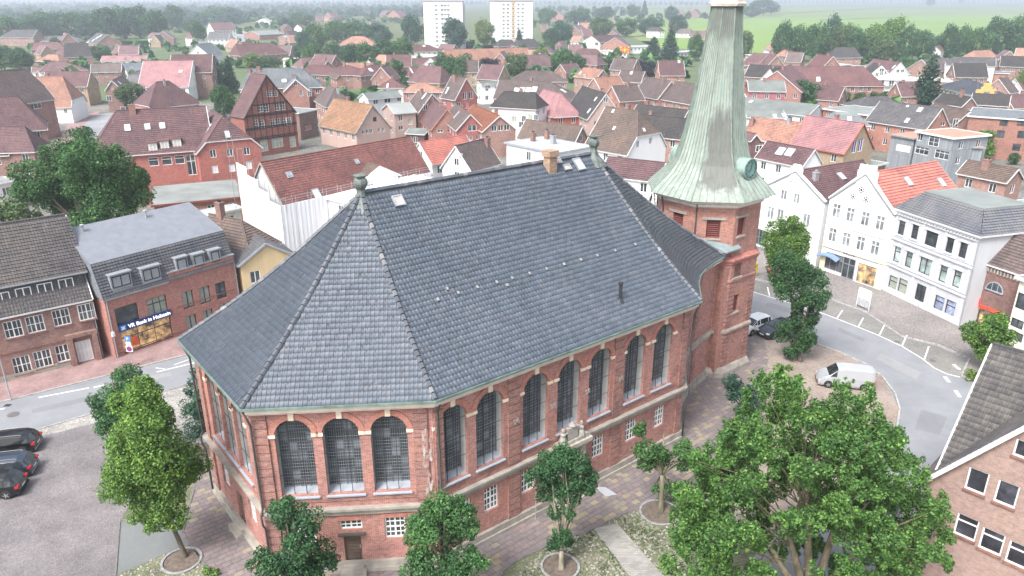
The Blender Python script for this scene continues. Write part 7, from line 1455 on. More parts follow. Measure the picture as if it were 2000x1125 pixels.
# the great oak: clumps given at their own places, limbs bare in the middle
ob = at(1575, 1215); oak = empty('oak_tree', (ob[0], ob[1], 0), 0, 'great spreading oak tree with bare pale limbs in the bottom right foreground', 'tree'); g = np.random.default_rng(21); L = []; tipl = []
oc = [(1530, 722, 16), (1485, 738, 18), (1700, 762, 14), (1655, 752, 12), (1460, 772, 16), (1520, 745, 22), (1490, 755, 24), (1540, 765, 34), (1500, 790, 40), (1460, 800, 24), (1560, 800, 36), (1640, 770, 24), (1660, 800, 30), (1690, 790, 22), (1620, 820, 34), (1700, 830, 36), (1440, 840, 34), (1490, 850, 44), (1550, 860, 44), (1730, 870, 30), (1680, 870, 40), (1630, 880, 40), (1770, 895, 20), (1410, 890, 32), (1460, 905, 44), (1520, 925, 40), (1780, 905, 18), (1740, 920, 36), (1690, 930, 40), (1380, 940, 34), (1360, 900, 24), (1420, 960, 40), (1480, 980, 40), (1720, 980, 40), (1780, 970, 34), (1830, 985, 26), (1850, 1040, 24), (1800, 1030, 36), (1820, 1080, 28), (1340, 1000, 34), (1380, 1020, 38), (1440, 1040, 38), (1330, 1060, 32), (1370, 1090, 36), (1420, 1110, 34), (1490, 1110, 30), (1760, 1080, 40), (1700, 1060, 36), (1650, 1100, 30), (1720, 1120, 34), (1600, 1130, 26), (1310, 1100, 22), (1540, 1010, 26), (1640, 980, 24), (1590, 940, 20), (1660, 1030, 22), (1330, 960, 20), (1850, 1100, 18), (1560, 700 + 60, 20), (1580, 1060, 22), (1780, 1120, 28)]
g0 = np.random.default_rng(77)
for k in range(120):
    a, q_ = g0.uniform(0, 2 * math.pi), math.sqrt(g0.random()); x_, y_ = 1580 + 250 * q_ * math.cos(a), 975 + (175 if math.sin(a) < 0 else 180) * q_ * math.sin(a)
    oc.append((x_, y_, g0.uniform(17, 30)))
for px, py, rp in oc:
    cx_, cy_ = 1580, 980; e_ = math.hypot((px - cx_) / 290, (py - cy_) / 290); off = g.choice([-1, 1]) * math.sqrt(max(.05, 1 - min(1, e_ * e_))) * g.uniform(.2, 1.0) * 3.6 + (1.5 if py < 850 else -1.0 if py > 1050 else 0)
    bb = ob + np.array([0, off, 0]); p = stand(px, py, bb); zc = (p - CAM)[1] * math.cos(PITCH) - (p - CAM)[2] * math.sin(PITCH); r = rp * zc / FPX; c = p - ob; tipl.append(c); L.append((*c, r * .42))
    for _ in range(13): d = unit(g.normal(size=3) * (1, 1, 1.3)); L.append((*(c + d * r * g.uniform(.5, 1.15)), r * g.uniform(.16, .34)))
V, F = clump_leaves(L, 150, .105, 22, 1.35, .3); mesh_np('crown', V, F, LF['oak'], oak); m = MB(); forks = []
for fx, fy, rr in ((1530, 1010, .22), (1575, 960, .26), (1640, 1000, .24), (1500, 1060, .2), (1690, 1050, .2)):
    p = stand(fx, fy, ob) - ob; forks.append(p); m.tube([(0, 0, .6), (p[0] * .35, p[1], p[2] * .45), tuple(p)], [.3, .22, rr * .5], 8)
m.tube([(0, 0, -.2), (0, 0, .4), (0, 0, 1.4)], [.8, .62, .5], 10)
for i_, c in enumerate(tipl):
    f = min(forks, key=lambda q: np.linalg.norm(q - c))
    if i_ % 2 == 0: limbs(m, f * g.uniform(.7, 1), [c], .05, g)
m.build('trunk', bark((.17, .145, .10)), oak, smooth=True)
# background trees: a few crown shapes, each tree its own object
def crown_mesh(kind, seed, mat):
    g = np.random.default_rng(seed); L = []
    if kind == 'round':
        for _ in range(38): d = unit(g.normal(size=3)); L.append((*(d * (.34, .34, .36) + (0, 0, .53)), g.uniform(.1, .17)))
        L.append((0, 0, .5, .36)); sz, dn_ = .038, 480
    elif kind == 'tall':
        for _ in range(30): z = g.uniform(.22, .95); a = g.uniform(0, 6.28); r = .26 * math.sin(math.pi * min(.98, (z - .1) / .95)) ** .6; L.append((r * math.cos(a), r * math.sin(a), z, g.uniform(.09, .16)))
        for z in (.35, .55, .75): L.append((0, 0, z, .2))
        sz, dn_ = .034, 520
    else:
        for i in range(46): z = .08 + .88 * (i / 46); r = .30 * (1 - z) ** .85 + .02; a = i * 2.4; L.append((r * .7 * math.cos(a), r * .7 * math.sin(a), z, .05 + .10 * (1 - z)))
        for z in (.2, .4, .6): L.append((0, 0, z, .2 * (1 - z)))
        sz, dn_ = .035, 520
    V, F = clump_leaves(L, dn_, sz, seed); o = mesh_np('crown', V, F, mat); me = o.data; bpy.data.objects.remove(o); return me
CM = {}
TKM = {k: MB().tube([(0, 0, -.02), (0, 0, .3), (0, 0, .62)], [.035, .025, .012], 6).mesh('trunk', TRUNK) for k in 'a'}
def bg_tree(px, ytop, ybase, wpx, mat='mid', kind='round', label=None):
    b = at(px, ybase); h = stand(px, ytop, b)[2]; zc = (b - CAM)[1] * math.cos(PITCH) + CAMZ * math.sin(PITCH); wd = wpx * zc / FPX; key = (kind, mat, random.randrange(2))
    if key not in CM: CM[key] = crown_mesh(kind, len(kind) * 13 + key[2] * 7 + len(mat), LF[mat])
    nm = {'fir': 'fir_tree', 'tall': 'poplar_tree'}.get(kind, 'broadleaf_tree'); t = empty(nm, (b[0], b[1], 0), random.uniform(0, 6.28), label, 'tree'); k = {'round': .95, 'tall': .62, 'fir': .6}[kind]
    s = max(1.5, h); o = link('crown', CM[key], t); o.scale = (wd / k, wd / k, s); q = link('trunk', TKM['a'], t); q.scale = (s * .9, s * .9, s); return t
BG = [(85,20,76,58,'mid','round'),(118,24,76,56,'blue','round'),(150,22,76,58,'mid','round'),(180,27,77,50,'blue','round'),(213,14,78,60,'dark','round'),(245,12,76,58,'mid','round'),(275,12,76,58,'blue','round'),(305,18,78,56,'dark','round'),(60,28,78,44,'mid','round'),(20,30,84,56,'mid','round'),(345,8,58,40,'dark','round'),(375,36,66,36,'mid','round'),
 (10,88,138,52,'dark','round'),(40,92,140,48,'dark','round'),(56,100,136,30,'dark','round'),(110,72,96,22,'dark','round'),(80,84,108,34,'mid','round'),(98,117,132,34,'mid','round'),(195,88,118,44,'mid','round'),(242,87,112,40,'mid','round'),(391,43,90,30,'dark','round'),(427,106,184,34,'fir','fir'),(452,112,182,34,'fir','fir'),(440,164,234,48,'dark','round'),(262,156,218,54,'olive','round'),(298,97,120,16,'fir','fir'),
 (497,102,142,50,'yel','round'),(530,111,142,50,'dark','round'),(425,12,44,50,'mid','round'),(455,14,42,44,'blue','round'),(560,34,64,34,'blue','round'),(590,22,56,46,'mid','round'),(618,44,100,52,'mid','round'),(660,38,84,58,'mid','round'),(702,38,84,58,'mid','round'),(742,46,92,52,'blue','round'),(612,84,136,40,'mid','round'),(652,82,128,44,'dark','round'),(684,84,130,46,'dark','round'),(716,80,130,46,'mid','round'),(752,78,132,54,'dark','round'),(786,72,132,50,'mid','round'),(770,113,170,46,'mid','round'),(742,118,168,34,'mid','round'),(700,132,160,44,'mid','round'),(595,60,104,36,'blue','round'),
 (805,28,92,44,'blue','round'),(840,46,92,38,'olive','tall'),(888,34,98,52,'blue','round'),(946,36,90,40,'yel','round'),(1014,56,92,18,'fir','fir'),(868,104,166,40,'dark','tall'),(888,108,168,40,'mid','tall'),(908,106,164,36,'dark','tall'),(932,120,160,30,'dark','tall'),(957,114,158,42,'purple','tall'),(1008,98,162,52,'olive','round'),(1056,92,128,34,'yel','round'),(1072,80,112,24,'mid','round'),(1098,92,152,48,'mid','round'),(1128,103,150,36,'mid','round'),(1030,74,94,30,'yel','round'),(1098,42,88,48,'blue','round'),(1068,14,48,38,'mid','round'),(1132,14,48,50,'mid','round'),(1172,32,76,46,'olive','round'),(1180,12,40,40,'blue','round'),(1076,56,90,40,'dark','round'),(828,128,158,30,'purple','round'),(1192,124,150,18,'purple','round'),(1176,104,130,16,'fir','fir'),
 (1235,8,34,32,'mid','round'),(1258,0,30,14,'fir','fir'),(1310,12,42,30,'blue','round'),(1222,34,72,44,'mid','round'),(1268,34,70,50,'blue','round'),(1322,28,70,38,'blue','round'),(1275,70,118,34,'fir','fir'),(1307,55,120,38,'fir','fir'),(1358,64,120,34,'mid','round'),(1236,112,154,44,'purple','round'),(1262,116,158,40,'purple','round'),(1450,54,120,34,'olive','round'),(1438,2,36,46,'mid','round'),(1490,-2,30,60,'blue','round'),(1466,12,34,40,'dark','round'),(1205,92,118,18,'mid','round'),
 (1524,42,120,42,'dark','round'),(1553,48,120,44,'mid','round'),(1588,44,122,52,'mid','round'),(1618,30,120,44,'blue','round'),(1640,38,122,46,'olive','round'),(1662,50,124,42,'mid','round'),(1700,46,124,56,'lime','round'),(1738,34,118,60,'lime','round'),(1722,72,130,48,'olive','round'),(1770,46,120,48,'mid','round'),(1796,58,120,48,'dark','round'),(1826,68,118,34,'blue','round'),(1848,48,120,40,'dark','round'),(1872,48,118,40,'mid','round'),(1902,54,116,56,'mid','round'),(1940,32,112,60,'dark','round'),(1978,30,112,60,'mid','round'),(2000,44,112,44,'dark','round'),(1605,70,122,44,'olive','round'),(1690,62,124,40,'dark','round'),
 (1475,130,158,52,'gold','round'),(1567,156,210,74,'dark','round'),(1614,180,214,34,'lime','round'),(1645,178,208,36,'mid','round'),(1680,180,206,36,'olive','round'),(1712,178,202,30,'olive','round'),(1804,110,208,60,'fir','fir'),(1992,134,192,42,'yel','round'),(1816,-2,12,20,'blue','round'),(1875,-1,8,10,'blue','round'),(1950,262,296,34,'dark','round'),(1978,298,322,24,'dark','round'),(1640,130,146,30,'mid','round'),(1765,110,148,40,'mid','round'),(1990,262,282,20,'mid','round'),(1748,300,322,8,'fir','fir'),(1774,296,320,12,'dark','fir'),(1880,120,145,20,'mid','round'),(965,262,272,60,'dark','round'),(870,262,270,44,'dark','round'),(575,196,214,30,'dark','round')]
KD = {'mid': 'mid green', 'blue': 'hazy blue green', 'dark': 'dark green', 'fir': 'dark', 'olive': 'olive green', 'yel': 'yellowish green', 'purple': 'dark purple leaved', 'lime': 'light green', 'gold': 'golden yellow'}
REFS = [(r1[0] * .5 + r2[0] * .5, r1[1], label) for _, label, r1, r2, *_ in RH]
def _short(l): return l.split(' with ')[0].split(' beside ')[0].split(' behind ')[0].split(' in front')[0]
used = {}
for i, (x, yt, yb, w, m_, k) in enumerate(BG):
    sz = 'large' if w > 48 else 'small' if w < 32 else 'medium'; shape = {'fir': 'pointed fir', 'tall': 'narrow tree', 'round': 'round crowned tree'}[k]
    rx, ry, rl = min(REFS, key=lambda q: abs(q[0] - x) + 2 * abs(q[1] - (yt + yb) / 2)); rel = 'right of' if x - rx > 12 else 'left of' if x - rx < -12 else 'by'
    lb = f'{sz} {KD[m_]} {shape} {rel} the {_short(rl)}'; ws = lb.split()[:16]
    while ws[-1] in ('the', 'of', 'a', 'and', 'to', 'by'): ws.pop()
    lb = ' '.join(ws); n_ = used.get(lb, 0); used[lb] = n_ + 1
    if n_: ws = (['another', 'yet another', 'a further', 'one more'][min(n_ - 1, 3)] + ' ' + lb).split()[:16]; lb = ' '.join(ws)
    bg_tree(x, yt, yb, w, m_, k, lb)
# small houses that fill the gaps of the town, placed on the ground and kept clear of the others
g = np.random.default_rng(91); taken = [(o.location.x, o.location.y) for o in bpy.data.objects if o.parent is None and o.get('category') in ('house', 'building', 'tower block')]
ADJ = ['mauve', 'brown', 'dull red', 'dark grey', 'faded orange', 'purplish', 'dusky red']; RK = ['purple', 'br', 'dred', 'dark', 'orange', 'purple', 'red']; WK = [('brick', 'p'), ('dark brick', 'd'), ('white', 'w'), ('red brick', 'r'), ('ochre brick', 'y')]
fill = 0; usedf = set()
for x0, x1, y0, y1, n in ((0, 330, 62, 132, 16), (380, 640, 34, 126, 16), (600, 810, 22, 60, 10), (600, 860, 140, 215, 12), (830, 1240, 100, 190, 18), (1050, 1290, 24, 96, 12), (1290, 1400, 22, 110, 6), (1450, 1720, 108, 190, 9), (1760, 2000, 118, 232, 12), (1500, 1640, 168, 226, 4)):
    for _ in range(n * 6):
        if n <= 0: break
        px, py = g.uniform(x0, x1), g.uniform(y0, y1); b = at(px, py)
        if any((b[0] - q[0]) ** 2 + (b[1] - q[1]) ** 2 < 14.5 ** 2 for q in taken): continue
        k, wv = int(g.integers(0, len(ADJ))), WK[int(g.integers(0, len(WK)))]; near = min((q for q in taken), key=lambda q: (b[0] - q[0]) ** 2 + (b[1] - q[1]) ** 2)
        rx, ry, rl = min(REFS, key=lambda q: abs(q[0] - px) + 2 * abs(q[1] - py)); lb = ' '.join(f"small {wv[0]} house with {ADJ[k]} roof {'right' if rx < px else 'left'} of {_short(rl)}".split()[:16])
        if lb in usedf: continue
        usedf.add(lb); taken.append((b[0], b[1])); n -= 1; fill += 1
        L_ = g.uniform(7, 13); a = g.choice([.1, 1.4, -.7, .6]) + g.normal(0, .15); he = g.choice([3.2, 5.2]); w_ = g.uniform(3.6, 4.8); hr_ = he + w_ * g.uniform(.8, 1.15); d = np.array([math.cos(a), math.sin(a)]) * L_ / 2
        hp = (2.5, he) if g.random() < .3 else (0, 0); house('house', lb, proj((*(b[:2] - d), hr_)), proj((*(b[:2] + d), hr_)), float(hr_), float(he), float(w_), roof=RK[k], wall=wv[1], e1=hp, e2=hp, lo=b[1] > 330)
print('filler houses', fill)
# distant rows of trees and woods that read as one mass
def far_mass(name, label, spans, seed, mat):
    g = np.random.default_rng(seed); L = []
    for x0, x1, yb, hh, step in spans:
        for x in np.arange(x0, x1, step):
            y = yb + g.uniform(-.12, .12) * yb; b = at(x, max(y, 1.2)); r = hh * g.uniform(.35, .6); L.append((b[0], b[1], r * .9, r)); L.append((b[0] + g.uniform(-1, 1) * r, b[1], r * 1.5, r * .7))
    dist = max(np.hypot(l[0], l[1]) for l in L); V, F = clump_leaves(L, .9 if dist < 1200 else .25, 1.7 if dist < 1200 else 3.4, seed, .9, .2); tag(mesh_np(name, V, F, LF[mat]), label, 'wood', kind='stuff')
far_mass('far_wood', 'hazy far wood behind the left part of the town', [(-40, 860, 18, 13, 11), (-40, 860, 24, 13, 12), (-40, 860, 34, 12, 12), (-40, 700, 13, 14, 10), (-40, 500, 46, 12, 14), (-40, 360, 58, 11, 16), (1050, 1250, 22, 11, 14), (1000, 1400, 34, 9, 18)], 31, 'blue')
far_mass('horizon_trees', 'thin line of trees along the horizon', [(-60, 2100, 6, 14, 9), (-60, 1100, 9, 14, 9), (1150, 1400, 10, 12, 10)], 32, 'blue')
far_mass('garden_shrubs', 'loose shrubs and hedges between the town houses', [(60, 340, 100, 3.5, 15), (330, 620, 95, 3.5, 17), (560, 880, 150, 4.2, 12), (600, 900, 190, 3.6, 16), (850, 1350, 128, 4.2, 12), (900, 1340, 150, 4, 15), (100, 400, 150, 4, 17), (1500, 1860, 205, 2.4, 15), (220, 600, 130, 3, 21), (900, 1200, 96, 4, 16), (60, 600, 62, 5, 17), (1480, 2000, 118, 4, 15), (400, 800, 45, 7, 14), (1040, 1300, 50, 7, 14), (1700, 2000, 180, 2.5, 22)], 33, 'mid')
def bush(name, label, px, py, w, h, mat, seed):
    b = at(px, py); g = np.random.default_rng(seed); L = [(g.uniform(-.5, .5) * w, g.uniform(-.3, .3) * w, h * g.uniform(.3, .7), h * g.uniform(.3, .45)) for _ in range(8)]; V, F = clump_leaves(L, 60, .13, seed); o = mesh_np('bush', V, F, LF[mat]); o.name = name; o.location = (b[0], b[1], 0); tag(o, label, 'bush')
bush('planter_bush', 'low yellow green bush in the planter beside the orange bench', 1513, 548, 2.2, 1.0, 'yel', 41)
bush('pavement_weeds', 'small bright weed tuft at the edge of the pavement, bottom left', 415, 1122, 1.0, .4, 'lime', 42)
bush('corner_shrub', 'small yellowing shrub at the foot of the corner street tree', 1903, 742, 1.6, .9, 'yel', 43)
b = at(1905, 312); L = []; g = np.random.default_rng(44)
for k in range(26): p = at(1893 + k * 1.2 - 14, 312 - k * .3, 0); L.append((p[0], p[1] - 4.2, g.uniform(1, 6.2), .8))
V, F = clump_leaves(L, 12, .3, 44); o = mesh_np('ivy', V, F, LF['lime']); o.name = 'ivy'; tag(o, 'bright green ivy climbing the boarded right wing', 'climbing plant')
# grass tufts and pebbles in the churchyard cobbles
g = np.random.default_rng(50); zone = np.array(G([(1010, 1125), (1060, 1075), (1165, 1030), (1300, 968), (1345, 940), (1420, 900), (1450, 1000), (1400, 1150), (1000, 1180)])); zone2 = np.array(G([(227, 1124), (366, 1063), (405, 1112), (440, 1180), (220, 1180)])); pz = [zone, zone2]; P = []
for z_, n in ((zone, 2600), (zone2, 500)): q = g.uniform(z_.min(0), z_.max(0), (n * 2, 2)); P.append(q[inside(q[:, 0], q[:, 1], z_)][:n])
P = np.concatenate(P); path = np.array(G([(1160, 1033), (1205, 1022), (1300, 1130), (1330, 1170), (1270, 1185), (1232, 1130)])); P = P[~inside(P[:, 0], P[:, 1], path)]
m = MB(); ico = [(1, 0, 0), (.3, .95, 0), (-.8, .6, 0), (-.8, -.6, 0), (.3, -.95, 0)]
for x, y in P:
    r = g.uniform(.04, .11); a = g.uniform(0, 6); s_ = int(g.integers(0, 3)); pts = [(x + r * (u * math.cos(a) - v * math.sin(a)), y + r * (u * math.sin(a) + v * math.cos(a))) for u, v, _ in ico]
    for p0, p1 in zip(pts, pts[1:] + pts[:1]): m.poly([(*p0, .005), (*p1, .005), (x + (p1[0] - x) * .5, y + (p1[1] - y) * .5, .01 + r * .45), (x + (p0[0] - x) * .5, y + (p0[1] - y) * .5, .01 + r * .45)], s_)
    m.poly([(x + (p[0] - x) * .5, y + (p[1] - y) * .5, .01 + r * .45) for p in pts], s_)
tag(m.build('cobblestones', [plain((.24, .235, .21), .8, .2), plain((.19, .17, .15), .8, .2), plain((.30, .28, .24), .8, .2)]), 'rounded field cobbles set in the churchyard', 'cobbles', kind='stuff')
q = g.uniform(zone.min(0), zone.max(0), (9000, 2)); q = q[inside(q[:, 0], q[:, 1], zone)]; q = q[~inside(q[:, 0], q[:, 1], path)]; nz = np.sin(q[:, 0] * 1.7) * np.sin(q[:, 1] * 1.3 + 1) + g.normal(0, .4, len(q)); q = q[nz > .0]
C = np.concatenate([np.stack([q[:, 0] + g.normal(0, .03, len(q)), q[:, 1] + g.normal(0, .03, len(q)), np.full(len(q), .04)], 1) for _ in range(4)]); N = g.normal(size=(len(C), 3)) * (1, 1, .5); N /= np.linalg.norm(N, axis=1)[:, None]; V, F = quads(C, N, .07, g); tag(mesh_np('moss_and_grass', V, F, LF['olive']), 'moss and grass between the churchyard cobbles', 'grass', kind='stuff')

# ---------------------------------------------------------------- cars
RUB = plain((.02, .02, .02), .8, .1); RIM = plain((.45, .46, .47), .35, .05, .6); CG = glass((.015, .018, .02), .04); RED = plain((.42, .015, .015), .25, .1); HL = plain((.6, .62, .64), .15, .05); PLATE = plain((.7, .7, .68), .5, .02)
def paintm(c, metal=.35):
    m = NT('car paint'); m.out(c, .28, metal, .5); m.b.inputs['Coat Weight'].default_value = .8; m.b.inputs['Coat Roughness'].default_value = .06; return m.m
def car(label, pos, heading, col, L=4.5, Wd=1.8, Hh=1.48, kind='wagon', cat='car', rails=False, group=None):
    rt = empty('parked_car' if cat == 'car' else 'parked_van', (pos[0], pos[1], .03), heading, label, cat, group); w = Wd / 2; h = L / 2
    prof_ = dict(wagon=[(-h, .62, .62, 0), (-h + .12, .88, .9, 0), (-h + .42, .93, Hh - .12, 1), (-h + .85, .93, Hh, 2), (-.3, .92, Hh, 2), (.35, .91, Hh - .04, 2), (1.15, .92, .98, 3), (1.5, .9, .92, 0), (h - .35, .78, .8, 0), (h - .08, .62, .66, 0), (h, .5, .52, 0)],
                 hatch=[(-h, .6, .6, 0), (-h + .1, .95, .97, 0), (-h + .5, .98, Hh - .1, 1), (-h + .9, .97, Hh, 2), (.1, .94, Hh, 2), (.5, .93, Hh - .08, 2), (1.2, .95, 1.0, 3), (1.45, .92, .95, 0), (h - .3, .8, .82, 0), (h - .06, .64, .68, 0), (h, .5, .52, 0)],
                 sedan=[(-h, .62, .64, 0), (-h + .15, .92, .96, 0), (-h + .7, .95, 1.05, 0), (-h + 1.35, .95, Hh, 1), (-.1, .93, Hh, 2), (.35, .92, Hh - .05, 2), (1.15, .92, .97, 3), (1.5, .9, .92, 0), (h - .3, .76, .8, 0), (h - .06, .6, .64, 0), (h, .48, .5, 0)],
                 van=[(-h, .5, .6, 0), (-h + .03, 1.15, Hh - .06, 4), (-h + .2, 1.18, Hh, 4), (-.6, 1.15, Hh + .02, 4), (.15, 1.12, Hh + .02, 4), (.75, 1.08, Hh - .06, 2), (1.45, 1.08, 1.14, 3), (1.75, 1.0, 1.02, 0), (h - .2, .86, .88, 0), (h - .03, .68, .7, 0), (h, .5, .52, 0)])[kind]
    R = []; V = []; F = []; gl = MB()
    for i, (x, zb, zr, t) in enumerate(prof_):
        tp = 1 - .10 * (abs(x) / h) ** 6 - (.05 if abs(x) > h - .1 else 0); ww = w * tp; cab = zr - zb > .2; wr = ww - (.20 if cab else .10); zr_ = max(zr, zb + .01)
        pts = [(ww * .93, .2), (ww, .38), (ww, max(.45, zb - .18)), (ww * .97, zb), (wr + .02, zr_ - (.07 if cab else .0)), (wr - .1, zr_), (0, zr_ + (.03 if cab else .02))]
        ring = [(x, -y, z) for y, z in pts] + [(x, y, z) for y, z in pts[-2::-1]]; R.append(ring); V += ring
    n = 13
    for i in range(len(R) - 1):
        for j in range(n - 1): F.append((i * n + j, i * n + j + 1, (i + 1) * n + j + 1, (i + 1) * n + j))
        F.append((i * n + n - 1, i * n, (i + 1) * n, (i + 1) * n + n - 1))
    body = MB(); body.v = V; body.f = F + [tuple(range(n)), tuple(range((len(R) - 1) * n, len(R) * n))[::-1]]; body.m = [0] * len(body.f); ob_ = body.build('body', col, rt, smooth=False)
    for i in range(len(R) - 1):
        t0, t1 = prof_[i][3], prof_[i + 1][3]; A, B = R[i], R[i + 1]
        def patch(js, inset=.06, up=.012):
            for j in js:
                q = [np.array(A[j]), np.array(A[j + 1]), np.array(B[j + 1]), np.array(B[j])]; c = sum(q) / 4; nn = unit(np.cross(q[1] - q[0], q[2] - q[0])); nn = nn if nn @ (c - (c[0], 0, .8)) > 0 else -nn
                gl.poly([c + (p - c) * (1 - inset) + nn * up for p in q])
        if t0 == 2 and t1 in (2, 3): patch((3, 8), .12 if t1 == 2 else .2)
        elif t0 == 1 and t1 == 2: patch((3, 8), .15)
        if t1 == 3: patch((4, 5, 6, 7), .03, .014)
        if (t0 == 0 and t1 == 1): patch((4, 5, 6, 7), .03, .014)
    gl.build('windows', CG, rt)
    for s_ in (-1, 1):
        for x in (-h + .82, h - .85):
            a = MB(); a.lathe([(.36, 0), (.36, .03)], 16); a.xf(lambda p: (x + p[0], s_ * (w * 1.0 + p[2] * 1.0 - .02), .36 + p[1])); a.build('wheel_arch', RUB, rt)
            t = MB(); t.lathe([(.25, 0), (.315, .02), (.32, .18), (.25, .2)], 18); t.xf(lambda p: (p[0], s_ * p[2], p[1])); to = t.build('wheel', RUB, rt); to.location = (x, s_ * (w - .17), .32)
            r = MB(); r.lathe([(.2, .195), (.2, .2)], 16); r.xf(lambda p: (p[0], s_ * p[2], p[1]))
            for k in range(5): q = 2 * math.pi * k / 5; r.bar((0, s_ * .207, 0), (.2 * math.cos(q), s_ * .207, .2 * math.sin(q)), .055, .012, (0, 1, 0), 1)
            r.build('rim', [plain((.07, .07, .07), .5), RIM], to)
        m = MB(); m.box(-h - .005, -h + .22, s_ * (w * .6), s_ * (w * .955), .72, .88); m.build('taillight', RED, rt); m = MB(); m.box(h - .3, h - .03, s_ * (w * .58), s_ * (w * .9), .6, .72); m.build('headlight', HL, rt)
        m = MB(); m.box(.85, 1.02, s_ * w, s_ * (w + .16), .95, 1.08); m.build('mirror', col, rt)
        if rails: m = MB(); m.tube([(-h + .8, s_ * (w - .3), Hh + .01), (-h + 1.0, s_ * (w - .3), Hh + .06), (.2, s_ * (w - .3), Hh + .06), (.45, s_ * (w - .3), Hh - .03)], .02, 5); m.build('roof_rail', RIM, rt)
    for x, s_ in ((-h - .015, 'r'), (h + .01, 'f')): MB().box(x, x + .012, -.26, .26, .52 if s_ == 'r' else .4, .63 if s_ == 'r' else .51).build('number_plate', PLATE, rt)
    m = MB(); m.box(-h - .03, -h + .05, -w * .85, w * .85, .3, .42); m.box(h - .04, h + .02, -w * .8, w * .8, .26, .38); m.build('bumper_trim', plain((.25, .25, .26), .4) if rails else RUB, rt)
    for s_ in (-1, 1):
        m = MB(); m.box(-.32, -.30, s_ * w * 1.001, s_ * (w * 1.001 + .002), .42, .88); m.box(.78, .8, s_ * w * 1.001, s_ * (w * 1.001 + .002), .42, .88); m.build('door_gap', RUB, rt)
    return rt
def heading(a, b): p, q = at(*a), at(*b); return math.atan2(q[1] - p[1], q[0] - p[0])
BLK_ = paintm((.008, .009, .011)); BLU = paintm((.03, .045, .07)); WHT = paintm((.7, .71, .72), 0); SIL = paintm((.42, .44, .46), .25); ANT = paintm((.02, .026, .035))
def park(label, rear, dirpx, col, L, **k):
    r = at(*rear); hd = heading(rear, dirpx); c = (r[0] + math.cos(hd) * L / 2, r[1] + math.sin(hd) * L / 2); return car(label, c, hd, col, L=L, **k)
park('black estate car with silver roof rails, farthest of the three parked at the left edge', (79, 874), (-60, 888), BLK_, 4.7, rails=True)
park('dark blue estate car between the two black ones at the left edge', (72, 920), (-60, 936), BLU, 4.7, rails=True)
park('black estate car with wide red tail lights, nearest of the left edge three', (50, 958), (-60, 970), BLK_, 4.4, rails=False)
park('white hatchback parked beside the church tower', (1497, 636), (1468, 646), WHT, 4.2, kind='hatch', Hh=1.55)
c_ = at(1519, 652); hd = heading((1560, 640), (1485, 660)); car('black saloon car parked next to the white hatchback', c_, hd, ANT, L=4.6, kind='sedan', Hh=1.45)
c_ = at(1647, 752); hd = heading((1690, 757), (1600, 748)); car('silver panel van parked on the cobbled court behind the oak', c_, hd, SIL, L=4.6, Wd=1.85, Hh=1.85, kind='van', cat='van')
c_ = at(1722, 1010); car('dark blue car half hidden under the right side of the oak', c_, heading((1722, 1010), (1745, 960)), BLU, L=4.4, kind='hatch', Hh=1.5)

# ---------------------------------------------------------------- street furniture
def post_sign(name, label, base, h, parts, r=.035, cat='sign'):
    b = at(*base); rt = empty(name, (b[0], b[1], 0), 0, label, cat); MB().tube([(0, 0, 0), (0, 0, h)], r, 8).build('pole', ZINC, rt); return rt
t = post_sign('no_parking_sign', 'round blue and red no parking sign on a grey pole before the bank', (260, 716), 3.1, 0)
def disc(mb, r, z, y=-.05, n=20, mi=0): mb.poly([(r * math.cos(2 * math.pi * k / n), y, z + r * math.sin(2 * math.pi * k / n)) for k in range(n)], mi)
m = MB(); m.box(-.3, .3, -.045, -.03, 1.55, 2.15); m.build('backplate', WHITE, t); m = MB(); disc(m, .26, 1.85, -.05, mi=0); disc(m, .21, 1.85, -.054, mi=1); m.bar((-.14, -.057, 1.71), (.14, -.057, 1.99), .05, .004, (0, 1, 0), 0); m.bar((-.14, -.057, 1.99), (.14, -.057, 1.71), .05, .004, (0, 1, 0), 0); m.build('sign_disc', [plain((.5, .02, .03), .4), plain((.04, .06, .35), .4)], t)
m = MB(); m.box(-.22, .22, -.045, -.03, 2.2, 2.55); m.build('info_plate', WHITE, t); m = MB(); m.box(-.25, .25, -.045, -.03, 2.6, 3.1); m.build('parking_plate', plain((.06, .22, .5), .4), t); text('P', .4, t, (0, -.05, 2.85), (math.pi / 2, 0, 0), WHITE, .004)
post_sign('lamp_pole', 'slender grey blue pole on the brick pavement at the far left', (22, 782), 4.2, 0, .06, 'pole')
t = post_sign('pavement_sign', 'thin grey pole with small sign on the pavement before the stucco building', (1785, 638), 2.9, 0); m = MB(); m.box(-.12, .12, -.04, -.03, 2.5, 2.85); m.build('sign_plate', plain((.5, .5, .5), .5), t)
t = post_sign('notice_pole', 'grey pole in front of the church wall next to the portal tree', (1046, 1015), 2.6, 0)
t = post_sign('crossing_sign', 'blue and white road sign beside the yellow post box', (1473, 520), 2.6, 0); m = MB(); m.box(-.3, .3, -.05, -.03, 2.0, 2.6); m.build('sign_plate', plain((.05, .25, .5), .4), t); m = MB(); m.box(-.15, .15, -.056, -.051, 2.1, 2.4); m.build('symbol', WHITE, t)
b = at(1472, 540); t = empty('yellow_post_box', (b[0], b[1], 0), .3, 'yellow post box standing beside the tower on the shop pavement', 'post box'); MB().box(-.3, .3, -.22, .22, .35, 1.75).build('box', plain((.60, .42, .02), .5), t); MB().box(-.25, .25, -.18, .18, 0, .35).build('foot', plain((.45, .32, .02), .5), t); MB().box(-.2, .2, -.235, -.222, 1.4, 1.46).build('slot', DARK, t)
b = at(1684, 603); hd = heading((1672, 592), (1697, 603)); t = empty('display_board', (b[0], b[1], 0), hd, 'white free-standing display board on the pavement in front of the shops', 'board'); m = MB()
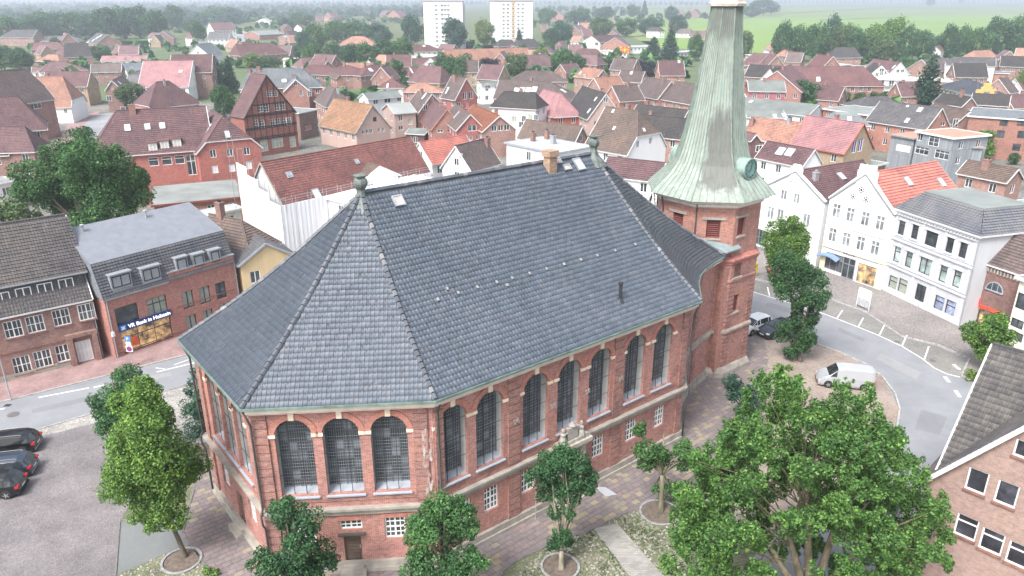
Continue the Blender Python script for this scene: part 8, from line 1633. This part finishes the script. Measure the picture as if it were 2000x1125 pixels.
for s_ in (-1, 1): m.tube([(s_ * .85, 0, 0), (s_ * .85, 0, 2.2)], .035, 6)
m.build('legs', WHITE, t); m = MB(); m.box(-.85, .85, -.03, .03, 1.15, 2.25); m.box(-.75, .75, -.03, .03, 2.25, 2.32); m.build('panel', PL_W2, t); m = MB(); m.box(-.8, .8, -.02, .02, .25, 1.1); m.build('lower_panel', plain((.42, .43, .45), .5, .3, nscale=4), t)
def bench(label, pos, rz, mat, L=1.9):
    t = empty('bench', (pos[0], pos[1], .05), rz, label, 'bench'); m = MB(); m.box(-L / 2, L / 2, -.3, -.06, .42, .46); m.build('seat', mat, t); m = MB(); m.box(-L / 2, L / 2, -.04, .18, .42, .46); m.build('seat', mat, t)
    m = MB(); m.hexa([(-L / 2, .22, .6), (L / 2, .22, .6), (L / 2, .27, .6), (-L / 2, .27, .6), (-L / 2, .3, .85), (L / 2, .3, .85), (L / 2, .35, .85), (-L / 2, .35, .85)]); m.build('backrest', mat, t)
    for s_ in (-1, 1): m = MB(); x = s_ * (L / 2 - .3); m.box(x - .05, x + .05, -.25, .2, 0, .42); m.box(x - .03, x + .03, .2, .26, .3, .75); m.build('leg', plain((.10, .10, .10), .8), t)
    return t
p0 = S_CD.hit(970, 1030); u_, _ = S_CD.hit(963, 1000); pb = CO + np.array([(S_CD.P(u_, 0, -1.0)[0]) * cc - S_CD.P(u_, 0, -1.0)[1] * cs, S_CD.P(u_, 0, -1.0)[0] * cs + S_CD.P(u_, 0, -1.0)[1] * cc])
bb = at(962, 1035); bench('red painted bench against the church wall beside the litter bin', bb, CA, REDP, 2.0)
b = at(992, 1026); t = empty('litter_bin', (b[0], b[1], .05), CA, 'grey metal litter bin between the red bench and the church wall', 'litter bin'); MB().lathe([(.2, .1), (.22, .15), (.22, .78), (.2, .8)], 16).build('bin', ZINC, t, smooth=True); MB().lathe([(.24, .86), (.22, .95), (.05, 1.0)], 16).build('lid', DARK, t); MB().tube([(0, .2, 0), (0, .26, .95)], .025, 6).build('post', DARK, t)
bo = at(1516, 531); bench('orange slatted bench next to the planter bush by the shops', bo, .4, plain((.42, .13, .04), .6), 3.2)
def manhole(px, py, r=.33, label=''):
    b = at(px, py); m = MB(); m.poly([(b[0] + r * math.cos(a), b[1] + r * math.sin(a), .034) for a in np.linspace(0, 2 * math.pi, 24, endpoint=False)]); m.build('manhole_cover', plain((.12, .11, .11), .7, .3, nscale=9), kind='structure')
manhole(26, 810, .45); manhole(1752, 668, .3); manhole(1822, 705, .3)
m = MB(); b = at(15, 792); m.box(b[0] - .25, b[0] + .25, b[1] - .2, b[1] + .2, .02, .03); m.build('drain_grate', DARK, kind='structure')
b = at(1210, 118); t = empty('flag_pole', (b[0], b[1], 0), 0, 'flagpole with red flag bearing yellow rays in the upper centre', 'flag'); H_ = stand(1210, 95, b)[2]; MB().tube([(0, 0, 0), (0, 0, H_ + 1)], .08, 6).build('pole', WHITE, t); m = MB(); fw, fh = 5.2, 3.2
m.box(0, fw, -.03, .03, H_ - fh + 1, H_ + 1); m.build('flag', plain((.62, .03, .02), .7), t); m = MB(); cz = H_ + 1 - fh / 2
for k in range(8): a = math.pi / 4 * k; ex, ez = (fw / 2 - .1) * max(-1, min(1, 1.4 * math.cos(a))), (fh / 2 - .1) * max(-1, min(1, 1.4 * math.sin(a))); m.poly([(fw / 2, -.04, cz), (fw / 2 + ex - .25 * math.sin(a), -.04, cz + ez + .25 * math.cos(a)), (fw / 2 + ex + .25 * math.sin(a), -.04, cz + ez - .25 * math.cos(a))])
m.build('rays', plain((.75, .6, .05), .7), t); m = MB(); disc(m, .6, cz, -.05); m.xf(lambda p: (p[0] + fw / 2, p[1], p[2])); m.build('sun_emblem', plain((.75, .6, .05), .7), t)
# ---------------------------------------------------------------- the air
hz = bpy.data.materials.new('haze'); hz.use_nodes = True; n_ = hz.node_tree; n_.nodes.remove(n_.nodes['Principled BSDF']); pv = n_.nodes.new('ShaderNodeVolumePrincipled'); pv.inputs['Density'].default_value = .0004; pv.inputs['Color'].default_value = (.84, .92, 1.0, 1); pv.inputs['Anisotropy'].default_value = .3
n_.links.new(pv.outputs[0], n_.nodes['Material Output'].inputs['Volume']); o = MB().box(-14100, 14100, -80, 16100, -1.5, 48).build('haze', hz); o['kind'] = 'stuff'; o['label'] = 'pale haze over the town'
